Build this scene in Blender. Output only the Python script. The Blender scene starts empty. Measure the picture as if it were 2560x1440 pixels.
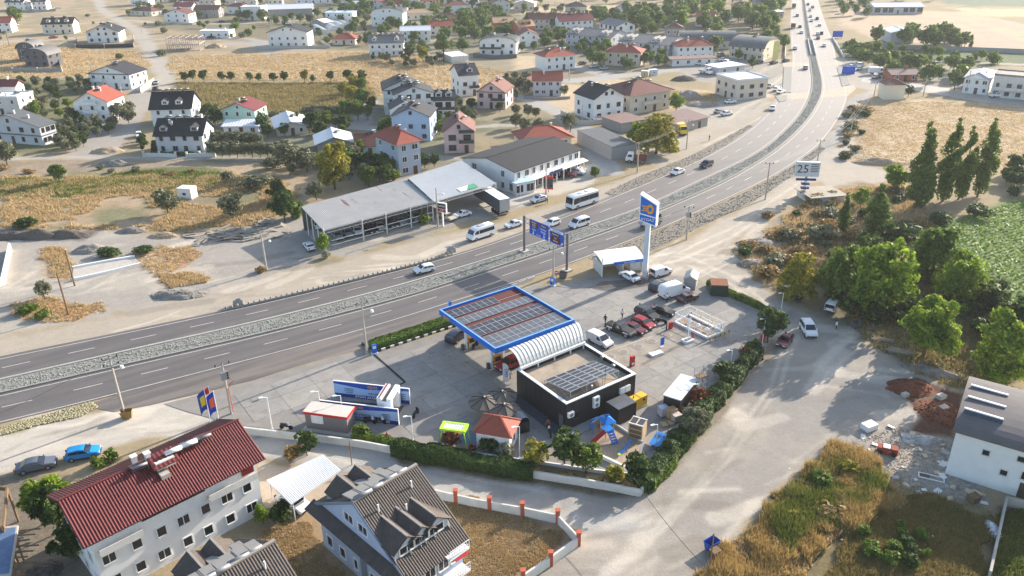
import bpy,bmesh,math,random
import numpy as np
from mathutils import Vector,Matrix,Euler
R=math.radians
random.seed(7)
C=bpy.context.scene.collection
SC=bpy.context.scene
# --- camera, sky, sun, exposure
CAM_H,CAM_F,CAM_PITCH,CAM_ROLL=62.0,2000.0,R(25.5),R(-0.8)
cam_d=bpy.data.cameras.new('camera');cam=bpy.data.objects.new('camera',cam_d);C.objects.link(cam)
cam_d.sensor_width=36.0;cam_d.lens=36.0*CAM_F/2560.0;cam_d.clip_start=1.0;cam_d.clip_end=6000
_F=Vector((0,math.cos(CAM_PITCH),-math.sin(CAM_PITCH)));_r=Vector((1,0,0));_u=Vector((0,math.sin(CAM_PITCH),math.cos(CAM_PITCH)))
_R=math.cos(CAM_ROLL)*_r+math.sin(CAM_ROLL)*_u;_U=-math.sin(CAM_ROLL)*_r+math.cos(CAM_ROLL)*_u
cam.matrix_world=Matrix(((_R.x,_U.x,-_F.x,0),(_R.y,_U.y,-_F.y,0),(_R.z,_U.z,-_F.z,CAM_H),(0,0,0,1)))
SC.camera=cam
SUN_EL,SUN_DIR=21.0,Vector((0.77,0.64,0)).normalized()
w=bpy.data.worlds.new('World');SC.world=w;w.use_nodes=True
nt=w.node_tree;nt.nodes.clear()
sky=nt.nodes.new('ShaderNodeTexSky');sky.sky_type='NISHITA';sky.sun_disc=False
sky.sun_elevation=R(SUN_EL);sky.sun_rotation=math.atan2(SUN_DIR.x,SUN_DIR.y)
sky.air_density=1.0;sky.dust_density=1.6;sky.ozone_density=1.0
bg=nt.nodes.new('ShaderNodeBackground');bg.inputs[1].default_value=0.15
wo=nt.nodes.new('ShaderNodeOutputWorld');nt.links.new(sky.outputs[0],bg.inputs[0]);nt.links.new(bg.outputs[0],wo.inputs[0])
sl=bpy.data.lights.new('sun','SUN');sl.energy=5.0;sl.angle=R(0.5);sl.color=(1.0,0.90,0.78)
so=bpy.data.objects.new('sun',sl);C.objects.link(so)
_sd=Vector((SUN_DIR.x*math.cos(R(SUN_EL)),SUN_DIR.y*math.cos(R(SUN_EL)),math.sin(R(SUN_EL))))
so.rotation_euler=_sd.to_track_quat('Z','Y').to_euler();so.location=(200,200,150)
vs=SC.view_settings;SC.display_settings.display_device='sRGB'
vs.view_transform='Standard';vs.look='None';vs.gamma=1.0;vs.use_curve_mapping=False;vs.exposure=1.04
SC.render.engine='CYCLES'
cy=SC.cycles;cy.use_denoising=True;cy.max_bounces=5;cy.diffuse_bounces=2;cy.glossy_bounces=2;cy.transmission_bounces=2
cy.volume_bounces=0;cy.transparent_max_bounces=4;cy.use_adaptive_sampling=True;cy.adaptive_threshold=0.02
cy.caustics_reflective=False;cy.caustics_refractive=False
# --- helpers
def G(px,py,z=0.0):
 """the point of the place at height z that the photograph shows at pixel (px, py) of 2560 x 1440"""
 d=_F+_R*((px-1280)/CAM_F)-_U*((py-720)/CAM_F)
 t=(CAM_H-z)/-d.z
 return Vector((d.x*t,d.y*t,z))
def G2(p,z=0.0):return G(p[0],p[1],z)
def lin(c):
 def f(v):
  v/=255.0
  return v/12.92 if v<=0.04045 else((v+0.055)/1.055)**2.4
 return tuple(f(v)for v in c)
class MB:
 """collects polygons into one mesh"""
 def __init__(s):s.v=[];s.f=[];s.m=[];s.cm=0
 def mat(s,i):s.cm=i;return s
 def poly(s,pts):
  n=len(s.v);s.v+=[tuple(p)for p in pts];s.f.append(tuple(range(n,n+len(pts))));s.m.append(s.cm);return s
 def quad(s,a,b,c,d):return s.poly((a,b,c,d))
 def box(s,x0,x1,y0,y1,z0,z1,T=None):
  P=[(x0,y0,z0),(x1,y0,z0),(x1,y1,z0),(x0,y1,z0),(x0,y0,z1),(x1,y0,z1),(x1,y1,z1),(x0,y1,z1)]
  if T is not None:P=[T@Vector(p)for p in P]
  n=len(s.v);s.v+=[tuple(p)for p in P]
  for f in((3,2,1,0),(4,5,6,7),(0,1,5,4),(1,2,6,5),(2,3,7,6),(3,0,4,7)):
   s.f.append(tuple(n+i for i in f));s.m.append(s.cm)
  return s
 def hexa(s,P):
  """8 corners: bottom ring 0-3 counter-clockwise, top ring 4-7"""
  n=len(s.v);s.v+=[tuple(p)for p in P]
  for f in((3,2,1,0),(4,5,6,7),(0,1,5,4),(1,2,6,5),(2,3,7,6),(3,0,4,7)):
   s.f.append(tuple(n+i for i in f));s.m.append(s.cm)
  return s
 def prism(s,pts,z0,z1):
  n=len(pts);a=len(s.v)
  s.v+=[(p[0],p[1],z0)for p in pts]+[(p[0],p[1],z1)for p in pts]
  s.f.append(tuple(a+i for i in reversed(range(n))));s.f.append(tuple(a+n+i for i in range(n)));s.m+=[s.cm]*2
  for i in range(n):
   j=(i+1)%n;s.f.append((a+i,a+j,a+n+j,a+n+i));s.m.append(s.cm)
  return s
 def tube(s,pts,r,n=6,r1=None,cap=True):
  pts=[Vector(p)for p in pts];k=len(pts);a=len(s.v)
  for i,p in enumerate(pts):
   t=(pts[min(i+1,k-1)]-pts[max(i-1,0)]).normalized()
   u=t.orthogonal().normalized()if abs(t.z)<.99 else Vector((1,0,0))
   if abs(t.z)<.9:u=Vector((0,0,1)).cross(t).normalized()
   v=t.cross(u);rr=r if r1 is None else r+(r1-r)*i/max(1,k-1)
   s.v+=[tuple(p+u*(rr*math.cos(2*math.pi*q/n))+v*(rr*math.sin(2*math.pi*q/n)))for q in range(n)]
  for i in range(k-1):
   for q in range(n):
    s.f.append((a+i*n+q,a+i*n+(q+1)%n,a+(i+1)*n+(q+1)%n,a+(i+1)*n+q));s.m.append(s.cm)
  if cap:
   s.f.append(tuple(a+q for q in reversed(range(n))));s.f.append(tuple(a+(k-1)*n+q for q in range(n)));s.m+=[s.cm]*2
  return s
 def bar(s,a,b,w,h=None):
  """square bar from a to b"""
  h=h or w;a=Vector(a);b=Vector(b);t=(b-a).normalized()
  u=Vector((0,0,1)).cross(t)
  u=u.normalized()if u.length>.01 else Vector((1,0,0))
  v=t.cross(u)
  P=[a-u*w/2-v*h/2,a+u*w/2-v*h/2,a+u*w/2+v*h/2,a-u*w/2+v*h/2]
  return s.hexa(P+[p+(b-a)for p in P])
 def lathe(s,prof,n=10,c=(0,0)):
  a=len(s.v);k=len(prof)
  for r_,z in prof:s.v+=[(c[0]+r_*math.cos(2*math.pi*q/n),c[1]+r_*math.sin(2*math.pi*q/n),z)for q in range(n)]
  for i in range(k-1):
   for q in range(n):
    s.f.append((a+i*n+q,a+i*n+(q+1)%n,a+(i+1)*n+(q+1)%n,a+(i+1)*n+q));s.m.append(s.cm)
  s.f.append(tuple(a+q for q in reversed(range(n))));s.f.append(tuple(a+(k-1)*n+q for q in range(n)));s.m+=[s.cm]*2
  return s
 def wheelx(s,x,y0,y1,z,r,n=12):
  """disc with its axis along y"""
  a=len(s.v)
  for y in(y0,y1):s.v+=[(x+r*math.cos(2*math.pi*q/n),y,z+r*math.sin(2*math.pi*q/n))for q in range(n)]
  for q in range(n):s.f.append((a+(q+1)%n,a+q,a+n+q,a+n+(q+1)%n));s.m.append(s.cm)
  s.f.append(tuple(a+q for q in range(n)));s.f.append(tuple(a+n+q for q in reversed(range(n))));s.m+=[s.cm]*2
  return s
 def mesh(s,name,mats,smooth=False):
  me=bpy.data.meshes.new(name);me.from_pydata(s.v,[],s.f)
  if not isinstance(mats,(list,tuple)):mats=[mats]
  for m in mats:me.materials.append(m)
  if len(mats)>1:me.polygons.foreach_set('material_index',np.minimum(np.array(s.m,dtype=np.int32),len(mats)-1))
  if smooth:me.polygons.foreach_set('use_smooth',np.ones(len(me.polygons),dtype=bool))
  me.update();return me
 def build(s,name,mats,parent=None,loc=None,rz=0.0,smooth=False):
  return link(name,s.mesh(name,mats,smooth),parent,loc,rz)
def link(name,me,parent=None,loc=None,rz=0.0,scale=None):
 o=bpy.data.objects.new(name,me);C.objects.link(o)
 if parent is not None:o.parent=parent
 if loc is not None:o.location=loc
 if rz:o.rotation_euler=(0,0,rz)
 if scale is not None:o.scale=scale if isinstance(scale,(tuple,list))else(scale,)*3
 return o
def tag(o,label=None,cat=None,group=None,kind=None):
 if label:o['label']=label
 if cat:o['category']=cat
 if group:o['group']=group
 if kind:o['kind']=kind
 return o
def thing(name,label,cat,loc=(0,0,0),rz=0.0,group=None):
 o=bpy.data.objects.new(name,None);C.objects.link(o);o.empty_display_size=.3
 o.location=loc;o.rotation_euler=(0,0,rz)
 return tag(o,label,cat,group)
def copy_tree(o,parent=None):
 c=o.copy();C.objects.link(c);c.parent=parent
 for ch in o.children:copy_tree(ch,c)
 return c
ORD=['leftmost','second','third','fourth','fifth','sixth','seventh','eighth','ninth','tenth','eleventh','twelfth','thirteenth','fourteenth','fifteenth','sixteenth','seventeenth','eighteenth','nineteenth','twentieth']
def nth(i,n):
 if i==0:return 'leftmost'
 if i==n-1:return 'rightmost'
 return ORD[i]+' from left' if i<20 else 'inner'
 # --- materials
MATS={}
def M(name,col,rough=.8,metal=0.0,var=.15,scale=1.2,bump=0.0,spec=.3,fine=.5,stretch=None,trans=0.0):
 """plain paint / stone / earth with procedural mottling in world space; col is sRGB 0-255"""
 if name in MATS:return MATS[name]
 m=bpy.data.materials.new(name);m.use_nodes=True;t=m.node_tree;b=t.nodes['Principled BSDF']
 b.inputs['Roughness'].default_value=rough;b.inputs['Metallic'].default_value=metal;b.inputs['Specular IOR Level'].default_value=spec
 c=lin(col)
 if var>0:
  geo=t.nodes.new('ShaderNodeNewGeometry');src=geo.outputs['Position']
  if stretch:
   mp=t.nodes.new('ShaderNodeMapping');mp.inputs['Scale'].default_value=stretch;t.links.new(src,mp.inputs['Vector']);src=mp.outputs[0]
  n1=t.nodes.new('ShaderNodeTexNoise');n1.inputs['Scale'].default_value=scale;n1.inputs['Detail'].default_value=5;n1.inputs['Roughness'].default_value=.65
  t.links.new(src,n1.inputs['Vector'])
  mr=t.nodes.new('ShaderNodeMapRange');mr.inputs['From Min'].default_value=.25;mr.inputs['From Max'].default_value=.75
  mr.inputs['To Min'].default_value=1-var;mr.inputs['To Max'].default_value=1+var*.8
  t.links.new(n1.outputs['Fac'],mr.inputs['Value'])
  mx=t.nodes.new('ShaderNodeVectorMath');mx.operation='SCALE';mx.inputs[0].default_value=c
  t.links.new(mr.outputs[0],mx.inputs['Scale']);t.links.new(mx.outputs[0],b.inputs['Base Color'])
  if bump>0:
   n2=t.nodes.new('ShaderNodeTexNoise');n2.inputs['Scale'].default_value=scale*5;n2.inputs['Detail'].default_value=4;t.links.new(src,n2.inputs['Vector'])
   bp=t.nodes.new('ShaderNodeBump');bp.inputs['Strength'].default_value=bump;bp.inputs['Distance'].default_value=.12
   t.links.new(n2.outputs['Fac'],bp.inputs['Height']);t.links.new(bp.outputs[0],b.inputs['Normal'])
 else:
  b.inputs['Base Color'].default_value=(*c,1)
 MATS[name]=m
 return m
def leafmat(name,col,col2,rough=.6,trans=.25):
 """foliage: colour varies from clump to clump, a little light comes through"""
 if name in MATS:return MATS[name]
 m=bpy.data.materials.new(name);m.use_nodes=True;t=m.node_tree;b=t.nodes['Principled BSDF'];out=t.nodes['Material Output']
 geo=t.nodes.new('ShaderNodeNewGeometry');n1=t.nodes.new('ShaderNodeTexNoise');n1.inputs['Scale'].default_value=.9;n1.inputs['Detail'].default_value=4
 n1.inputs['Roughness'].default_value=.8
 t.links.new(geo.outputs['Position'],n1.inputs['Vector'])
 ad=t.nodes.new('ShaderNodeMath');ad.operation='ADD';sc_=t.nodes.new('ShaderNodeMath');sc_.operation='MULTIPLY_ADD';sc_.inputs[1].default_value=.5;sc_.inputs[2].default_value=-.25
 t.links.new(geo.outputs['Random Per Island'],sc_.inputs[0]);t.links.new(n1.outputs['Fac'],ad.inputs[0]);t.links.new(sc_.outputs[0],ad.inputs[1])
 mr=t.nodes.new('ShaderNodeMapRange');mr.inputs['From Min'].default_value=.25;mr.inputs['From Max'].default_value=.75;t.links.new(ad.outputs[0],mr.inputs['Value'])
 mx=t.nodes.new('ShaderNodeMix');mx.data_type='RGBA';mx.inputs['A'].default_value=(*lin(col),1);mx.inputs['B'].default_value=(*lin(col2),1)
 t.links.new(mr.outputs[0],mx.inputs['Factor']);t.links.new(mx.outputs['Result'],b.inputs['Base Color'])
 b.inputs['Roughness'].default_value=rough;b.inputs['Specular IOR Level'].default_value=.2
 tr=t.nodes.new('ShaderNodeBsdfTranslucent');t.links.new(mx.outputs['Result'],tr.inputs['Color'])
 ms=t.nodes.new('ShaderNodeMixShader');ms.inputs[0].default_value=trans
 t.links.new(b.outputs[0],ms.inputs[1]);t.links.new(tr.outputs[0],ms.inputs[2]);t.links.new(ms.outputs[0],out.inputs['Surface'])
 MATS[name]=m
 return m
GLASS=M('dark_glass',(34,40,48),.12,0,.2,.3,spec=.6)
WHITE=M('white_paint',(232,232,230),.55,0,.05,.6)
CONC=M('concrete',(178,172,162),.85,0,.14,.8,.15)
STEEL=M('galvanised_steel',(150,154,158),.45,.6,.1,1)
BLACK=M('black_metal',(30,31,33),.5,0,.1,1)
RUBBER=M('rubber',(26,26,27),.8,0,.1,2)
WOOD=M('weathered_wood',(120,98,74),.85,0,.25,3,.2)
_txt={}
def text_mesh(s,size,mat,extrude=.01,align='CENTER'):
 k=(s,size,mat.name,align)
 if k not in _txt:
  cu=bpy.data.curves.new('lettering','FONT');cu.body=s;cu.size=size;cu.extrude=extrude;cu.align_x=align;cu.align_y='CENTER';cu.resolution_u=2
  o=bpy.data.objects.new('lettering',cu);me=bpy.data.meshes.new_from_object(o)
  bpy.data.objects.remove(o);me.materials.clear();me.materials.append(mat);_txt[k]=me
 return _txt[k]
def text(s,size,mat,parent,loc,rz=0.0,name='lettering',sx=1.0,tilt=math.pi/2,align='CENTER'):
 """upright lettering read from the -y side of its parent (rz turns it)"""
 o=link(name,text_mesh(s,size,mat,align=align),parent,loc)
 o.rotation_euler=(tilt,0,rz);o.scale=(sx,1,1)
 return o
def _hash(i,j,seed):
 n=(i.astype(np.int64)*374761393+j.astype(np.int64)*668265263+seed*144665)&0x7fffffff
 n=((n^(n>>13))*1274126177)&0x7fffffff
 return((n^(n>>16))&0xffff)/65535.0
def vnoise(x,y,s,seed=1):
 x=x/s;y=y/s;i=np.floor(x);j=np.floor(y);u=x-i;v=y-j
 u=u*u*(3-2*u);v=v*v*(3-2*v)
 return(_hash(i,j,seed)*(1-u)+_hash(i+1,j,seed)*u)*(1-v)+(_hash(i,j+1,seed)*(1-u)+_hash(i+1,j+1,seed)*u)*v
def fbm(x,y,s,seed=1,o=4):
 t=0;a=.5;tot=0
 for k in range(o):t=t+a*vnoise(x,y,s/2**k,seed+k*17);tot+=a;a*=.55
 return t/tot
 # --- ground sheet
def poly_sd(X,Y,P):
 """signed distance, negative inside"""
 n=len(P);d2=np.full(X.shape,1e18);ins=np.zeros(X.shape,bool)
 for i in range(n):
  ax,ay=P[i];bx,by=P[(i+1)%n];ex,ey=bx-ax,by-ay
  t=np.clip(((X-ax)*ex+(Y-ay)*ey)/(ex*ex+ey*ey+1e-9),0,1)
  d2=np.minimum(d2,(X-ax-t*ex)**2+(Y-ay-t*ey)**2)
  c=((ay>Y)!=(by>Y))&(X<ex*(Y-ay)/(ey if abs(ey)>1e-9 else 1e-9)+ax)
  ins^=c
 return np.sqrt(d2)*np.where(ins,-1,1)
def line_d(X,Y,P):
 d2=np.full(X.shape,1e18)
 for i in range(len(P)-1):
  ax,ay=P[i];bx,by=P[i+1];ex,ey=bx-ax,by-ay
  t=np.clip(((X-ax)*ex+(Y-ay)*ey)/(ex*ex+ey*ey+1e-9),0,1)
  d2=np.minimum(d2,(X-ax-t*ex)**2+(Y-ay-t*ey)**2)
 return np.sqrt(d2)
def W2(pts):return[tuple(G(*p).xy)for p in pts]
def block(x0,x1,y0,y1,st):
 xs=np.arange(x0,x1+st*.5,st);ys=np.arange(y0,y1+st*.5,st)
 X,Y=np.meshgrid(xs,ys);nx,ny=len(xs),len(ys)
 i=np.arange((nx-1)*(ny-1));r,c=i//(nx-1),i%(nx-1);a=r*nx+c
 return X.ravel(),Y.ravel(),np.stack([a,a+1,a+nx+1,a+nx],1)
BX,BY,BF,off=[],[],[],0
for args in((-112,112,56,152,.4),(-236,236,152,320,.8),(-480,480,320,760,2.0),(-1500,1500,760,4000,90),(-480,-112,20,152,8),(112,480,20,152,8),(-112,112,24,56,4),(-476,-236,152,320,8),(236,476,152,320,8),(-1500,-480,20,760,40),(480,1500,20,760,40)):
 x,y,f=block(*args);BX.append(x);BY.append(y);BF.append(f+off);off+=len(x)
GX=np.concatenate(BX);GY=np.concatenate(BY);GF=np.concatenate(BF)
DIRT,DIRT2,GREY,DRY,DRY2,STRAW,BROWN=(170,159,142),(158,149,137),(154,150,144),(172,144,104),(146,132,94),(188,162,120),(148,128,106)
GREEN,GREEN2,OLIVE,TAN,SOIL,CLANE,CROP=(92,108,46),(112,118,58),(120,112,76),(190,160,118),(104,66,46),(164,160,152),(106,128,50)
n_big=fbm(GX,GY,40,3);n_mid=fbm(GX,GY,9,11);n_sm=fbm(GX,GY,2.2,23,3)
def L3(c):return np.array(lin(c))
col=L3(DRY)[None]*(1-n_big[:,None]*.55)+L3(GREEN2)[None]*n_big[:,None]*.55
amp=np.full(GX.shape,.05)
def paint(c,wgt,a=None):
 global col,amp
 col=col*(1-wgt[:,None])+L3(c)[None]*wgt[:,None]
 if a is not None:amp=amp*(1-wgt)+a*wgt
def sel(P,m):
 P=np.array(P);return(GX>P[:,0].min()-m)&(GX<P[:,0].max()+m)&(GY>P[:,1].min()-m)&(GY<P[:,1].max()+m)
def zone(pts,c,soft=2.0,a=None,op=1.0,c2=None):
 """an area of ground given by its outline in the photograph; soft, ragged edge in metres"""
 P=W2(pts);k=np.where(sel(P,soft*2+1))[0]
 if not len(k):return
 sd=poly_sd(GX[k],GY[k],P)+(n_mid[k]-.5)*soft*2.4+(n_sm[k]-.5)*soft
 wg=np.zeros(GX.shape);wg[k]=np.clip(.5-sd/max(soft,.05),0,1)*op
 paint(c,wg,a)
 if c2:paint(c2,wg*np.clip((n_mid-.42)*5,0,1),None)
def track(pts,wid,c,soft=1.0,a=.02,op=1.0):
 P=W2(pts);k=np.where(sel(P,wid+soft*2))[0]
 if not len(k):return
 d=line_d(GX[k],GY[k],P)-wid/2+(n_mid[k]-.5)*soft*2+(n_sm[k]-.5)*soft
 wg=np.zeros(GX.shape);wg[k]=np.clip(.5-d/soft,0,1)*op
 paint(c,wg,a)
zone([(-700,-150),(2000,-150),(1980,60),(1500,110),(700,130),(-300,140)],DRY,10,.05,1,DRY2)
zone([(380,0),(1300,0),(1300,130),(900,130),(760,120),(400,70)],OLIVE,8,.05,.85)
zone([(1300,10),(1960,20),(1960,140),(1500,165),(1300,120)],OLIVE,8,.05,.8)
zone([(1260,20),(1560,10),(1600,30),(1440,60),(1330,50)],STRAW,6,.05,.9)
zone([(0,110),(350,130),(380,160),(210,190),(0,195)],STRAW,4,.1,1,DRY)
zone([(430,140),(1000,125),(1180,175),(1330,190),(1000,215),(440,180)],STRAW,4,.1,1,DRY)
zone([(850,152),(950,150),(960,165),(840,165)],OLIVE,4,None,.6)
zone([(440,205),(900,205),(940,250),(780,285),(640,280),(500,275)],(150,132,66),3,.12,1,GREEN2)
zone([(500,255),(760,262),(860,265),(760,285),(560,280)],GREEN,3,.1,.8)
zone([(1000,185),(1330,195),(1300,230),(960,240)],STRAW,3,.1)
zone([(0,195),(215,200),(330,280),(300,330),(130,380),(0,385)],(110,110,62),4,.1,.9)
zone([(380,335),(560,320),(760,330),(900,400),(640,400),(500,390)],(118,112,74),3,.08,.9)
zone([(380,250),(900,240),(1300,250),(1440,330),(1240,400),(900,450),(400,395)],(128,124,98),4,.06,.8,(110,112,76))
zone([(900,50),(1560,60),(1900,100),(1700,170),(1340,200),(1000,150)],(134,128,104),6,.06,.6)
zone([(1180,265),(1360,255),(1420,280),(1280,310),(1190,300)],DRY2,2,.06,.9)
zone([(1180,330),(1290,325),(1300,380),(1200,395)],DRY2,2,.06,.9)
zone([(1290,140),(1350,140),(1360,190),(1290,190)],STRAW,3,.06)
zone([(1420,200),(1530,175),(1510,195),(1640,210),(1780,230),(1790,260),(1680,260),(1540,215)],STRAW,2,.08,1,BROWN)
zone([(1340,250),(1400,210),(1470,215),(1440,275),(1400,282)],STRAW,2,.06)
zone([(1340,180),(1480,175),(1500,188),(1440,195),(1350,200)],BROWN,2,.06,.8)
for pts,wd,c in(([(236,-20),(255,25),(300,52),(345,78)],7,DIRT),([(345,72),(372,118),(392,150),(418,195),(385,228),(345,265)],8.5,DIRT),([(360,215),(340,270),(305,320),(250,365)],9,DIRT2),([(300,300),(270,345),(230,385)],13,DIRT2),([(-60,402),(110,394),(330,398),(520,394),(760,402)],4.2,DIRT),([(-100,107),(90,101),(190,96)],5,DIRT),([(180,60),(330,50),(420,60),(640,58),(760,50)],5,DIRT),([(340,100),(470,96),(620,96),(700,112),(780,124)],6,DIRT2),([(500,112),(640,108),(680,130)],9,GREY),([(330,145),(420,147),(640,145),(760,152)],2.5,DIRT2),([(760,125),(660,120),(690,150)],4,DIRT2),([(480,330),(500,300),(560,285),(700,285)],4,GREY),([(750,308),(850,316),(960,322),(1000,345)],5,CLANE),([(925,255),(905,290),(900,318)],6,GREY),([(1080,150),(1110,168),(1130,182)],8,DIRT),([(1130,150),(1200,135),(1330,125)],5,DIRT2),([(1190,318),(1240,312),(1300,312)],3.5,DIRT),([(1285,238),(1345,258),(1410,288),(1450,318),(1480,360),(1520,430)],6.5,CLANE),([(1420,203),(1470,199),(1590,186),(1760,165),(1900,140)],7,CLANE),([(1430,160),(1480,178),(1540,190)],6,CLANE),([(1440,200),(1480,210),(1530,224)],6,CLANE),([(1820,150),(1900,155),(1960,160)],12,GREY),([(1240,400),(1290,398),(1440,320)],3,DIRT2),([(1340,388),(1300,398),(1130,396),(1060,390)],4,DIRT2)):
 track(pts,wd,c,1.4)
zone([(1690,165),(1960,150),(1975,230),(1880,240),(1800,215),(1720,190)],DIRT2,3,.05,.95)
zone([(1640,300),(1780,255),(1880,235),(1960,180),(1975,215),(1935,250),(1900,300),(1800,350),(1680,420),(1600,400)],DIRT,3,.04)
zone([(1680,232),(1780,240),(1800,275),(1700,275)],GREY,2,.2,.9)
zone([(-300,395),(700,405),(820,440),(740,520),(560,560),(-300,600)],DRY,3,.1,1,(128,122,78))
zone([(-300,400),(480,400),(480,425),(180,430),(100,440),(-300,440)],BROWN,2,.1,.7)
zone([(-200,445),(90,450),(200,452),(330,425),(480,418),(560,430),(540,470),(350,462),(160,492),(-200,498)],GREEN,2.5,.15,.9,GREEN2)
zone([(430,470),(560,450),(640,480),(560,520),(400,490)],OLIVE,2.5,.1,.7)
zone([(-300,560),(200,578),(420,590),(560,588),(650,560),(760,540),(800,640),(700,690),(500,760),(-300,880)],DIRT,3,.05,1,DIRT2)
zone([(500,590),(740,555),(800,640),(620,690),(560,650)],DIRT2,3,.04,.8)
zone([(-60,572),(100,575),(240,580),(210,605),(60,598),(-60,600)],(118,108,98),1.5,.5)
for z_ in([(100,620),(165,615),(180,705),(115,690)],[(330,625),(480,612),(505,640),(425,690),(350,668)],[(390,688),(480,672),(520,700),(420,730)],[(30,760),(120,738),(275,772),(185,805),(60,800)]):
 zone(z_,DRY,1.5,.12,.95,(186,128,62))
zone([(25,765),(110,745),(150,785),(70,800)],GREEN2,1,.1,.8)
zone([(350,745),(450,712),(545,715),(480,742),(390,752)],GREY,1.2,.3,.9)
zone([(-300,930),(0,850),(600,710),(900,640),(1250,555),(1500,470),(1640,420),(1700,372),(1850,300),(1900,290),(1800,385),(1560,490),(1300,590),(700,760),(0,905),(-300,980)],(168,154,133),2,.03)
zone([(720,540),(1240,480),(1330,480),(1320,520),(1150,560),(860,640),(790,645)],GREY,2,.03,.85)
zone([(1240,480),(1480,410),(1520,430),(1450,470),(1290,520)],(190,182,168),1.5,.02,.8)
zone([(2140,245),(2600,260),(3200,300),(3200,440),(2560,425),(2470,445),(2230,425),(2130,395)],TAN,3,.06,1,STRAW)
zone([(2130,300),(2200,255),(2260,255),(2200,330),(2140,400)],DRY,2,.15,.8)
zone([(2090,20),(2420,30),(2560,60),(2900,70),(2900,150),(2560,128),(2380,115),(2200,100),(2100,60)],(182,152,124),6,.05,1,TAN)
zone([(2380,20),(3000,25),(3000,60),(2560,42),(2420,40)],(176,168,118),6,.05)
zone([(2260,-160),(3400,-160),(3400,22),(2420,15),(2330,0)],(104,124,92),8,.05)
zone([(2095,105),(2420,125),(2900,150),(2900,178),(2400,162),(2110,150)],(96,110,64),3,.1)
zone([(2150,165),(2400,170),(2900,185),(2900,245),(2400,238),(2180,205)],(150,142,124),3,.05)
track([(2105,146),(2300,152),(2600,163),(2900,172)],4.5,DIRT,1)
zone([(2060,140),(2180,160),(2220,200),(2180,225),(2100,215)],DIRT,2,.03)
zone([(2130,240),(2180,225),(2160,280),(2080,380),(1960,470),(1890,500),(1960,420),(2080,330)],(158,154,146),1.5,.06)
zone([(1560,660),(1720,600),(1900,495),(2100,365),(2150,250),(2175,270),(2140,360),(2180,430),(2050,450),(1930,550),(1840,600),(1840,660),(1940,745),(2050,790),(1960,840),(1760,700)],(174,161,142),2,.03)
zone([(2040,420),(2130,365),(2270,420),(2300,445),(2200,470),(2060,465)],(174,161,142),2,.03)
zone([(2100,385),(2300,415),(2320,430),(2230,432),(2130,405)],DRY,1.5,.3,.9)
zone([(1840,625),(1990,520),(2050,475),(2250,445),(2360,500),(2330,560),(2250,610),(2130,680),(1950,745),(1860,665)],(140,122,82),2.5,.25,1,DRY)
zone([(1850,610),(1960,540),(1990,580),(1950,660),(1880,660)],(150,138,120),1.5,.25,.8)
zone([(2330,560),(2560,495),(3000,440),(3000,900),(2560,800),(2480,730),(2330,650),(2240,620)],CROP,1.5,.05)
zone([(1950,740),(2100,690),(2300,640),(2500,740),(2700,900),(2560,960),(2400,985),(2300,930),(2150,860)],(120,110,76),2,.12)
zone([(1740,690),(1840,640),(1900,720),(2010,790),(2160,855),(2290,935),(2420,990),(2360,1060),(2180,1110),(2040,1150),(1930,1240),(1830,1350),(1760,1445),(1690,1560),(1200,1560),(1440,1350),(1400,1290),(1650,1190),(1800,1010),(1900,880),(1940,800),(1800,740)],(166,154,137),1.2,.03,1,(150,142,131))
track([(560,1085),(700,1110),(900,1150),(1150,1205),(1400,1265),(1560,1290)],6.0,CLANE,.8)
track([(-200,1150),(0,1140),(200,1090),(420,1040),(640,1085)],9,(182,172,156),1.5)
track([(1950,740),(2100,830),(2200,880),(2330,960)],3,DIRT2,1.5,.03,.5)
for dx in(0,22):
 track([(1500+dx,1440),(1660+dx,1300),(1800+dx,1150),(1930+dx,960),(1960+dx,850)],.7,(200,188,168),.5,None,.5)
 track([(1560,655+dx),(1700,628+dx),(1830,570+dx),(2000,455+dx)],.7,(208,194,170),.5,None,.6)
 track([(400+dx,830),(700+dx,755),(1000+dx,690)],.6,(176,160,136),.5,None,.5)
 track([(1720,640+dx),(1830,690+dx),(1960,790+dx)],.8,(206,192,170),.5,None,.5)
_tr=random.Random(9)
for bx0,bx1,by0,by1,tn in((1560,2000,800,1420,46),(1250,1800,1230,1440,26),(1600,1950,600,740,30),(0,760,590,860,60),(700,1300,560,720,30),(1700,1960,170,380,24),(2000,2300,820,1060,26),(0,620,1030,1150,26),(640,1500,1085,1260,24)):
 for _ in range(tn):
  x,y=_tr.uniform(bx0,bx1),_tr.uniform(by0,by1);dx,dy=_tr.uniform(60,220),_tr.uniform(-60,10)if bx0<1400 else _tr.uniform(-150,30)
  if bx0==640:dy=dx*.2
  track([(x,y),(x+dx*.5,y+dy*.5+_tr.uniform(-8,8)),(x+dx,y+dy)],_tr.choice((.3,.4,.6,1.2,2.6)),_tr.choice(((204,190,168),(128,118,104),(142,132,116),(210,196,174))),.6,None,_tr.uniform(.2,.55))
zone([(1850,1340),(1990,1190),(2090,1105),(2220,1140),(2380,1230),(2480,1280),(2440,1560),(1700,1560),(1760,1440)],(150,124,70),1.2,.2,1,(122,108,64))
zone([(2090,1105),(2240,1070),(2390,1100),(2480,1260),(2330,1240),(2200,1160)],(158,148,134),1.2,.12)
zone([(2235,955),(2290,943),(2420,985),(2410,1050),(2380,1090),(2270,1080),(2300,1040),(2255,985)],SOIL,.8,.2)
zone([(2280,975),(2350,975),(2360,1030),(2300,1030)],(120,100,78),.8,None,.8)
zone([(2490,1260),(2700,1260),(2700,1560),(2440,1560)],(100,88,66),.8,.1)
zone([(-200,1185),(160,1190),(260,1340),(300,1560),(-200,1560)],(128,114,94),1.5,.12)
zone([(640,1150),(860,1190),(780,1290),(650,1300)],(176,158,136),.8,.02)
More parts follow.
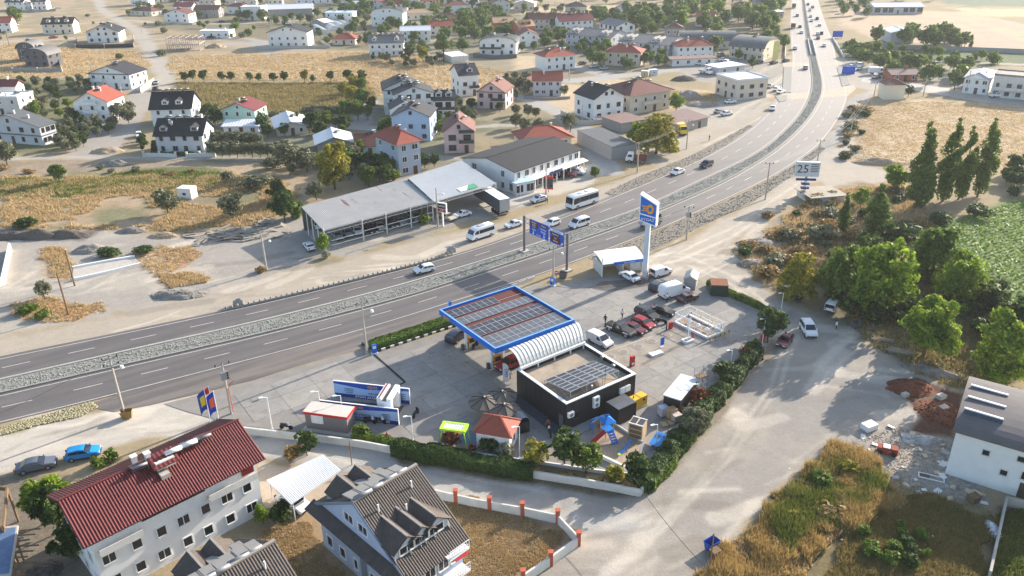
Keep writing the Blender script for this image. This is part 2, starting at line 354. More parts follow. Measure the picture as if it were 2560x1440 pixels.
zone([(640,1310),(790,1270),(900,1560),(600,1560)],(166,132,84),1,.08)
zone([(1100,1235),(1300,1285),(1445,1330),(1330,1420),(1250,1560),(1100,1560)],(168,134,86),.6,.06,1,(140,112,72))
zone([(990,1130),(1300,1185),(1580,1220),(1600,1240),(1500,1235),(1000,1160)],(110,96,66),.8,.1)
zone([(1640,1200),(1700,1110),(1830,970),(1930,850),(1945,880),(1800,1040),(1680,1190)],(140,126,104),.8,.08)
def hgt(x,y):return(fbm(x,y,3.5,31,4)-.45)
GZ=np.where(np.abs(GX)<480,hgt(GX,GY)*amp*1.6,0.0);GZ=np.where((GY>60)&(GY<760),GZ,0)-.03
lum=col@np.array([.3,.59,.11]);col=col*.68+lum[:,None]*np.array([[.325,.32,.305]])
me=bpy.data.meshes.new('ground');me.vertices.add(len(GX));me.vertices.foreach_set('co',np.stack([GX,GY,GZ],1).astype(np.float32).ravel())
me.loops.add(GF.size);me.loops.foreach_set('vertex_index',GF.astype(np.int32).ravel());me.polygons.add(len(GF))
me.polygons.foreach_set('loop_start',np.arange(0,GF.size,4,dtype=np.int32));me.polygons.foreach_set('loop_total',np.full(len(GF),4,dtype=np.int32))
me.polygons.foreach_set('use_smooth',np.ones(len(GF),bool));me.update(calc_edges=True)
at=me.color_attributes.new('earth','FLOAT_COLOR','POINT');at.data.foreach_set('color',np.concatenate([col,amp[:,None]],1).astype(np.float32).ravel())
def ground_mat():
 m=bpy.data.materials.new('earth_and_grass');m.use_nodes=True;t=m.node_tree;b=t.nodes['Principled BSDF'];N=t.nodes.new;Lk=t.links.new
 a=N('ShaderNodeAttribute');a.attribute_name='earth';geo=N('ShaderNodeNewGeometry')
 prev=None
 for sc_,lo,hi,det in((.12,.87,1.12,4),(.7,.84,1.14,5),(2.6,.78,1.18,6),(9.0,.74,1.22,5)):
  n=N('ShaderNodeTexNoise');n.inputs['Scale'].default_value=sc_;n.inputs['Detail'].default_value=det;n.inputs['Roughness'].default_value=.7;Lk(geo.outputs['Position'],n.inputs['Vector'])
  mr=N('ShaderNodeMapRange');mr.inputs['From Min'].default_value=.3;mr.inputs['From Max'].default_value=.7;mr.inputs['To Min'].default_value=lo;mr.inputs['To Max'].default_value=hi;mr.clamp=False
  Lk(n.outputs['Fac'],mr.inputs['Value'])
  if prev is None:prev=mr.outputs[0]
  else:
   mu=N('ShaderNodeMath');mu.operation='MULTIPLY';Lk(prev,mu.inputs[0]);Lk(mr.outputs[0],mu.inputs[1]);prev=mu.outputs[0]
  last=n
 st=N('ShaderNodeMapRange');st.inputs['From Min'].default_value=.02;st.inputs['From Max'].default_value=.1;st.inputs['To Min'].default_value=.38;st.inputs['To Max'].default_value=1.0;Lk(a.outputs['Alpha'],st.inputs['Value'])
 m1=N('ShaderNodeMath');m1.operation='SUBTRACT';Lk(prev,m1.inputs[0]);m1.inputs[1].default_value=1.0;m2=N('ShaderNodeMath');m2.operation='MULTIPLY_ADD';Lk(m1.outputs[0],m2.inputs[0]);Lk(st.outputs[0],m2.inputs[1]);m2.inputs[2].default_value=1.0;prev=m2.outputs[0]
 vm=N('ShaderNodeVectorMath');vm.operation='SCALE';Lk(a.outputs['Color'],vm.inputs[0]);Lk(prev,vm.inputs['Scale']);Lk(vm.outputs[0],b.inputs['Base Color'])
 b.inputs['Roughness'].default_value=.95;b.inputs['Specular IOR Level'].default_value=.1
 bp=N('ShaderNodeBump');bp.inputs['Strength'].default_value=.5;bp.inputs['Distance'].default_value=.12;Lk(prev,bp.inputs['Height']);Lk(bp.outputs[0],b.inputs['Normal'])
 return m
me.materials.append(ground_mat())
tag(link('ground',me),'bare earth, dry grass and lanes around the station',None,None,'structure')
# --- roads
def catmull(P,n=8):
 P=[Vector(p)for p in P];out=[]
 for i in range(len(P)-1):
  p0,p1,p2,p3=P[max(i-1,0)],P[i],P[i+1],P[min(i+2,len(P)-1)]
  for k in range(n):
   t=k/n;out.append(.5*((2*p1)+(p2-p0)*t+(2*p0-5*p1+4*p2-p3)*t*t+(3*p1-p0-3*p2+p3)*t**3))
 return out+[P[-1]]
def resample(P,n=None,step=None):
 d=[0.0]
 for i in range(1,len(P)):d.append(d[-1]+(P[i]-P[i-1]).length)
 if n is None:n=max(2,int(d[-1]/step)+1)
 out=[];j=0
 for k in range(n):
  t=d[-1]*k/(n-1)
  while j<len(P)-2 and d[j+1]<t:j+=1
  f=(t-d[j])/max(1e-6,d[j+1]-d[j]);out.append(P[j].lerp(P[j+1],min(1,max(0,f))))
 return out
def line_px(pts,z=0.0,n=8):return catmull([G(p[0],p[1],0)+Vector((0,0,z))for p in pts],n)
N_EDGE=line_px([(-420,985),(-200,936),(0,891),(320,826),(640,758),(900,697),(1132,637),(1280,588),(1420,534),(1530,488),(1640,443),(1730,403),(1800,368),(1860,330),(1915,280),(1950,230),(1972,185),(1980,150),(1976,100),(1976,50),(1979,0),(1984,-60),(1990,-120)])
M_TOP=line_px([(-420,1045),(-200,997),(0,951),(320,878),(640,806),(972,722),(1280,630),(1430,580),(1602,522),(1750,454),(1860,402),(1920,365),(1962,328),(1995,293),(2015,262),(2027,232),(2030,200),(2026,165),(2022,135),(2016,100),(2010,50),(2005,0),(2002,-60),(2002,-120)])
M_BOT=line_px([(-420,1078),(-200,1030),(0,984),(320,911),(640,838),(940,762),(1102,715),(1280,656),(1430,607),(1602,545),(1787,465),(1870,420),(1935,378),(1985,335),(2020,297),(2042,262),(2054,232),(2054,200),(2046,165),(2038,135),(2028,100),(2019,50),(2012,0),(2008,-60),(2006,-120)])
S_EDGE=line_px([(-420,1156),(-200,1106),(0,1059),(300,985),(640,897),(905,826),(1115,761),(1340,690),(1495,633),(1635,579),(1760,523),(1855,479),(1920,447),(1985,408),(2045,363),(2085,315),(2110,270),(2118,235),(2108,200),(2095,165),(2088,135),(2080,100),(2061,50),(2045,0),(2030,-60),(2020,-120)])
NP=240
N_EDGE,M_TOP,M_BOT,S_EDGE=(resample(p,NP)for p in(N_EDGE,M_TOP,M_BOT,S_EDGE))
def match(A,B):
 """B re-indexed so that B[i] lies across from A[i]"""
 out=[]
 for i,a in enumerate(A):
  t=(A[min(i+1,len(A)-1)]-A[max(i-1,0)]).normalized();best=None
  for j in range(len(B)-1):
   e=B[j+1]-B[j];den=e.dot(t)
   if abs(den)<1e-6:continue
   f=(a-B[j]).dot(t)/den
   if-.02<=f<=1.02:
    p=B[j]+e*f;d=(p-a).length
    if best is None or d<best[0]:best=(d,p)
  out.append(best[1]if best else(out[-1]if out else B[0]))
 return out
M_TOPm=match(M_BOT,M_TOP);N_EDGEm=match(M_BOT,N_EDGE);S_EDGEm=match(M_BOT,S_EDGE)
def strip(name,A,B,z,mat,parent=None,sub=1):
 v=[];f=[]
 for i,(a,b)in enumerate(zip(A,B)):
  for k in range(sub+1):p=a.lerp(b,k/sub);v.append((p.x,p.y,z))
 q=sub+1
 for i in range(len(A)-1):
  for k in range(sub):f.append((i*q+k,(i+1)*q+k,(i+1)*q+k+1,i*q+k+1))
 me=bpy.data.meshes.new(name);me.from_pydata(v,[],f);me.materials.append(mat)
 me.update()
 if sum(p.normal.z for p in me.polygons)<0:me.flip_normals()
 return link(name,me,parent)
def asphalt(name,c,c2,scale=.25):
 m=M(name,c,.62,0,.12,scale,.12,.4,stretch=None);t=m.node_tree;b=t.nodes['Principled BSDF']
 geo=t.nodes.new('ShaderNodeNewGeometry');mp=t.nodes.new('ShaderNodeMapping');mp.vector_type='TEXTURE';mp.inputs['Rotation'].default_value=(0,0,R(34));mp.inputs['Scale'].default_value=(30,1.5,1)
 n=t.nodes.new('ShaderNodeTexNoise');n.inputs['Scale'].default_value=1.0;n.inputs['Detail'].default_value=5
 t.links.new(geo.outputs['Position'],mp.inputs[0]);t.links.new(mp.outputs[0],n.inputs['Vector'])
 mr=t.nodes.new('ShaderNodeMapRange');mr.inputs['From Min'].default_value=.42;mr.inputs['From Max'].default_value=.8;mr.inputs['To Max'].default_value=.75;t.links.new(n.outputs['Fac'],mr.inputs['Value'])
 mx=t.nodes.new('ShaderNodeMix');mx.data_type='RGBA';mx.inputs['B'].default_value=(*lin(c2),1)
 src=b.inputs['Base Color'].links[0].from_socket;t.links.new(src,mx.inputs['A']);t.links.new(mr.outputs[0],mx.inputs['Factor'])
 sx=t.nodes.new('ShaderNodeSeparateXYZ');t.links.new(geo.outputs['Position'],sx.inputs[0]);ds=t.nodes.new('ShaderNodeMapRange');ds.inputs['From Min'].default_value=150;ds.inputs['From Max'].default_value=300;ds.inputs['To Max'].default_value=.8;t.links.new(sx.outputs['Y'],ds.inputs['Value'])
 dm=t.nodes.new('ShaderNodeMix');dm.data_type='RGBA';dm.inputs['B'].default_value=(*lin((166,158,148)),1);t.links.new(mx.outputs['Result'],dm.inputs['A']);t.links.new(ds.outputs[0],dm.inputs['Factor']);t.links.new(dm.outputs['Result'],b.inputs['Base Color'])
 return m
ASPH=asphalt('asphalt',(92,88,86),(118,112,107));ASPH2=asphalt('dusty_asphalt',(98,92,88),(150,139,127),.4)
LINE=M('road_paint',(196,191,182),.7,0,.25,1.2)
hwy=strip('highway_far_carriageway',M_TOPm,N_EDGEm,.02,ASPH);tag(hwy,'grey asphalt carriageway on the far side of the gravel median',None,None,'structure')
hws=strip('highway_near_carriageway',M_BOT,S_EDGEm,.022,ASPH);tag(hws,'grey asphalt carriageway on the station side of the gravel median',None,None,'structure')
def offs(A,B,f):return[a.lerp(b,f)for a,b in zip(A,B)]
def ribbon(name,path,wid,z,mat,parent):
 A=[];B=[]
 for i,p in enumerate(path):
  t=(path[min(i+1,len(path)-1)]-path[max(i-1,0)]).normalized();n=Vector((-t.y,t.x,0));A.append(p+n*wid/2);B.append(p-n*wid/2)
 return strip(name,A,B,z,mat,parent)
def lines_for(A,B,parent,fracs):
 for f in fracs:ribbon('edge_line',resample(offs(A,B,f),300),.16,.032,LINE,parent)
 dm=MB().box(-1.9,1.9,-.075,.075,0,.004).mesh('lane_dash',LINE)
 P=resample(offs(A,B,.49),step=1.0);L=len(P);i=3
 while i<min(L-4,560):
  p=P[i];t=P[i+2]-P[i-2]
  if p.y<640:link('lane_dash',dm,parent,(p.x,p.y,.032),math.atan2(t.y,t.x))
  i+=9
lines_for(M_TOPm,N_EDGEm,hwy,(.07,.88));lines_for(M_BOT,S_EDGEm,hws,(.09,.955))
dm=MB().box(-.9,.9,-.09,.09,0,.004).mesh('lane_dash',LINE)
for q in((1150,765),(1180,750),(1200,742),(1220,733),(1240,726),(1262,718),(1284,711),(1306,702),(1328,694)):
 a=G(q[0],q[1]);b=G(q[0]+8,q[1]-3);link('lane_dash',dm,hws,(a.x,a.y,.034),math.atan2(b.y-a.y,b.x-a.x))
ap=W2([(225,1010),(300,985),(640,897),(905,826),(1115,761),(1340,690),(1330,702),(1200,750),(1122,792),(930,852),(905,872),(790,902),(640,948),(470,990),(380,1012),(285,1030),(245,1022)])
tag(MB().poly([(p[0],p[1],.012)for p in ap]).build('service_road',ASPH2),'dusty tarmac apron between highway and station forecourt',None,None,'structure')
GRAV=M('crushed_stone',(138,138,132),.95,0,.25,3.0,.8,.1)
med=strip('median',[a.lerp(b,.06)for a,b in zip(M_TOPm,M_BOT)],[a.lerp(b,.94)for a,b in zip(M_TOPm,M_BOT)],.12,GRAV,None,4);tag(med,'raised median of grey green crushed stone between the carriageways',None,None,'structure')
KERB=M('kerb_concrete',(152,150,144),.85,0,.15,1.2,.1)
km=MB().box(-.485,.485,-.13,.13,0,.2).mesh('kerb_stone',KERB)
kerbs=[]
for A,f in((M_TOPm,.02),(M_BOT,-.02)):
 B=M_BOT if A is M_TOPm else M_TOPm
 P=resample([a.lerp(b,abs(f))for a,b in zip(A,B)],step=1.0)
 for i in range(1,len(P)-1):
  t=P[i+1]-P[i-1];kerbs.append(((P[i]-Vector((0,0,CAM_H))).length,P[i],math.atan2(t.y,t.x),t))
def inview(p):
 d=Vector((p.x,p.y,0))-Vector((0,0,CAM_H));zf=d.dot(_F);return zf>0 and abs(d.dot(_R)/zf*CAM_F)<1310 and abs(d.dot(_U)/zf*CAM_F)<740
kerbs.sort(key=lambda k:(not inview(k[1]),k[0]))
for k in kerbs[:296]:link('kerb_stone',km,med,(k[1].x,k[1].y,.02),k[2])
rest=MB()
for k in kerbs[296:]:
 T=Matrix.Translation((k[1].x,k[1].y,.02))@Matrix.Rotation(k[2],4,'Z');rest.box(-.485,.485,-.13,.13,0,.2,T)
tag(rest.build('kerb_stones',KERB,med),kind='stuff')
def stones(name,pts_fn,n,s0,s1,mat,parent=None,seed=1,flat=.6):
 """a bed of loose stones, one mesh of many small lumps"""
 rg=np.random.default_rng(seed);P=pts_fn(rg,n);n=len(P)
 base=np.array([(1,0,0),(0,1,0),(-1,0,0),(0,-1,0),(0,0,1),(0,0,-.4)],float)
 V=base[None]*rg.uniform(.6,1.2,(n,6,1))*rg.uniform(s0,s1,(n,1,1));V[:,:,2]*=flat
 a=rg.uniform(0,6.28,n);ca,sa=np.cos(a)[:,None],np.sin(a)[:,None]
 X=V[:,:,0]*ca-V[:,:,1]*sa;Y=V[:,:,0]*sa+V[:,:,1]*ca
 V=np.stack([X+P[:,None,0],Y+P[:,None,1],V[:,:,2]+P[:,None,2]],2).reshape(-1,3)
 F=np.array([(0,1,4),(1,2,4),(2,3,4),(3,0,4),(1,0,5),(2,1,5),(3,2,5),(0,3,5)])
 F=(F[None]+(np.arange(n)*6)[:,None,None]).reshape(-1,3)
 return tri_mesh(name,V,F,mat,parent)
def tri_mesh(name,V,F,mat,parent=None):
 me=bpy.data.meshes.new(name);me.vertices.add(len(V));me.vertices.foreach_set('co',np.asarray(V,np.float32).ravel());k=F.shape[1]
 me.loops.add(F.size);me.loops.foreach_set('vertex_index',F.astype(np.int32).ravel());me.polygons.add(len(F))
 me.polygons.foreach_set('loop_start',np.arange(0,F.size,k,dtype=np.int32));me.polygons.foreach_set('loop_total',np.full(len(F),k,dtype=np.int32));me.update(calc_edges=True)
 if isinstance(mat,(list,tuple)):
  for m_ in mat:me.materials.append(m_)
 else:me.materials.append(mat)
 return link(name,me,parent)
def med_pts(rg,n):
 k=rg.integers(0,150,n);f=rg.uniform(.1,.9,n);u=rg.uniform(0,1,n);out=[]
 for i,ff,uu in zip(k,f,u):
  p=M_TOPm[i].lerp(M_BOT[i],ff).lerp(M_TOPm[i+1].lerp(M_BOT[i+1],ff),uu);out.append((p.x,p.y,.12+.08*(1-(2*ff-1)**2)*random.random()))
 return np.array(out)
STONE=M('median_stone',(150,151,145),.95,0,.22,1.7,0,.1)
tag(stones('median_gravel',med_pts,24000,.07,.18,STONE,med,3),kind='stuff')
def verge(name,pts,label,mat,hz=.05,n=0,s=(.1,.3),seed=5):
 P=W2(pts);o=MB().poly([(p[0],p[1],hz)for p in P]).build(name,mat);tag(o,label,None,None,'structure')
 if n:
  A=np.array(P)
  def fn(rg,n):
   q=np.stack([rg.uniform(A[:,0].min(),A[:,0].max(),n*6),rg.uniform(A[:,1].min(),A[:,1].max(),n*6)],1);q=q[poly_sd(q[:,0],q[:,1],P)<0][:n]
   return np.concatenate([q,np.full((len(q),1),hz)],1)
  tag(stones('gravel',fn,n,s[0],s[1],mat,o,seed),kind='stuff')
 return o
GRAV2=M('verge_gravel',(136,130,120),.95,0,.3,2.5,.8,.1);GRAV3=M('yellowish_gravel',(168,160,128),.95,0,.3,2.5,.8,.1)
verge('gravel_verge',[(1512,482),(1600,440),(1720,392),(1800,352),(1872,312),(1882,316),(1820,360),(1740,406),(1640,448),(1535,492)],'dark gravel verge beside the far carriageway',GRAV2,.03,1800,(.1,.25))
verge('gravel_verge',[(-60,1085),(0,1070),(120,1036),(225,1005),(245,1018),(200,1042),(100,1062),(0,1090),(-60,1100)],'yellowish gravel verge where the highway leaves the picture',GRAV3,.05,2200,(.1,.26),8)
verge('gravel_verge',[(1470,645),(1560,612),(1640,580),(1760,526),(1860,482),(1930,445),(1995,405),(2050,365),(2064,372),(2000,425),(1920,482),(1850,520),(1740,572),(1600,640),(1520,662)],'dusty gravel bank along the station side of the highway',GRAV2,.03,3600,(.1,.28),9)
for pts,lb in(([(1960,168),(1980,167),(1977,232),(1956,231)],'long grey traffic island left of the far junction'),([(1938,240),(1968,238),(1966,252),(1948,256)],'small grey triangular island at the far junction'),([(2092,168),(2108,166),(2124,212),(2105,217)],'grey traffic island right of the far junction')):
 P=W2(pts);tag(MB().prism(P if poly_sd(np.array([0.]),np.array([0.]),P)[0]>-1e9 else P,.02,.16).build('traffic_island',M('island_paving',(140,138,132),.9,0,.2,.8)),lb,None,None,'structure')
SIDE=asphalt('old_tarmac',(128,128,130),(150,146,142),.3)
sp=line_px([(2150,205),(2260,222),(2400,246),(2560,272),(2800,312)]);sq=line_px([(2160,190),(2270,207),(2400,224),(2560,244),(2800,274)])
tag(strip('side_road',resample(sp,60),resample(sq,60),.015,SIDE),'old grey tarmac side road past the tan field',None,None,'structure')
DUST=M('dusty_tarmac',(178,166,148),.95,0,.15,.3)
tag(MB().poly([(p[0],p[1],.027)for p in W2([(1955,236),(2000,232),(2060,226),(2135,212),(2140,222),(2120,240),(2050,244),(1975,248)])]).build('junction_apron',DUST),'pale dusty crossing over both carriageways at the junction',None,None,'structure')
tag(MB().poly([(p[0],p[1],.028)for p in W2([(1955,157),(2105,153),(2110,163),(1958,167)])]).build('junction_apron',DUST),'pale dusty crossing by the small bridge',None,None,'structure')
# --- houses
W_=lambda n,c,v=.07:M('render_'+n,c,.85,0,v,.7,.04)
WALL=dict(white=W_('white',(226,226,224)),cream=W_('cream',(222,212,190)),beige=W_('beige',(206,194,178)),pink=W_('pink',(206,180,178)),blue=W_('pale_blue',(176,196,222)),bgrey=W_('blue_grey',(168,180,198)),grey=W_('grey',(150,148,146)),dgrey=W_('dark_grey',(92,92,96)),green=W_('mint_green',(184,214,198)),brick=W_('hollow_brick',(176,104,78),.2),raw=W_('raw_concrete',(168,164,156),.15),tan=W_('tan',(196,170,130)),dirty=W_('dirty_white',(205,203,196),.14),lgrey=W_('light_grey',(190,192,196)))
def roofmat(n,c,rib=0.0,v=.18):return M('roof_'+n,c,.7,0,v,1.1,.1)
ROOF=dict(dark=roofmat('charcoal',(56,57,62)),black=roofmat('black',(44,45,48)),red=roofmat('red_tile',(148,78,62)),brown=roofmat('brown_tile',(112,70,62)),maroon=roofmat('maroon',(118,58,60)),grey=roofmat('grey',(118,116,116)),white=roofmat('white_sheet',(214,216,218),0,.06),sheet=roofmat('zinc_sheet',(172,172,170),0,.12),tan=roofmat('tan_board',(188,156,120)),blue=roofmat('pale_blue_sheet',(176,200,214),0,.05),brownsheet=roofmat('brown_sheet',(126,104,98)),greygreen=roofmat('slate',(92,96,98)),crim=M('roof_crimson_sheet',(106,48,47),.65,0,.25,.7,.02))
FR_W=M('window_frame_white',(228,228,226),.5,0,.03,1);FR_D=M('window_frame_dark',(62,60,60),.5,0,.05,1);FR_G=M('window_surround_grey',(118,120,126),.8,0,.05,1)
_wm={}
def window(parent,x,y,z,w,h,rz=0.0,fr=None,name='window',pane=GLASS):
 """frame with a set-back pane; faces -y of its own axes"""
 fr=fr or FR_W;w=round(w,1);h=round(h,1);k=(w,h,fr.name,pane.name)
 if k not in _wm:
  b=MB();t=.1;p=.09
  b.box(-w/2-t,-w/2,-p,.0,-h/2-t,h/2+t).box(w/2,w/2+t,-p,.0,-h/2-t,h/2+t).box(-w/2,w/2,-p,0,h/2,h/2+t).box(-w/2-.02,w/2+.02,-p-.06,0,-h/2-t-.02,-h/2)
  if w>.9:b.box(-.035,.035,-p+.03,0,-h/2,h/2)
  q=MB().box(-w/2,w/2,-.02,.0,-h/2,h/2)
  _wm[k]=(b.mesh('window',fr),q.mesh('pane',pane))
 o=link(name,_wm[k][0],parent,(x,y,z),rz);link('pane',_wm[k][1],o)
 return o
def slab(b,P,th,n=0,amp=.06):
 """roof plane: P0-P1 eave, P2-P3 ridge (P3 above P0); n > 0 gives ribs running from ridge to eave"""
 P=[Vector(p)for p in P];nr=(P[1]-P[0]).cross(P[3]-P[0]).normalized()
 if nr.z<0:nr=-nr
 if n<=0:
  lo=[p-nr*th for p in P]
  if(P[1]-P[0]).cross(P[3]-P[0]).z<0:P=P[::-1];lo=lo[::-1]
  b.hexa(lo+P);return
 a=len(b.v);m=2*n
 for i in range(m+1):
  e=P[0].lerp(P[1],i/m);r=P[3].lerp(P[2],i/m);o=nr*(amp if i%2 else 0)
  b.v+=[tuple(e+o),tuple(r+o),tuple(e-nr*th),tuple(r-nr*th)]
 flip=(P[1]-P[0]).cross(P[3]-P[0]).z<0
 for i in range(m):
  s=a+i*4
  for f in((s,s+4,s+5,s+1),(s+2,s+3,s+7,s+6),(s,s+2,s+6,s+4),(s+1,s+5,s+7,s+3)):
   b.f.append(f[::-1]if flip else f);b.m.append(b.cm)
TANK=M('heater_tank',(128,132,136),.5,.2,.08,2);COLL=M('heater_glass',(62,64,70),.2,0,.1,2,spec=.5);COLLG=M('heater_glass_dusty',(138,136,132),.5,0,.1,2)
def _heater(panelmat):
 f=MB()
 for s in(-.9,.9):f.bar((s,-1.0,.1),(s,.75,.75),.05).bar((s,.75,0),(s,.75,.85),.05)
 f.bar((-.9,.75,.5),(.9,.75,.5),.05)
 t=MB();a=[]
 t.tube([(-.85,.8,.95),(.85,.8,.95)],.19,10)
 c=MB()
 for s in(-.5,.5):c.hexa([(s-.46,-1.2,.1),(s+.46,-1.2,.1),(s+.46,.6,.72),(s-.46,.6,.72),(s-.46,-1.23,.18),(s+.46,-1.23,.18),(s+.46,.57,.8),(s-.46,.57,.8)])
 return f.mesh('solar_heater',STEEL),t.mesh('tank',TANK,True),c.mesh('collector',panelmat)
HEAT=_heater(COLL);HEATG=_heater(COLLG)
def heater(parent,x,y,z,rz=0.0,s=1.0,k=None):
 k=k or HEAT;o=link('solar_heater',k[0],parent,(x,y,z),rz,s);link('tank',k[1],o);link('collector',k[2],o);return o
def dist_px(P,A,B,z):p=G(P[0],P[1],z);return min((p-A).length,(p-B).length)
def house(A,B,depth,floors,label,roof='gable_x',rise=2.2,oh=.55,wall='white',rmat='dark',F=3,L=0,Rr=2,heat=0,dorm=(),balc=(),chim=1,fh=2.85,cat='house',name='house',at=0.0,ribs=0.0,fr=None,win=(.95,1.2),gw=1,zo=0.0,door=True,group=None,hk=None,skirt=None,amp=.05):
 """A, B: pixels of the two lower corners of the facade that faces us (at height at); depth in metres or as pixel of a rear corner"""
 a,b=G(A[0],A[1],at),G(B[0],B[1],at)
 d=depth if not isinstance(depth,tuple)else dist_px(depth,a,b,at)
 w=(b-a).length;ang=math.atan2(b.y-a.y,b.x-a.x);h=floors*fh
 if at>0:
  ux=(b-a).normalized();uy=Vector((-ux.y,ux.x,0));a=a+(ux+uy)*oh;w-=2*oh;d-=2*oh
 t=thing(name,label,cat,(a.x,a.y,0),ang,group);wm=WALL[wall]if isinstance(wall,str)else wall;rm=ROOF[rmat]if isinstance(rmat,str)else rmat
 m=MB();ov=.25
 if roof=='gable_y':
  m.hexa([(0,0,-.3),(w,0,-.3),(w,d,-.3),(0,d,-.3),(0,0,h),(w,0,h),(w,d,h),(0,d,h)])
  for y in(0.002,d-.002):m.poly([(0,y,h),(w,y,h),(w/2,y,h+rise)]if y<d/2 else[(w,y,h),(0,y,h),(w/2,y,h+rise)])
 elif roof in('gable_x','shed'):
  m.hexa([(0,0,-.3),(w,0,-.3),(w,d,-.3),(0,d,-.3),(0,0,h),(w,0,h),(w,d,h),(0,d,h)])
  for x in(.002,w-.002):
   q=[(x,0,h),(x,d,h),(x,d/2 if roof=='gable_x' else d,h+rise)];m.poly(q[::-1]if x<w/2 else q)
 elif roof=='barrel_y' or roof=='barrel_x':
  m.box(0,w,0,d,-.3,h);n=12
  for s in(0,1):
   if roof=='barrel_y':q=[(w/2-w/2*math.cos(math.pi*i/n),.002+s*(d-.004),h+rise*math.sin(math.pi*i/n))for i in range(n+1)];m.poly(q if s else q[::-1])
   else:q=[(.002+s*(w-.004),d/2-d/2*math.cos(math.pi*i/n),h+rise*math.sin(math.pi*i/n))for i in range(n+1)];m.poly(q[::-1]if s else q)
 elif roof=='flat':
  m.box(0,w,0,d,-.3,h)
 else:m.box(0,w,0,d,-.3,h)
 m.build('wall',wm,t)
 r=MB();k=lambda L_:int(L_/ribs)if ribs else 0
 if roof=='gable_x':
  s=rise/(d/2);z0=h-oh*s+.06
  slab(r,[(-oh,-oh,z0),(w+oh,-oh,z0),(w+oh,d/2,h+rise+.06),(-oh,d/2,h+rise+.06)],.16,k(w),amp)
  slab(r,[(w+oh,d+oh,z0),(-oh,d+oh,z0),(-oh,d/2,h+rise+.06),(w+oh,d/2,h+rise+.06)],.16,k(w),amp)
  r.bar((-oh,d/2,h+rise+.1),(w+oh,d/2,h+rise+.1),.28,.14)
 elif roof=='gable_y':
  s=rise/(w/2);z0=h-oh*s+.06
  slab(r,[(-oh,d+oh,z0),(-oh,-oh,z0),(w/2,-oh,h+rise+.06),(w/2,d+oh,h+rise+.06)],.16,k(d),amp)
  slab(r,[(w+oh,-oh,z0),(w+oh,d+oh,z0),(w/2,d+oh,h+rise+.06),(w/2,-oh,h+rise+.06)],.16,k(d),amp)
  r.bar((w/2,-oh,h+rise+.1),(w/2,d+oh,h+rise+.1),.28,.14)
 elif roof=='shed':
  s=rise/d;slab(r,[(-oh,-oh,h-oh*s+.06),(w+oh,-oh,h-oh*s+.06),(w+oh,d+oh,h+rise+oh*s+.06),(-oh,d+oh,h+rise+oh*s+.06)],.14,k(w),amp)
 elif roof=='hip':
  q=min(w,d)/2;e=[(-oh,-oh,h),(w+oh,-oh,h),(w+oh,d+oh,h),(-oh,d+oh,h)]
  if w>=d:r1,r2=(q,d/2,h+rise),(w-q,d/2,h+rise)
  else:r1,r2=(w/2,q,h+rise),(w/2,d-q,h+rise)
  r.poly(e[::-1])
  if w>=d:
   for f in([e[0],e[1],r2,r1],[e[1],e[2],r2],[e[2],e[3],r1,r2],[e[3],e[0],r1]):r.poly(f)
  else:
   for f in([e[0],e[1],r1],[e[1],e[2],r2,r1],[e[2],e[3],r2],[e[3],e[0],r1,r2]):r.poly(f)
  for p0,p1 in((e[0],r1),(e[1],r2 if w>=d else r1),(e[2],r2),(e[3],r1 if w>=d else r2),(r1,r2)):r.bar(Vector(p0)+Vector((0,0,.03)),Vector(p1)+Vector((0,0,.05)),.22,.12)
 elif roof in('barrel_x','barrel_y'):
  n=14;ww=d if roof=='barrel_x' else w;le=w if roof=='barrel_x' else d;pr=[]
  for i in range(n+1):
   c_,s_=math.cos(math.pi*i/n),math.sin(math.pi*i/n);pr.append((ww/2-(ww/2+oh)*c_,h+(rise+.2)*s_))
  for i in range(n):
   (u0,z0),(u1,z1)=pr[i],pr[i+1]
   if roof=='barrel_x':r.hexa([(-oh,u0,z0-.15),(w+oh,u0,z0-.15),(w+oh,u1,z1-.15),(-oh,u1,z1-.15),(-oh,u0,z0),(w+oh,u0,z0),(w+oh,u1,z1),(-oh,u1,z1)])
   else:r.hexa([(u0,-oh,z0-.15),(u1,-oh,z1-.15),(u1,d+oh,z1-.15),(u0,d+oh,z0-.15),(u0,-oh,z0),(u1,-oh,z1),(u1,d+oh,z1),(u0,d+oh,z0)])
 elif roof=='flat':
  r.box(-.15,w+.15,-.15,d+.15,h,h+.25);r.box(-.15,w+.15,-.15,.05,h+.25,h+.6).box(-.15,w+.15,d-.05,d+.15,h+.25,h+.6).box(-.15,.05,.05,d-.05,h+.25,h+.6).box(w-.05,w+.15,.05,d-.05,h+.25,h+.6)
 elif roof=='sheet':
  r.box(-oh,w+oh,-oh,d+oh,h+.003,h+.15)
 ro=r.build('roof',rm,t)
 def zr(x,y):
  if roof=='gable_x':return h+rise*(1-abs(y-d/2)/(d/2))+.06
  if roof=='gable_y':return h+rise*(1-abs(x-w/2)/(w/2))+.06
  if roof=='hip':return h+rise*min(1,min(x,w-x,y,d-y)/(min(w,d)/2))+.03
  if roof=='shed':return h+rise*y/d
  if roof=='barrel_x':return h+(rise+.2)*math.sqrt(max(0,1-((y-d/2)/(d/2+oh))**2))
  if roof=='barrel_y':return h+(rise+.2)*math.sqrt(max(0,1-((x-w/2)/(w/2+oh))**2))
  return h+.28
 rnd=random.Random(hash((round(A[0]),round(A[1])))&0xffff)
 frm=fr or FR_W;nf=max(1,int(floors+.2))
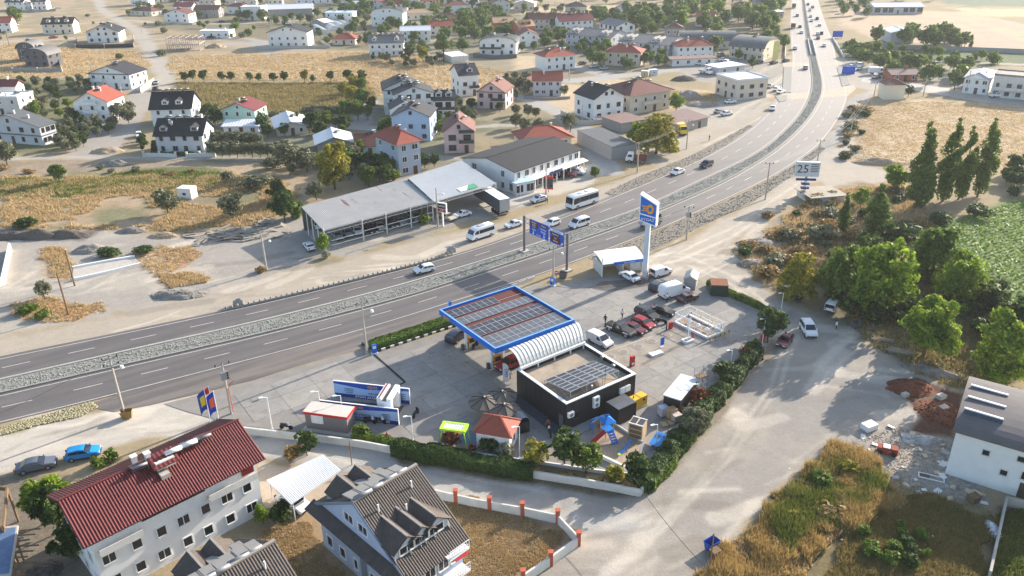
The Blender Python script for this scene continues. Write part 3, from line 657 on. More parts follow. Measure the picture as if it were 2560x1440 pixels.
 def row(face,n,length):
  for f in range(nf):
   z=f*fh+fh*.52
   for i in range(n):
    u=length*(i+.5+(rnd.random()-.5)*.18)/n;ww_=win[0]*(1.35 if rnd.random()<.3 else 1);hh=win[1]
    if face=='F':
     if door and f==0 and i==n//2:window(t,u,-.0,1.05,.95,2.0,0,FR_D,'door',M('door_wood',(88,64,48),.6,0,.1,2));continue
     window(t,u,0,z,min(ww_,length/n*.75),hh,0,frm)
    elif face=='L':window(t,0,u,z,min(ww_,length/n*.75),hh,-math.pi/2,frm)
    else:window(t,w,u,z,min(ww_,length/n*.75),hh,math.pi/2,frm)
 if F:row('F',F,w)
 if L:row('L',L,d)
 if Rr:row('R',Rr,d)
 if gw and rise>1.7 and roof in('gable_y','barrel_y'):
  for u in((w*.5,)if gw==1 else(w*.4,w*.6)):window(t,u,0,h+rise*.36,.8,.9,0,frm)
 for u in dorm:
  dw,dh=2.0,1.25;x=u*w;y0=d*.1;z0=h+rise*.2+.05;dl=(dh+.1)/(rise/(d/2))+.3
  q=MB();q.box(x-dw/2,x+dw/2,y0,y0+dl,z0-.3,z0+dh);q.poly([(x-dw/2,y0,z0+dh),(x+dw/2,y0,z0+dh),(x,y0,z0+dh+.7)]);do=q.build('dormer',wm,t)
  e=MB();slab(e,[(x-dw/2-.25,y0+dl+1,z0+dh-.15),(x-dw/2-.25,y0-.25,z0+dh-.15),(x,y0-.25,z0+dh+.75),(x,y0+dl+1,z0+dh+.75)],.1)
  slab(e,[(x+dw/2+.25,y0-.25,z0+dh-.15),(x+dw/2+.25,y0+dl+1,z0+dh-.15),(x,y0+dl+1,z0+dh+.75),(x,y0-.25,z0+dh+.75)],.1)
  e.build('dormer_roof',rm,do);window(do,x,y0,z0+dh*.5,1.1,.7,0,frm,'dormer_window')
 for(u0,u1,f)in balc:
  q=MB();zb=f*fh;q.box(u0*w,u1*w,-1.2,.0,zb-.16,zb);bo=q.build('balcony',wm,t)
  q=MB();q.box(u0*w,u1*w,-1.2,-1.12,zb+.003,zb+.95).box(u0*w,u0*w+.08,-1.12,0,zb+.003,zb+.95).box(u1*w-.08,u1*w,-1.12,0,zb+.003,zb+.95);q.build('railing',frm if frm is FR_D else wm,bo)
 for i in range(chim):
  x=w*(.25+.5*rnd.random());y=d*(.3+.4*rnd.random());z=zr(x,y)
  q=MB().box(x-.25,x+.25,y-.25,y+.25,z-.4,z+.9).box(x-.33,x+.33,y-.33,y+.33,z+.9,z+1.02);q.build('chimney',wm,ro)
 for i in range(heat):
  if roof=='gable_y':x=w/2+(-1.1 if i%2 else 1.1);y=d*(.2+.6*(i+.5)/heat)
  elif roof=='flat':x=w*(i+.5)/heat;y=d*.6
  else:x=w*(.1+.8*(i+.5)/heat);y=d*.5
  heater(ro,x,y,zr(x,y)-.1,rnd.uniform(-.25,.25)+R(-140)-ang,1.0,hk)
 if skirt:
  q=MB();q.box(-.35,w+.35,-.45,.0,skirt-.12,skirt+.06).box(w,w+.35,0,d,skirt-.12,skirt+.06).box(-.35,0,0,d,skirt-.12,skirt+.06);q.build('cornice',rm,t)
 return t
 # ---- upper left
house((18,26),(62,26),9,2,'white house with dark roof at the top left edge, left of its twin','gable_x',2.4,rmat='dark',heat=1,dorm=(.35,.7))
house((84,25),(118,24),9,2,'white house with dark roof at the top left edge, right of its twin','gable_x',2.4,rmat='dark',heat=1,dorm=(.4,))
house((-25,83),(31,81),9,2,'white house with plain red roof cut off by the left edge','gable_x',2.6,rmat='red',F=3)
house((110,86),(186,84),9,2,'cream house with blue shutters and three white dormers','gable_x',2.6,wall='cream',rmat='dark',dorm=(.2,.5,.8),heat=2,F=4)
house((220,108),(300,105),13,2,'wide white house with black solar roof inside a black fence','gable_y',3.2,rmat='black',heat=3,F=4,gw=2,oh=1.0,fr=FR_D)
house((50,153),(92,152),9,2,'dark grey house with arched roof, the rear one of the walled pair','barrel_y',2.6,wall='dgrey',rmat='grey',F=2,heat=1)
house((66,167),(124,168),9,1.8,'dark grey house with white arched roof edge behind a low wall','barrel_y',2.8,wall='dgrey',rmat='grey',F=3,heat=1,fr=FR_D)
house((228,220),(330,223),11,2,'large white house with dark gabled roof beside the dirt track','gable_y',3.0,rmat='dark',heat=2,F=4,Rr=3,balc=((.1,.35,1),),chim=0,skirt=5.6)
house((194,303),(278,303),11,2.3,'white house with orange red tiled gable among olive trees','gable_y',3.0,rmat='red',heat=2,F=3,Rr=3,balc=((.3,.7,1),(.3,.7,2)),chim=2)
house((-40,352),(110,364),(152,352),2,'unfinished grey house with dark tiled roof by the left edge','gable_y',3.0,wall='lgrey',rmat='greygreen',heat=0,F=5,Rr=3,chim=2,fr=FR_D,skirt=2.9)
house((-40,287),(54,287),9,2,'pale house with small red roof at the left edge above the grove','flat',0,wall='dirty',rmat='white',F=3,heat=2)
house((-10,262),(50,262),5,2.4,'narrow red roofed upper house at the left edge','gable_x',1.6,wall='white',rmat='maroon',F=2)
house((384,316),(484,313),11,2,'white house with steep charcoal roof and twin dormers, rear of the pair','gable_x',4.0,rmat='black',heat=5,dorm=(.36,.7),F=3,chim=0,hk=HEAT)
house((396,384),(512,383),9.5,1.9,'white and grey house with charcoal roof and two dormers, front of the pair','gable_x',3.4,rmat='black',heat=4,dorm=(.17,.83),F=4,wall='lgrey',fr=FR_G,chim=2)
house((560,318),(642,320),9,2,'mint green house with dark red roof behind a white lean-to','gable_y',2.0,wall='green',rmat='maroon',heat=2,F=3)
house((561,336),(648,335),4,1,'white lean-to with ribbed sheet roof in front of the mint green house','shed',.8,wall='white',rmat='white',F=3,fh=2.6,chim=0,ribs=.8)
house((694,341),(768,334),14,1,'low grey barn with white metal gable roof and a solar heater','gable_y',1.5,wall='beige',rmat='white',heat=1,F=3,fh=2.7,oh=.8,chim=0,cat='barn',name='barn',ribs=.7,gw=0)
house((797,386),(880,379),10,1,'open shed with white metal gable roof in front of the orchard','gable_y',1.6,wall='grey',rmat='white',heat=1,F=2,fh=3.1,oh=.9,chim=0,cat='shed',name='shed',ribs=.7,gw=0)
house((892,390),(962,387),9,1,'low pale green cottage with brown red tiled roof beside the blue grey house','gable_x',2.2,wall='green',rmat='brown',heat=1,F=3,fh=2.9)
house((1000,443),(1054,431),(946,417),3,'three storey blue grey house with red hipped roof behind the metal sheds','hip',2.5,wall='bgrey',rmat='red',F=2,L=2,Rr=0,heat=1,oh=.9,win=(1.2,1.3))
house((983,352),(1077,353),11,2.6,'light blue three storey gabled house with dark roof','gable_y',2.4,wall='blue',rmat='dark',F=3,Rr=2,heat=2,gw=1,fr=FR_G,win=(1.1,1.1))
house((1112,383),(1186,381),11,2.2,'pink house with brown red gable roof and balconies','gable_y',3.0,wall='pink',rmat='brown',F=2,heat=2,balc=((.5,1,1),(.5,1,2)),win=(1.4,1.4),fr=FR_D)
house((963,287),(1056,282),12,3,'tall white gabled house, rearmost of the dark roofed cluster','gable_y',2.4,rmat='dark',F=3,heat=3,balc=((0,.3,1),(0,.3,2)),skirt=8)
house((990,300),(1087,294),11,2.9,'broad white gabled house in the middle of the dark roofed cluster','gable_y',2.2,rmat='dark',F=4,heat=4,fr=FR_D)
house((980,322),(1046,318),8,2.2,'small white gabled house with large dark windows in front of the cluster','gable_y',2.0,rmat='dark',F=2,heat=1,win=(1.8,1.7),fr=FR_D,balc=((.5,1,1),))
house((1084,296),(1138,294),8,2.2,'white house with two dark rounded dormers, right end of the cluster','gable_x',1.9,rmat='dark',F=2,dorm=(.28,.74),balc=((0,1,1),(0,1,2)),fr=FR_D,win=(1.6,1.6))
house((1151,242),(1197,238),(1124,227),2.7,'tall white house with dark steep roof beyond the straw field','gable_x',2.8,rmat='dark',F=2,L=2,dorm=(.6,),balc=((.5,1,1),),heat=0,fr=FR_D)
house((1194,270),(1264,273),11,2,'pinkish beige house with maroon hipped gable roof','gable_y',3.2,wall='pink',rmat='brown',F=3,heat=1,balc=((.5,1,1),),fr=FR_D,skirt=5.6)
house((1333,240),(1403,240),9,2,'white house with grey corner stones and plain red roof','gable_x',2.2,rmat='red',F=4,wall='lgrey',chim=1)
house((1300,222),(1335,226),6,1,'small annex with brown red roof left of the corner stone house','gable_y',1.6,rmat='brown',F=1,chim=0)
house((1363,178),(1437,171),10,2,'white house with wavy red tiled roof and three chimneys','hip',2.4,rmat='red',F=4,heat=3,oh=.8,chim=2)
house((1484,303),(1557,292),(1444,284),2.5,'white house with black roof and walled yard by the lane','gable_y',3.0,rmat='black',F=3,L=2,heat=2,fr=FR_D,gw=2)
house((1574,287),(1673,271),(1554,262),2.2,'large beige villa with brown multi hipped roof','hip',3.2,wall='beige',rmat='brown',F=4,L=3,heat=3,oh=1.0,balc=((.3,.8,1),),chim=3)
house((1787,233),(1839,251),(1881,236),2.3,'beige three storey block with flat roof at the bend of the highway','flat',0,wall='beige',rmat='white',F=3,L=0,Rr=3,chim=0,win=(1.2,1.2),fr=FR_G)
house((1200,138),(1290,139),11,2,'white and brown house with dark rounded roof and black terrace','barrel_y',2.4,rmat='dark',F=4,heat=2,balc=((.0,.6,1),),fr=FR_D)
house((1297,104),(1336,101),9,2.6,'unfinished red brick house with bare tan roof','gable_x',2.2,wall='brick',rmat='tan',F=3,chim=0,fr=M('brick_reveal',(150,90,66)),dorm=(.3,.7))
house((1236,90),(1284,88),9,2.4,'unfinished brick house with tan roof boards, left of its twin','gable_x',2.2,wall='brick',rmat='tan',F=3,chim=0,fr=M('brick_reveal',(150,90,66)))
house((1322,74),(1399,74),10,2,'long pale terrace with brown tiled roof, left of two in the row','gable_x',2.4,wall='beige',rmat='brown',F=6,heat=2)
house((1399,80),(1482,76),10,2,'long white terrace with maroon tiled roof, right of two in the row','gable_x',2.6,wall='white',rmat='maroon',F=6,heat=3)
house((1541,94),(1586,90),(1511,83),2,'white gabled house with grey roof and tall windows','gable_y',2.0,rmat='grey',F=2,L=4,chim=0,fr=FR_D,win=(1.4,1.6))
house((1415,113),(1526,124),(1549,111),1.9,'long grey roofed white block with arched dormers, left of two','gable_x',2.4,wall='lgrey',rmat='grey',F=8,Rr=3,dorm=(.1,.2,.75,.85),chim=0)
house((1546,132),(1671,144),(1698,127),1.9,'long grey roofed white block with arched dormers, right of two','gable_x',2.4,wall='lgrey',rmat='grey',F=8,Rr=3,dorm=(.1,.2,.65,.75),chim=0)
house((1513,163),(1598,167),10,2,'house with red hipped roof and outside stair behind garden trees','hip',2.4,wall='beige',rmat='red',F=4,heat=2,oh=.9)
house((1297,118),(1345,116),9,2,'small white house with maroon gable beside the brick house','gable_y',2.2,rmat='maroon',F=2,chim=0)
house((1692,150),(1781,147),9,2,'white restaurant house with red tiled roof by the car park','hip',2.4,rmat='red',F=5,heat=2,oh=.8)
house((1680,166),(1786,161),6,1,'low wing with brown sheet roof in front of the restaurant house','sheet',0,wall='white',rmat='brownsheet',F=4,oh=.9,chim=0)
house((1700,122),(1838,122),13,1.3,'long hall with dark rounded roof and skylights','barrel_x',3.4,wall='beige',rmat='greygreen',F=7,chim=0,heat=1)
house((1822,144),(1907,152),(1918,134),1.8,'two storey hall with dark rounded roof and balcony by the road','barrel_x',3.2,wall='beige',rmat='greygreen',F=5,heat=1,chim=0,balc=((0,1,1),))
house((1664,103),(1706,103),9,2.2,'house with dark red roof squeezed behind the long hall','hip',2.2,wall='grey',rmat='brown',F=3,heat=1)
house((1795,188),(1860,180),8,1,'low shed with pale flat sheet roof near the parked lorry','sheet',0,wall='lgrey',rmat='white',F=2,chim=0,cat='shed',name='shed')
house((1308,377),(1428,367),10,1,'low house with wide red tiled roof behind the white commercial block','hip',2.6,wall='cream',rmat='red',F=4,heat=0,oh=.9)
house((1528,401),(1590,392),(1498,350),1,'grey corrugated warehouse with flat blue grey roof','sheet',0,wall='grey',rmat='greygreen',F=0,L=0,Rr=0,fh=3.6,oh=.15,chim=0,cat='warehouse',name='warehouse',door=False)
house((1553,332),(1612,322),10,1,'open shed with flat pinkish roof left of the yellow tree','sheet',0,wall='grey',rmat='brownsheet',F=1,chim=0,fh=2.9,cat='shed',name='shed')
house((1690,335),(1768,315),9,1,'open shed with brown sheet roof right of the yellow tree','shed',.8,wall='grey',rmat='brownsheet',F=2,chim=0,fh=2.9,cat='shed',name='shed')
house((414,58),(474,58),10,2,'white and pink house with brown hipped gable and lean-to garage','gable_y',2.4,wall='white',rmat='brown',F=3,heat=2)
house((325,37),(380,40),9,1,'long low house with dark brown roof by the track fork','hip',2.2,wall='cream',rmat='brown',F=4)
house((488,44),(548,44),8,1.8,'grey house with brown roof and awning at the top','gable_x',2.0,wall='grey',rmat='brown',F=3)
house((606,50),(656,50),10,2.6,'white three storey house at the top beside the long barn','flat',0,rmat='white',F=3)
house((328,13),(372,13),9,2.6,'tall white house at the top edge','flat',0,rmat='white',F=3)
house((502,95),(574,95),8,1,'low white house with flat roof behind a grey wall','flat',0,rmat='white',F=4,fh=3.2)
house((674,119),(771,118),12,2.6,'white three storey apartment house with dark shallow gable','gable_y',2.8,rmat='black',F=5,heat=4,gw=2,oh=.8)
house((656,40),(782,36),14,1,'long barn with pale sheet roof at the top','gable_x',2.2,wall='grey',rmat='white',F=0,fh=4,chim=0,cat='barn',name='barn',door=False)
house((815,58),(883,58),9,2,'white two storey house with pale blue flat roof','sheet',0,rmat='blue',F=4,heat=2,chim=0,fh=3)
house((930,66),(1008,66),11,2.6,'white apartment house with dark barrel roof','barrel_y',2.6,rmat='dark',F=4,heat=2,gw=2)
house((832,112),(888,112),9,1,'low house with bright red hipped roof','hip',2.4,wall='beige',rmat='red',F=3,oh=.9)
house((925,142),(1010,140),10,2.2,'ornate white villa with grey roof and two gabled bays','gable_x',2.6,rmat='grey',F=5,dorm=(.15,.8),heat=5,balc=((.05,.35,1),(.65,.95,1)))
house((1004,106),(1076,104),9,2,'white building with white metal roof and stair tower','gable_x',1.6,rmat='white',F=4,chim=0)
house((1074,90),(1132,88),9,1.8,'house with red tiled roof and solar heaters behind the umbrella pine','gable_x',2.0,wall='cream',rmat='red',F=3,heat=2)
house((862,30),(900,28),9,1.6,'white shed roofed house at the top among trees','gable_x',1.6,rmat='white',F=2)
house((1010,20),(1045,20),9,2.2,'white house with dark roof at the top between tall trees','gable_y',2.0,rmat='dark',F=2)
house((1055,22),(1100,20),9,1.8,'house with red roof at the top among tall trees','gable_x',2.0,wall='cream',rmat='red',F=3)
house((1015,50),(1082,48),9,1.4,'low pale house with orange brown roof right of the barrel roofed house','hip',1.8,wall='cream',rmat='tan',F=4)
house((1085,62),(1150,60),9,1.2,'low house with dark brown roof behind the red roofed one','hip',2.0,wall='beige',rmat='brown',F=3)
house((1120,32),(1170,30),9,1.6,'white walled house with brown roof near the top centre','hip',2.0,rmat='brown',F=3)
house((1230,33),(1275,31),10,2.2,'lilac grey house with brown gable at the edge of the fields','gable_y',2.4,wall='lgrey',rmat='brown',F=3)
house((1160,60),(1215,56),8,1,'low shed with pale roof beside the utility poles','sheet',0,wall='lgrey',rmat='white',F=2,chim=0,cat='shed',name='shed')
house((740,10),(830,8),10,1.8,'pale building at the top edge behind the long barn','gable_x',1.6,wall='white',rmat='sheet',F=5)
house((560,12),(640,12),10,1.6,'group of white walls with pale roof at the top edge','gable_x',1.6,wall='cream',rmat='sheet',F=4)
house((780,66),(812,70),6,1,'open white metal roofed shed behind the apartment house','gable_y',1.4,wall='grey',rmat='white',F=0,chim=0,cat='shed',name='shed',fh=3)
# ---- right of the highway
house((2184,35),(2306,34),14,1,'long blue grey shed with white roof at the top right','gable_x',1.6,wall='lgrey',rmat='white',F=7,fh=4.2,chim=0,cat='shed',name='shed',win=(2.6,2.4),fr=FR_G)
house((2224,108),(2282,108),13,1,'grey warehouse with white roof between tall trees','gable_y',1.4,wall='lgrey',rmat='white',F=0,fh=5.0,chim=0,cat='warehouse',name='warehouse',door=False)
house((2208,249),(2258,249),6,1,'small cream transformer house with brown hipped roof','hip',1.6,wall='cream',rmat='brown',F=0,fh=5.0,chim=0,cat='building',name='transformer_house',door=False,oh=.4)
house((2228,204),(2292,203),8,1,'low open building with brown ribbed roof and white chimney','gable_x',1.2,wall='brick',rmat='brownsheet',F=3,fh=2.8,oh=.8)
house((2404,232),(2466,238),(2480,214),2,'white two storey house with pale sheet roof at the right','hip',1.4,wall='white',rmat='sheet',F=3,Rr=2,fh=2.7)
house((2474,242),(2640,258),10,2.6,'unfinished grey white apartment block at the right edge','flat',0,wall='dirty',rmat='raw' if 'raw' in ROOF else 'grey',F=6,balc=((0,1,1),),chim=0,fr=FR_G)
house((1885,22),(1930,22),10,1.4,'grey hall with white roof left of the highway at the top','gable_y',1.4,wall='grey',rmat='white',F=0,chim=0,cat='hall',name='hall',door=False,fh=4)
house((1925,45),(1958,44),8,1.2,'roadside shop with white flat roof at the top by the highway','sheet',0,wall='grey',rmat='white',F=3,chim=0,cat='shop',name='shop')
_fr=random.Random(3);_fx=[(402,6),(440,4),(475,12),(520,22),(690,22),(850,12),(905,8),(940,26),(985,30),(1135,12),(1180,20),(1215,14),(1310,26),(1440,36),(1560,30),(1700,40),(1760,66),(1850,40),(590,34),(460,34)];_fx.sort()
for _i,(_x,_y)in enumerate(_fx):
 _w=_fr.uniform(34,52);_rc,_rn=_fr.choice((('red','red'),('brown','brown'),('dark','dark'),('white','white'),('maroon','maroon')));_wc=_fr.choice(('white','cream','beige','white'))
 house((_x-_w/2,_y),(_x+_w/2,_y+_fr.uniform(-2,2)),9,_fr.choice((1,1.6,2,2)),'%s of the small far houses, %s walled with %s roof'%(nth(_i,len(_fx)),'white' if _wc=='white' else 'pale',_rn),_fr.choice(('gable_x','hip','gable_y')),2.0,wall=_wc,rmat=_rc,F=3,heat=_fr.choice((0,1)),chim=1,group='small far houses')
 # --- larger and nearer buildings
def wthing(name,label,cat,base,group=None):
 b=Vector((base[0],base[1],0));return thing(name,label,cat,b,0,group),b
def relbuild(b,name,mats,parent,base,smooth=False):
 b.v=[(v[0]-base.x,v[1]-base.y,v[2]-base.z)for v in b.v];return b.build(name,mats,parent,None,0,smooth)
def rusty(name,c,c2):
 m=M(name,c,.55,.2,.14,.35,.05,.3);t=m.node_tree;b=t.nodes['Principled BSDF']
 geo=t.nodes.new('ShaderNodeNewGeometry');mp=t.nodes.new('ShaderNodeMapping');mp.vector_type='TEXTURE';mp.inputs['Rotation'].default_value=(0,0,R(34));mp.inputs['Scale'].default_value=(1.1,8,1)
 n=t.nodes.new('ShaderNodeTexNoise');n.inputs['Scale'].default_value=.8;n.inputs['Detail'].default_value=3;t.links.new(geo.outputs['Position'],mp.inputs[0]);t.links.new(mp.outputs[0],n.inputs['Vector'])
 mr=t.nodes.new('ShaderNodeMapRange');mr.inputs['From Min'].default_value=.66;mr.inputs['From Max'].default_value=.69;t.links.new(n.outputs['Fac'],mr.inputs['Value'])
 mx=t.nodes.new('ShaderNodeMix');mx.data_type='RGBA';mx.inputs['B'].default_value=(*lin(c2),1)
 src=b.inputs['Base Color'].links[0].from_socket;t.links.new(src,mx.inputs['A']);t.links.new(mr.outputs[0],mx.inputs['Factor']);t.links.new(mx.outputs['Result'],b.inputs['Base Color'])
 return m
ZINC=rusty('zinc_rusty',(168,166,162),(122,70,56));ZINC2=M('zinc_clean',(188,190,190),.5,.2,.08,.5,.04)
WSTEEL=M('white_steel',(206,206,204),.5,0,.08,1)
def truss(b,p,q,z0,z1,n):
 a0=Vector((p.x,p.y,z0));b0=Vector((q.x,q.y,z0));up=Vector((0,0,z1-z0));b.bar(a0,b0,.09);b.bar(a0+up,b0+up,.09)
 for i in range(n):
  u,v=a0.lerp(b0,i/n),a0.lerp(b0,(i+1)/n);mid=(u+v)/2+up;b.bar(u,mid,.05);b.bar(mid,v,.05)
def metal_shed(FL,FR,BR,BL,zf,zb,label,mat,posts,rails,n,backmat):
 fl,fr,br,bl=G2(FL,zf),G2(FR,zf),G2(BR,zb),G2(BL,zb)
 t,o=wthing('metal_shed',label,'shed',fl)
 r=MB();slab(r,[fl,fr,br,bl],.06,n,.07);relbuild(r,'roof',mat,t,o)
 b=MB();truss(b,fl,fr,zf-.75,zf-.12,22);relbuild(b,'truss',WSTEEL,t,o)
 for u in posts:
  p=fl.lerp(fr,u);b=MB().box(p.x-.11,p.x+.11,p.y-.11,p.y+.11,0,zf+.3);relbuild(b,'post',WSTEEL,t,o)
 for u in(.25,.5,.75):
  p=bl.lerp(fl,u);b=MB().box(p.x-.1,p.x+.1,p.y-.1,p.y+.1,0,zb-(zb-zf)*u-.1);relbuild(b,'post',WSTEEL,t,o)
 for u0,u1,z in rails:
  p,q=fl.lerp(fr,u0),fl.lerp(fr,u1);b=MB().bar((p.x,p.y,z),(q.x,q.y,z),.12);relbuild(b,'rail',WSTEEL,t,o)
 b=MB()
 p,q=bl.lerp(fl,.03),br.lerp(fr,.03);e=(q-p).normalized();nn=Vector((-e.y,e.x,0))*.15
 b.hexa([Vector((v.x,v.y,0))for v in(p,q,q+nn,p+nn)]+[Vector((v.x,v.y,zb-.25))for v in(p,q,q+nn,p+nn)]);relbuild(b,'back_wall',backmat,t,o)
 b=MB().prism([(v.x,v.y)for v in(fl,fr,br,bl)],.0,.06);relbuild(b,'floor',CONC,t,o)
 return t,o,fl,fr,br,bl
BWALL=M('shed_block_wall',(112,108,104),.9,0,.2,.8)
metal_shed((807,576),(1082,504),(1017,445),(752,517),4.6,5.4,'long open metal shed with rust streaked corrugated roof',ZINC,(.005,.335,.55,.78,.995),((.06,.33,1.0),(.06,.33,2.0),(.34,.52,1.0),(.34,.52,2.2),(.56,.99,1.1),(.56,.99,2.2)),70,BWALL)
t,o,fl,fr,br,bl=metal_shed((1084,504),(1241,459),(1153,401),(1019,445),4.9,5.9,'open metal shed with clean pale corrugated roof and green banner',ZINC2,(.99,),(),44,BLACK)
SIGNG=M('banner_green',(72,150,112),.6,0,.05,1);SIGNW=M('banner_white',(214,220,216),.6,0,.05,1)
e=(fr-fl).normalized();up=(bl-fl).normalized();nr=e.cross(up)
def bq(b,u0,u1,v0,v1,k):b.poly([fl+e*u+up*v+nr*k for u,v in((u0,v0),(u1,v0),(u1,v1),(u0,v1))])
w_=(fr-fl).length
b=MB();b.poly([fl+e*(w_*u)+up*v+nr*.16 for u,v in((.44,.6),(.72,.6),(.72,2.9),(.44,2.9))]);relbuild(b,'banner',SIGNW,t,o)
b=MB();b.poly([fl+e*(w_*u)+up*v+nr*.2 for u,v in((.54,.6),(.72,.6),(.72,2.9),(.62,2.9))]);relbuild(b,'banner_print',SIGNG,t,o)
wb=house((1287,485),(1449,426),(1224,434),2,'white two storey commercial block with black roof and awning','gable_x',1.7,wall='white',rmat='black',F=9,L=2,Rr=2,fh=2.8,oh=.5,win=(1.0,1.4),chim=0,door=False,fr=FR_W,cat='building',name='commercial_block')
wl=(G(1449,426)-G(1287,485)).length
b=MB();b.hexa([(-1,-1.9,2.62),(wl+1.2,-1.9,2.62),(wl+1.2,-.003,2.95),(-1,-.003,2.95),(-1,-1.9,2.74),(wl+1.2,-1.9,2.74),(wl+1.2,-.003,3.1),(-1,-.003,3.1)]);b.build('awning',WHITE,wb)
for i in range(9):MB().box(wl*i/9+.3,wl*(i+1)/9-.2,-.11,-.1,.25,2.4).build('shop_window',GLASS,wb)
for i in range(10):MB().box(wl*i/9.2-.08,wl*i/9.2+.08,-1.85,-1.69,0,2.62).build('awning_post',WHITE,wb)
MB().box(wl*.42,wl*.62,-2.05,-1.95,2.5,3.3).build('shop_sign',M('shop_sign_blue',(48,62,104),.5,0,.1,2),wb)
house((1222,452),(1290,490),5,1,'low white wing with pale blue roof at the end of the commercial block','sheet',0,wall='white',rmat='blue',F=3,fh=3.0,chim=0,oh=.3,fr=FR_W,win=(1.8,1.8),name='wing',cat='building')
rh=house((205,1366),(664,1140),(116,1232),2.75,'apartment house with long crimson corrugated roof at the lower left','gable_x',2.1,oh=.9,wall='white',rmat='crim',F=7,L=3,Rr=3,at=7.8,ribs=.27,chim=2,door=False,fr=FR_W,win=(.9,1.1),cat='apartment house',name='apartment_house',amp=.09)
rw=[c for c in rh.children if c.name.startswith('wall')][0];rl=max(v.co.x for v in rw.data.vertices);rd=max(v.co.y for v in rw.data.vertices)
MB().box(rl*.28,rl*.66,-.07,.0,6.55,7.45).build('loft_shade_panel',BLACK,rh)  # black panel on the wall, painted shade of the open loft
for u0,u1 in((.02,.26),(.66,.98)):
 q=MB().box(rl*u0,rl*u1,-1.0,0,5.55,5.7);bo=q.build('balcony',WALL['dirty'],rh)
 q=MB().box(rl*u0,rl*u1,-1.0,-.92,5.703,6.4);q.build('parapet',WALL['dirty'],bo)
rr_=[c for c in rh.children if c.name.startswith('roof')][0]
HEATW=(HEAT[0],MB().tube([(-1.0,.8,1.0),(1.0,.8,1.0)],.3,12).mesh('tank',WHITE,True),HEAT[2])
for u,k in((.40,HEAT),(.60,HEATW),(.70,HEATW),(.80,HEAT)):heater(rr_,rl*u,rd*.46,7.8+1.9,R(-140)-rh.rotation_euler.z,.85,k)
q=MB().box(rl*.53-1,rl*.53+1,rd*.32,rd*.46,8.9,10.2);hb=q.build('roof_hatch',WALL['dirty'],rr_)
q=MB();slab(q,[(rl*.53-1.4,rd*.26,9.9),(rl*.53+1.4,rd*.26,9.9),(rl*.53+1.4,rd*.5,10.5),(rl*.53-1.4,rd*.5,10.5)],.08,6,.05);q.build('hatch_roof',ROOF['crim'],hb)
MB().box(rl*.47,rl*.47+.9,rd*.2,rd*.2+.9,8.4,9.3).build('vent_box',CONC,rr_)
MB().box(rl*.9,rl*.98,-.12,-.02,6.0,7.0).build('shop_sign',M('sign_dark_red',(112,20,30),.5,0,.1,2),rh)
TILE=M('tile_grey_brown',(88,80,74),.75,0,.22,1.3,.08);TRIM=M('eaves_board_blue_grey',(112,122,138),.7,0,.06,1);RIDGE=M('ridge_mortar',(150,142,134),.9,0,.2,3)
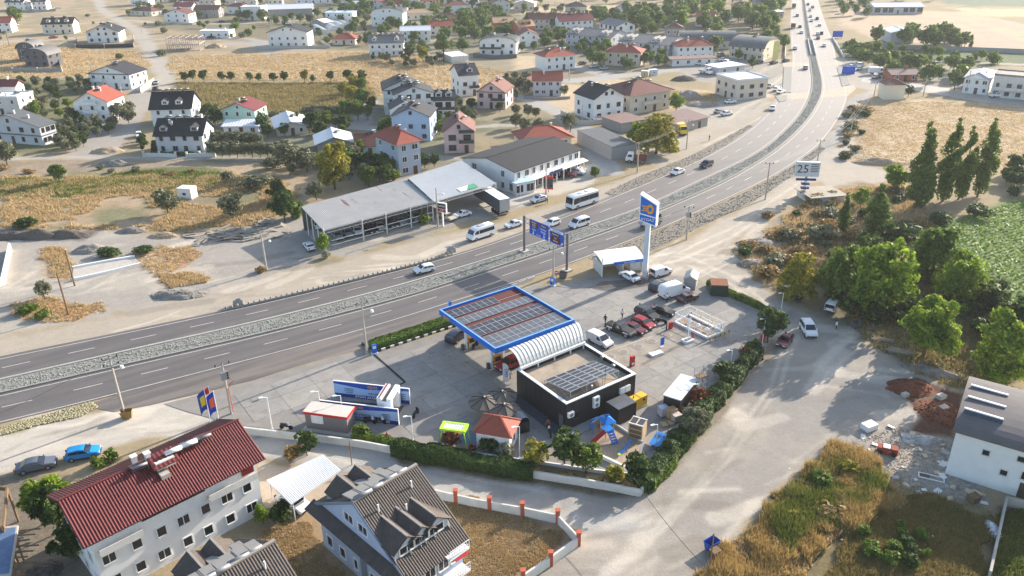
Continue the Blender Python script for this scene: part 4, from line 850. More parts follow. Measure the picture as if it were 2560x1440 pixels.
def villa(shift,label):
 at=5.9;a,b,c=G(771,1257,at)+shift,G(1012,1462,at)+shift,G(905,1150,at)+shift
 w=(b-a).length;d=(c-a).length;ang=math.atan2(b.y-a.y,b.x-a.x);oh=.7;ux=(b-a).normalized();uy=Vector((-ux.y,ux.x,0));a=a+(ux+uy)*oh;w-=2*oh;d-=2*oh;h=at;rise=4.5
 t=thing('apartment_villa',label,'apartment house',(a.x,a.y,0),ang,'twin blue grey villas with dark tiled roofs')
 m=MB().box(0,w,0,d,-.3,h);m.poly([(0,.002,h),(w,.002,h),(w/2,.002,h+rise)]);m.poly([(w,d-.002,h),(0,d-.002,h),(w/2,d-.002,h+rise)]);m.build('wall',WALL['bgrey'],t)
 s=rise/(w/2);r=MB();z0=h-oh*s+.08;zt=h+rise+.08
 slab(r,[(-oh,d+oh,z0),(-oh,-.25,z0),(w/2,-.25,zt),(w/2,d+oh,zt)],.18,int(d/.24),.06);slab(r,[(w+oh,-.25,z0),(w+oh,d+oh,z0),(w/2,d+oh,zt),(w/2,-.25,zt)],.18,int(d/.24),.06)
 ro=r.build('roof',TILE,t)
 MB().bar((w/2,-.3,zt+.08),(w/2,d+oh,zt+.08),.34,.2).build('ridge',RIDGE,ro)
 q=MB()
 for sx in(-1,1):q.hexa([(w/2+sx*(w/2+oh),-.33,z0-.25),(w/2,-.33,zt-.25),(w/2,-.26,zt-.25),(w/2+sx*(w/2+oh),-.26,z0-.25),(w/2+sx*(w/2+oh),-.33,z0+.1),(w/2,-.33,zt+.1),(w/2,-.26,zt+.1),(w/2+sx*(w/2+oh),-.26,z0+.1)])
 q.build('barge_board',TRIM,ro)
 q=MB();slab(q,[(-oh,-1.3,h-.45),(w+oh,-1.3,h-.45),(w+oh,-.003,h+.15),(-oh,-.003,h+.15)],.12,int(w/.3),.05);q.build('eaves_roof',TILE,t)
 for f in(0,1):
  for u in(.1,.26,.42,.62,.78,.92):window(t,w*u,0,f*2.85+1.6,.9 if u!=.42 else .6,1.3,0,FR_W)
  for v in(.14,.4,.64,.86):window(t,w,d*v,f*2.85+1.55,1.2,1.35,math.pi/2,FR_W)
 for u in(.4,.56):window(t,w*u,-.0,h+1.6,1.4,1.0,0,FR_W)
 MB().box(w*.48,w*.55,-.06,.0,0,5.3).build('stair_shade_strip',M('recess_shade_grey',(120,126,136)),t)  # flat strip; a stair recess's shade is put into its darker wall colour
 def dorm(side,yc,dw,x_in,zb,hh):
  xf=w*.5+side*w*.5*x_in;zr=zb+hh+dw*.34;dx=lambda z:w/2+side*(w/2)*(1-(z-h)/rise)
  q=MB();P=[(xf,yc-dw/2,zb-.6),(xf,yc+dw/2,zb-.6),(xf,yc+dw/2,zb+hh),(xf,yc,zr),(xf,yc-dw/2,zb+hh)]
  q.poly(P if side>0 else P[::-1])
  for y in(yc-dw/2,yc+dw/2):q.poly([(xf,y,zb-.6),(xf,y,zb+hh),(dx(zb+hh),y,zb+hh),(dx(zb-.6),y,zb-.6)])
  do=q.build('dormer',WALL['lgrey'],t);e=MB();o_=.3;xi=dx(zr)-side*.1;xe=xf+side*o_
  for sy in(-1,1):
   ye=yc+sy*(dw/2+o_);ze=zb+hh-o_*.68;xo=dx(ze)-side*.0
   slab(e,[(xe,ye,ze),(xo,ye,ze),(xi,yc,zr+.06),(xe,yc,zr+.06)]if sy*side<0 else[(xo,ye,ze),(xe,ye,ze),(xe,yc,zr+.06),(xi,yc,zr+.06)],.1,max(3,int(abs(xe-xi)/.32)),.05)
  er=e.build('dormer_roof',TILE,do);MB().bar((xe,yc,zr+.1),(xi,yc,zr+.1),.22,.14).build('ridge',RIDGE,do)
  for v in((-.45,.45)if dw>2.6 else(0,)):window(do,xf+side*.01,yc+v,zb+hh*.45,.75,.8,side*math.pi/2,FR_W,'dormer_window')
 for v in(.2,.45,.72):dorm(1,d*v,3.0,.80,h+1.2,.9)
 for v in(.3,.62):dorm(-1,d*v,3.0,.82,h+1.1,.9)
 for i,(x,v)in enumerate(((.44,.15),(.44,.34),(.42,.62),(.42,.8),(.28,.55),(.26,.74))):
  x_=w*x;heater(ro,x_,d*v,h+rise*(1-abs(x_-w/2)/(w/2))-.2,R(-140)-ang,1.15,HEATG)
 for x,v in((.6,.82),(.62,.2),(.7,.55)):
  z=h+rise*(1-abs(w*x-w/2)/(w/2));MB().tube([(w*x,d*v,z-.2),(w*x,d*v,z+.9)],.09,8).build('vent_pipe',WHITE,ro)
 for f in(1,2):
  q=MB().box(w+.003,w+1.3,d*.62,d*.98,f*2.85-.2,f*2.85-.02);bo=q.build('balcony',WHITE,t);e=MB()
  for k in range(9):y=d*(.62+.36*k/8);e.bar((w+1.25,y,f*2.85-.02),(w+1.25,y,f*2.85+.95),.05)
  for z in(.45,.95):e.bar((w+1.25,d*.62,f*2.85+z),(w+1.25,d*.98,f*2.85+z),.05)
  e.build('railing',WHITE,bo)
 q=MB();slab(q,[(w+1.5,d*.7,7.6-2.3),(w+1.5,d*.95,7.6-2.3),(w+.05,d*.95,7.95-2.3),(w+.05,d*.7,7.95-2.3)],.05);q.build('awning',M('awning_red',(176,40,48),.7,0,.1,1),t)
 return t
villa(Vector((0,0,0)),'blue grey villa with dark tiled roof and row of dormers, wholly in the picture')
villa(G(690,1372,10.3)-G(1047,1178,10.3),'dark tiled villa roof with solar heaters cut off by the bottom edge')
wh=house((2362,1184),(2640,1272),13,2.25,'unfinished white house with grey shingle roof at the right edge','barrel_x',1.3,oh=.35,wall='white',rmat=M('shingle_grey',(98,95,96),.85,0,.15,.6,.1),F=0,L=0,Rr=0,fh=2.8,chim=0,door=False)
for x,z,s in((3.4,4.5,.7),(5.6,2.6,.7),(6.8,5.0,.7),(7.8,3.0,1.0),(10.3,5.1,1.0),(11.2,4.0,.9)):window(wh,x,0,z,s,s,0,M('raw_reveal',(206,206,204)),'opening',BLACK)
MB().box(7.4,9.2,-.05,0,.0,2.0).build('garage_door',M('dark_boards',(74,66,60),.8,0,.3,4),wh)
for i,y in enumerate((2.6,5.6,8.6)):
 q=MB();z=6.6;q.poly([(.6,y-1.2,z-.4),(.6,y+1.2,z-.4),(.6,y,z+1.3)][::-1]);do=q.build('dormer',WHITE,wh);e=MB()
 slab(e,[(.2,y-1.5,z-.5),(4.2,y-1.5,z-.1),(4.2,y,z+1.25),(.2,y,z+1.35)],.1,8,.04);slab(e,[(4.2,y+1.5,z-.1),(.2,y+1.5,z-.5),(.2,y,z+1.35),(4.2,y,z+1.25)],.1,8,.04);e.build('dormer_roof',M('slate_blue',(66,74,86),.7,0,.15,2),do)
 MB().bar((.15,y,z+1.4),(4.2,y,z+1.3),.25,.16).build('ridge',WHITE,do)
p=[G(666,1201,2.6),G(727,1262,2.6),G(852,1176,2.9),G(806,1137,2.9)]
t,o=wthing('carport','carport with white ribbed roof between crimson roof and villa','carport',p[1])
r=MB();slab(r,[p[1],p[2],p[3],p[0]],.05,34,.06);relbuild(r,'roof',ROOF['white'],t,o)
for q in(p[0].lerp(p[2],.04),p[1].lerp(p[3],.05),p[2].lerp(p[0],.05),p[3].lerp(p[1],.05)):relbuild(MB().tube([(q.x,q.y,0),(q.x,q.y,2.6)],.06,6),'post',WHITE,t,o)
p=[G(-60,1450,4.2),G(26,1440,4.2),G(45,1312,4.2),G(-40,1322,4.2)]
t,o=wthing('unfinished_floor','concrete floor slab with blue membrane and timber formwork in lower left corner','construction',p[1])
relbuild(MB().prism([(v.x,v.y)for v in p],3.9,4.2),'slab',CONC,t,o);c_=sum(p,Vector())/4
relbuild(MB().prism([(c_.x+(v.x-c_.x)*.9,c_.y+(v.y-c_.y)*.9)for v in p],4.2,4.24),'membrane',M('membrane_blue',(92,112,142),.6,0,.35,.9),t,o)
for i in range(9):q=p[1].lerp(p[2],(i+.5)/9);relbuild(MB().bar((q.x-.2,q.y,3.85),(q.x+1.2+.5*(i%3),q.y+.2,3.8),.12),'timber',WOOD,t,o)
for i in range(4):q=p[1].lerp(p[2],(i+.3)/4);relbuild(MB().bar((q.x-.3,q.y,0),(q.x-.3,q.y,3.9),.14),'prop',WOOD,t,o)
p=[G(-50,1300,4.6),G(8,1322,4.6),G(18,1222,4.6),G(-50,1215,4.6)]
t,o=wthing('formwork','upright timber formwork frame above the left edge','construction',p[1])
for a_,b_ in((1,2),(2,3),(0,1)):relbuild(MB().bar(p[a_],p[b_],.2,.5),'board',WOOD,t,o)
for q in p[1:3]:relbuild(MB().bar((q.x,q.y,0),(q.x,q.y,4.5),.2),'prop',WOOD,t,o)
# --- walls and fences
def wall_line(pts,h,th,mat,label,name='wall',cat='wall',cap=None,z0=-.1,posts=None,pmat=None,ph=None,pw=.45):
 P=[G2(p)for p in pts];t,o=wthing(name,label,cat,P[0])
 for i in range(len(P)-1):
  e=P[i+1]-P[i];n=Vector((-e.y,e.x,0)).normalized()*th/2;a,b_=P[i],P[i+1]
  m=MB().hexa([Vector((v.x,v.y,z0))for v in(a-n,b_-n,b_+n,a+n)]+[Vector((v.x,v.y,h))for v in(a-n,b_-n,b_+n,a+n)]);relbuild(m,'wall_panel',mat,t,o)
  if cap:
   n2=n.normalized()*(th/2+.06);m=MB().hexa([Vector((v.x,v.y,h+.002))for v in(a-n2,b_-n2,b_+n2,a+n2)]+[Vector((v.x,v.y,h+.1))for v in(a-n2,b_-n2,b_+n2,a+n2)]);relbuild(m,'coping',cap,t,o)
 if posts:
  for p in P:relbuild(MB().box(p.x-pw/2,p.x+pw/2,p.y-pw/2,p.y+pw/2,z0,ph).box(p.x-pw/2-.06,p.x+pw/2+.06,p.y-pw/2-.06,p.y+pw/2+.06,ph,ph+.12),'pillar',pmat,t,o)
 return t
PIL=M('pillar_terracotta',(178,92,68),.8,0,.1,2);WWALL=WALL['dirty']
wall_line([(1040,1232),(1140,1256),(1224,1274),(1306,1288),(1394,1307),(1446,1362),(1377,1412),(1308,1458),(1240,1500)],1.15,.22,WWALL,'white garden wall with terracotta pillars at the lane corner','garden_wall',posts=True,pmat=PIL,ph=1.75)
wall_line([(600,1082),(700,1094),(800,1104),(905,1118),(1000,1136),(1140,1160),(1320,1192),(1450,1212),(1598,1240)],1.0,.25,WWALL,'low white retaining wall along the lane below the station','retaining_wall')
wall_line([(1598,1240),(1650,1185),(1720,1100),(1800,1005),(1870,920),(1905,870)],.9,.25,WWALL,'white boundary wall under the ivy on the street side','boundary_wall')
wall_line([(1005,1110),(1100,1124),(1240,1146),(1370,1163),(1500,1182),(1590,1192)],.45,.2,WHITE,'white kerb wall inside the station hedge','kerb_wall')
wall_line([(32,180),(95,180),(155,179),(150,160)],1.6,.2,WALL['grey'],'low grey wall in front of the arched dark house',posts=True,pmat=CONC,ph=1.9)
wall_line([(190,121),(262,120),(335,118),(334,98)],1.8,.15,BLACK,'black fence around the wide white house','fence','fence',posts=True,pmat=CONC,ph=2.0)
wall_line([(192,119),(192,100)],1.8,.15,BLACK,'black side fence left of the wide white house','fence','fence')
wall_line([(640,122),(740,121),(826,120),(800,104)],1.3,.2,CONC,'low concrete wall in front of the white apartment house')
wall_line([(1183,143),(1235,148),(1292,145)],1.8,.2,WALL['dgrey'],'dark terrace wall in front of the rounded roof house')
wall_line([(360,392),(400,392),(440,394)],1.1,.2,WALL['dirty'],'white garden wall left of the gate of the front charcoal house',posts=True,pmat=WALL['dirty'],ph=1.5)
wall_line([(468,394),(500,392),(538,392)],1.1,.2,WALL['dirty'],'white garden wall right of the gate of the front charcoal house',posts=True,pmat=WALL['dirty'],ph=1.5)
wall_line([(1402,285),(1450,312),(1470,312),(1530,307),(1556,298)],1.4,.2,WALL['beige'],'grey yard wall around the black roofed white house')
wall_line([(1310,246),(1370,250),(1425,247)],.9,.2,WALL['grey'],'low wall in front of the corner stone house')
wall_line([(-40,730),(10,712),(28,625)],1.6,.3,WHITE,'white unfinished wall of a yard at the left edge')
wall_line([(180,702),(268,683),(352,662)],.5,.4,WHITE,'near side of the white foundation in the dirt lot','foundation','foundation')
wall_line([(182,672),(270,655),(338,644)],.5,.4,WHITE,'far side of the white foundation in the dirt lot','foundation','foundation')
tag(MB().poly([(q[0],q[1],.12)for q in W2([(183,672),(338,645),(352,661),(182,702)])]).build('foundation_floor',CONC),'concrete floor of the foundation in the dirt lot',None,None,'structure')
wall_line([(2105,118),(2300,124),(2560,134),(2700,142)],2.0,.2,WALL['grey'],'long grey wall behind the trees at the upper right')
wall_line([(2470,1450),(2490,1360),(2512,1262),(2600,1285)],1.2,.25,WALL['raw'],'grey concrete wall in the lower right corner')
wall_line([(390,60),(430,58),(482,62)],1.2,.2,WALL['beige'],'pale garden wall in front of the white and pink house')
wall_line([(352,232),(372,218),(386,208)],2.0,.25,WALL['cream'],'cream yard wall beside the dirt track')
wall_line([(20,30),(90,31),(140,28)],1.5,.2,WALL['grey'],'grey wall in front of the twin white houses at the top left')
wall_line([(935,250),(933,268),(962,272)],1.2,.2,CONC,'concrete plot wall left of the dark roofed cluster')
# --- filling station
def frame_of(o_px,x_px,y_px,z):
 """origin, angle and side lengths of a rectangle seen at height z: corner, corner along x, corner along y"""
 o,x,y=G2(o_px,z),G2(x_px,z),G2(y_px,z);return Vector((o.x,o.y,0)),math.atan2(x.y-o.y,x.x-o.x),(x-o).length,(y-o).length
BLUE=M('station_blue',(20,104,200),.4,0,.05,.6);ORANGE=M('station_orange',(240,158,28),.5,0,.05,1);NAVY=M('wash_navy',(26,48,122),.5,0,.06,.7)
DECK=M('red_deck',(98,48,42),.7,0,.15,1.2);CELL=M('solar_cells',(48,48,55),.4,0,.12,.5,spec=.5);CELL2=M('solar_cells_greyish',(84,88,94),.45,0,.1,.4,spec=.4);ALU=M('aluminium',(188,190,194),.4,.4,.05,1)
def panel_mesh(w,d,cm):
 b=MB().box(0,w,0,d,0,.04);b.mat(1)
 if d>=w:hs=((.04,w-.04,.04,d/2-.02),(.04,w-.04,d/2+.02,d-.04))
 else:hs=((.04,w/2-.02,.04,d-.04),(w/2+.02,w-.04,.04,d-.04))
 for x0,x1,y0,y1 in hs:b.quad((x0,y0,.043),(x1,y0,.043),(x1,y1,.043),(x0,y1,.043))
 return b.mesh('solar_panel',[ALU,cm])
FORE=[(410,1010),(640,950),(790,905),(905,873),(932,886),(1140,822),(1200,790),(1330,712),(1380,716),(1500,690),(1620,690),(1700,690),(1760,712),(1800,742),(1925,790),(1935,810),(1890,880),(1800,985),(1690,1110),(1600,1195),(1370,1165),(1100,1124),(1000,1108),(905,1100),(640,1068),(590,1062),(470,1030)]
FC=M('forecourt_bed',(134,130,124),.9,0,.2,.5,.1)
fp=W2(FORE);fore=MB().poly([(p[0],p[1],.015)for p in fp]).build('forecourt',FC);tag(fore,'pale concrete forecourt of the filling station',None,None,'structure')
def slabmat(i,c):
 m=M('slab_%d'%i,c,.85,0,.16,.35,.06,.2);t=m.node_tree;b=t.nodes['Principled BSDF'];geo=t.nodes.new('ShaderNodeNewGeometry')
 n=t.nodes.new('ShaderNodeTexNoise');n.inputs['Scale'].default_value=.9;n.inputs['Detail'].default_value=6;n.inputs['Roughness'].default_value=.75;t.links.new(geo.outputs['Position'],n.inputs['Vector'])
 mr=t.nodes.new('ShaderNodeMapRange');mr.inputs['From Min'].default_value=.52;mr.inputs['From Max'].default_value=.72;mr.inputs['To Max'].default_value=.8;t.links.new(n.outputs['Fac'],mr.inputs['Value'])
 mx=t.nodes.new('ShaderNodeMix');mx.data_type='RGBA';mx.inputs['B'].default_value=(*lin((112,104,96)),1);src=b.inputs['Base Color'].links[0].from_socket
 t.links.new(src,mx.inputs['A']);t.links.new(mr.outputs[0],mx.inputs['Factor']);t.links.new(mx.outputs['Result'],b.inputs['Base Color']);return m
SLAB=[slabmat(i,c)for i,c in enumerate(((147,143,137),(143,140,135),(150,146,139),(139,136,132)))]
can_o,can_a,can_w,can_d=frame_of((1238,872),(1437,799),(1097,774),6.0)
ca,sa=math.cos(can_a),math.sin(can_a)
sw,sh=5.2,4.0;sm=[MB().box(.025,sw-.025,.025,sh-.025,0,.02).mesh('concrete_slab',m)for m in SLAB]
for i in range(-24,24):
 for j in range(-24,24):
  x0,y0=i*sw,j*sh;cs=[(can_o.x+ca*x-sa*y,can_o.y+sa*x+ca*y)for x,y in((x0,y0),(x0+sw,y0),(x0+sw,y0+sh),(x0,y0+sh))]
  A_=np.array(cs)
  if(poly_sd(A_[:,0],A_[:,1],fp)<0).all():link('concrete_slab',sm[(i*7+j*3+(i*j)%5)%4],fore,(cs[0][0],cs[0][1],.02),can_a)
DARKC=M('oily_concrete',(146,137,125),.85,0,.3,.5,.1)
tank=MB().poly([(p[0],p[1],.046)for p in W2([(1432,905),(1480,880),(1620,838),(1690,818),(1745,845),(1700,880),(1585,935),(1500,945)])]).build('tank_area',DARKC);tag(tank,'darker stained concrete over the fuel tanks',None,None,'structure')
tag(MB().poly([(p[0],p[1],.046)for p in W2([(1500,705),(1560,700),(1625,700),(1640,712),(1560,725),(1520,730),(1480,722)])]).build('wet_patch',M('wet_concrete',(98,92,86),.5,0,.3,.8)),'dark wet concrete in front of the self wash',None,None,'structure')
tag(MB().poly([(p[0],p[1],.048)for p in W2([(828,1000),(1010,1015),(990,1050),(790,1035)])]).build('wash_lane',M('wet_asphalt',(66,64,62),.35,0,.4,.8)),'dark wet washing lane between the blue boards',None,None,'structure')
def strip_px(pts,wid,z,mat,name,label):o=ribbon(name,resample([G2(p)for p in pts],30),wid,z,mat,None);tag(o,label,None,None,'structure')
strip_px([(932,884),(975,922),(1013,956)],.35,.05,RUBBER,'drain_channel','black drain channel running across the forecourt');strip_px([(1013,956),(990,966),(975,972)],.35,.05,RUBBER,'drain_channel','short black drain channel towards the wash')
strip_px([(1392,716),(1430,722),(1560,716),(1650,700)],.14,.05,RUBBER,'hose','dark hose line across the forecourt near the self wash')
YEL=M('marking_yellow',(206,168,60),.8,0,.2,2);strip_px([(1262,897),(1300,885)],.12,.05,YEL,'painted_line','yellow line by the front pump');strip_px([(1440,905),(1640,838)],.1,.052,LINE,'painted_line','thin pale line in front of the parked cars')
# ---- canopy
cn=thing('fuel_canopy','blue edged fuel canopy with red deck under solar panels','canopy',can_o,can_a)
W,D=can_w,can_d
q=MB();FT=.3
q.box(0,W,0,FT,5.15,6.0).box(0,W,D-FT,D,5.15,6.0).box(0,FT,FT,D-FT,5.15,6.0).box(W-FT,W,FT,D-FT,5.15,6.0);q.build('fascia',BLUE,cn)
q=MB();q.box(.02,W-.02,.02,FT-.02,6.0,6.03).box(.02,W-.02,D-FT+.02,D-.02,6.0,6.03).box(.02,FT-.02,FT,D-FT,6.0,6.03).box(W-FT+.02,W-.02,FT,D-FT,6.0,6.03);q.build('fascia_cap',M('fascia_cap',(120,176,226),.4),cn)
q=MB();slab(q,[(W-FT,FT,5.62),(W-FT,D-FT,5.62),(FT,D-FT,5.62),(FT,FT,5.62)],.1,60,.05);q.build('deck',DECK,cn)
MB().box(FT,W-FT,FT,D-FT,5.2,5.3).build('soffit',WHITE,cn)
q=MB()
for y in(1.1,2.7,5.2,7.3,9.6,12.6):q.box(.7,W-.7,y,y+.06,5.68,5.74)
arr=q.build('solar_array',ALU,cn)
PW=(W-1.3)/12.0;pm={c.name:(panel_mesh(PW-.02,2.2,c),panel_mesh(PW*2-.02,1.12,c))for c in(CELL,CELL2)}
for y,n,x0,kind,c in((.75,6,.65,1,CELL2),(1.9,12,.65,0,CELL2),(4.7,12,.65,0,CELL),(6.95,6,.65,1,CELL),(9.1,12,.65,0,CELL2),(12.0,8,.5,0,CELL)):
 for i in range(n):
  if y+(1.12 if kind else 2.2)<D-.3:link('solar_panel',pm[c.name][kind],arr,(x0+i*PW*(2 if kind else 1),y,5.75))
text('opet',1.0,ORANGE,cn,(-.06,D-2.2,5.55),-math.pi/2,'lettering')
MB().box(2,2.3,D,D+.4,5.9,6.7).build('lamp_bracket',BLUE,cn)
for x,y in((2.2,4.2),(2.2,11.2),(3.9,4.2),(3.9,11.2),(11.0,4.2),(11.0,11.2)):MB().box(x-.18,x+.18,y-.18,y+.18,.05,5.2).build('column',WHITE,cn)
def pump(x,y,label):
 wx,wy=can_o.x+ca*x-sa*y,can_o.y+sa*x+ca*y;t=thing('fuel_pump',label,'fuel pump',(wx,wy,0),can_a,'fuel pumps under the canopy')
 MB().box(-1.5,1.5,-.6,.6,.02,.17).build('island',CONC,t);MB().box(-.55,.55,-.3,.3,.17,2.0).build('body',ORANGE,t);MB().box(-.45,.45,-.33,.33,1.1,1.85).build('display',BLACK,t);MB().box(-.5,.5,-.32,.32,.3,1.0).build('cabinet',WHITE,t)
 for s in(-1,1):MB().tube([(s*.58,-.2,1.9),(s*.75,-.25,1.2),(s*.7,-.2,.5),(s*.58,-.1,1.2)],.035,5).build('hose',RUBBER,t)
 MB().box(-1.7,-1.3,-.25,.25,.17,1.1).build('bin',M('bin_grey',(80,82,84)),t)
pump(3.05,4.2,'orange fuel pump nearest the shop under the canopy');pump(3.05,11.2,'orange fuel pump at the highway corner of the canopy');pump(10,4.2,'orange fuel pump deep under the canopy on the shop side');pump(10,11.2,'orange fuel pump deep under the canopy on the highway side')
# ---- shop
sh_o,sh_a,sw_,sd_=frame_of((1416,1009.5),(1589.5,934),(1293,921),4.3)
sp_=thing('station_shop','black clad station shop with white parapet and rooftop solar panels','shop',sh_o,sh_a);CLAD=M('black_cladding',(40,39,40),.45,0,.08,.6,spec=.4)
W,D=sw_,sd_;q=MB();T_=.3
q.box(0,W,0,T_,0,4.2).box(0,W,D-T_,D,0,4.2).box(0,T_,T_,D-T_,0,4.2).box(W-T_,W,T_,D-T_,0,4.2);q.build('wall',CLAD,sp_)
q=MB();q.box(-.06,W+.06,-.06,T_+.05,4.2,4.32).box(-.06,W+.06,D-T_-.05,D+.06,4.2,4.32).box(-.06,T_+.05,T_+.05,D-T_-.05,4.2,4.32).box(W-T_-.05,W+.06,T_+.05,D-T_-.05,4.2,4.32);q.build('parapet_cap',WHITE,sp_)
MB().box(T_,W-T_,T_,D-T_,3.5,3.6).build('roof_deck',M('roof_screed',(160,147,130),.9,0,.3,.6,.1),sp_)
for i in range(10):
 x=W*(i+1)/11;MB().box(x-.02,x+.02,-.015,0,.1,4.19).build('cladding_seam',BLACK,sp_)
for i in range(9):
 y=D*(i+1)/10;MB().box(-.015,0,y-.02,y+.02,.1,4.19).build('cladding_seam',BLACK,sp_)
window(sp_,0,1.0,1.1,.9,2.0,-math.pi/2,FR_D,'door',M('door_grey',(96,98,100)));window(sp_,1.6,0,1.9,.8,.9,0,FR_D)
iv=(Matrix.Translation(sh_o)@Matrix.Rotation(sh_a,4,'Z')).inverted()
pl_,pt_,pr_,pb_=(iv@G(*v)for v in((1361,950,4.1),(1484,902,4.1),(1547,927,5.0),(1426,980,5.0)))
arr=MB()
for u in(0,.33,.66,1):
 a=pb_.lerp(pr_,u);c=pl_.lerp(pt_,u);arr.bar(a,(a.x,a.y,3.6),.06);arr.bar(c,(c.x,c.y,3.6),.06);arr.bar(a-Vector((0,0,.06)),c-Vector((0,0,.06)),.06);arr.bar((a.x,a.y,3.65),c.lerp(a,.5),.05)
so_=arr.build('solar_rack',ALU,sp_)
for i in range(5):
 for j in range(6):
  def bp(u,v,k=0.0):return pl_.lerp(pt_,u).lerp(pb_.lerp(pr_,u),v)+Vector((0,0,k))
  g=.012;u0,u1,v0,v1=i/5+g/2,(i+1)/5-g/2,j/6+g/2,(j+1)/6-g/2
  b=MB().hexa([bp(u0,v0),bp(u0,v1),bp(u1,v1),bp(u1,v0),bp(u0,v0,.04),bp(u0,v1,.04),bp(u1,v1,.04),bp(u1,v0,.04)]);b.mat(1);e=.006
  b.quad(bp(u0+e,v0+e*2,.044),bp(u0+e,v1-e*2,.044),bp(u1-e,v1-e*2,.044),bp(u1-e,v0+e*2,.044));b.build('solar_panel',[ALU,CELL],so_)
def acunit(parent,x,z,w,h,rz=0,y=0.0):
 o=MB().box(x-w/2,x+w/2,y-.45,y-.08,z,z+h).build('air_conditioner',WHITE,parent)
 for k in range(max(1,int(round(h/.8)))):MB().wheelx(x,y-.475,y-.452,z+h*(k+.5)/max(1,int(round(h/.8))),.27,14).build('fan_grille',M('fan_grey',(120,122,124)),o)
acunit(sp_,W*.40,2.0,1.0,1.6);acunit(sp_,.55,2.2,.9,.75)
for x in(.79,.87):MB().box(W*x-.45,W*x+.45,-.3,-.02,2.2,3.1).build('inverter',WHITE,sp_)
for x,y,z in((W*.9,D*.3,3.6),(W*.93,D*.55,3.6),(W*.42,1.2,3.6)):MB().tube([(x,y,z),(x,y,z+.8)],.12,8).lathe([(.26,z+.8),(.3,z+.95),(.1,z+1.1)],8,(x,y)).build('roof_vent',STEEL,sp_)
MB().tube([(W*.56,.3,3.6),(W*.56,.3,7.2)],.03,5).build('antenna',BLACK,sp_)
MB().box(-1.6,W*.45,-1.6,-.02,.02,.16).build('walkway',M('grey_pavers',(138,140,144),.85,0,.12,2),sp_);MB().box(-1.6,-.02,0,D,.02,.14).build('dark_walkway',M('dark_pavers',(70,74,84),.8,0,.25,2.5),sp_)
def at_shop(x,y):return(sh_o.x+math.cos(sh_a)*x-math.sin(sh_a)*y,sh_o.y+math.sin(sh_a)*x+math.cos(sh_a)*y,.0)
cg=thing('machine_cage','black fenced machine cage with slatted top against the shop','cage',at_shop(W*.52,-.5),sh_a);cw,cd,ch=3.2,2.6,2.4
MB().box(0,cw,-cd,-cd+.06,.03,ch).box(0,.06,-cd+.06,0,.03,ch).box(cw-.06,cw,-cd+.06,0,.03,ch).build('side_panel',CLAD,cg)
for i in range(12):MB().box(0,cw,-cd+.1+i*.2,-cd+.2+i*.2,ch+.002,ch+.06).build('slat',STEEL,cg)
MB().box(.3,cw-.3,-cd+.4,-.5,.03,1.5).build('machine',M('machine_dark',(60,60,62)),cg)
gn=thing('generator','yellow generator beside the machine cage','generator',at_shop(W*.83,-.6),sh_a);YELLOW=M('machine_yellow',(226,176,48),.45,0,.06,1)
MB().box(0,2.6,-1.5,-.1,.03,.2).build('base',CONC,gn);MB().box(.05,1.3,-1.4,-.2,.2,1.7).box(1.31,2.55,-1.4,-.2,.2,1.75).build('housing',YELLOW,gn);MB().box(1.7,2.1,-1.42,-1.4,1.1,1.4).build('control_panel',BLACK,gn);MB().tube([(.5,-.8,1.7),(.5,-.8,2.1)],.07,6).build('exhaust',BLACK,gn)
# ---- vaulted white roof between canopy and shop
q0,q1=G(1262,884,4.9),G(1442,814,4.9);s0,s1=G(1300,921,4.55),G(1462,856,4.55)
vt,o=wthing('vaulted_roof','white vaulted sheet roof linking canopy and shop','roof',s0);NS,NA=19,9
def vp(u,k):
 a,b=q0.lerp(q1,u),s0.lerp(s1,u);t=k/NA;return a.lerp(b,.5-.5*math.cos(math.pi*t))+Vector((0,0,1.5*math.sin(math.pi*t)))
VS=M('vault_sheet',(216,214,208),.4,0,.05,.8)
for i in range(NS):
 b=MB()
 for k in range(NA):b.quad(vp(i/NS+.002,k),vp((i+1)/NS-.002,k),vp((i+1)/NS-.002,k+1),vp(i/NS+.002,k+1))
 relbuild(b,'roof_sheet',VS,vt,o)
for i in range(NS+1):relbuild(MB().tube([vp(i/NS,k)+Vector((0,0,.02))for k in range(NA+1)],.045,4),'rib',M('vault_rib',(150,148,140)),vt,o)
relbuild(MB().bar(s0,s1,.5,.35),'gutter',WHITE,vt,o)
for u in(.02,.27,.52,.77,.98):p=s0.lerp(s1,u);relbuild(MB().box(p.x-.1,p.x+.1,p.y-.1,p.y+.1,3.62,4.4),'bracket',WHITE,vt,o)
# ---- hedge with black and white kerb
HP=[G2(p)for p in((942,880),(1150,812),(1110,793),(905,860))]
kt,ko=wthing('hedge_kerb','black and white painted kerb around the hedge','kerb',HP[0]);KW=M('kerb_white',(220,220,214),.7,0,.1,2);KB=M('kerb_black',(44,44,46),.7,0,.1,2)
for a,b in((0,1),(3,0)):
 P=resample([HP[a],HP[b]],step=.75)
 for i in range(len(P)-1):
  e=(P[i+1]-P[i]).normalized();m=MB().bar(P[i]+e*.02+Vector((0,0,.17)),P[i+1]-e*.02+Vector((0,0,.17)),.25,.3);relbuild(m,'kerb_stone',KW if i%2 else KB,kt,ko)
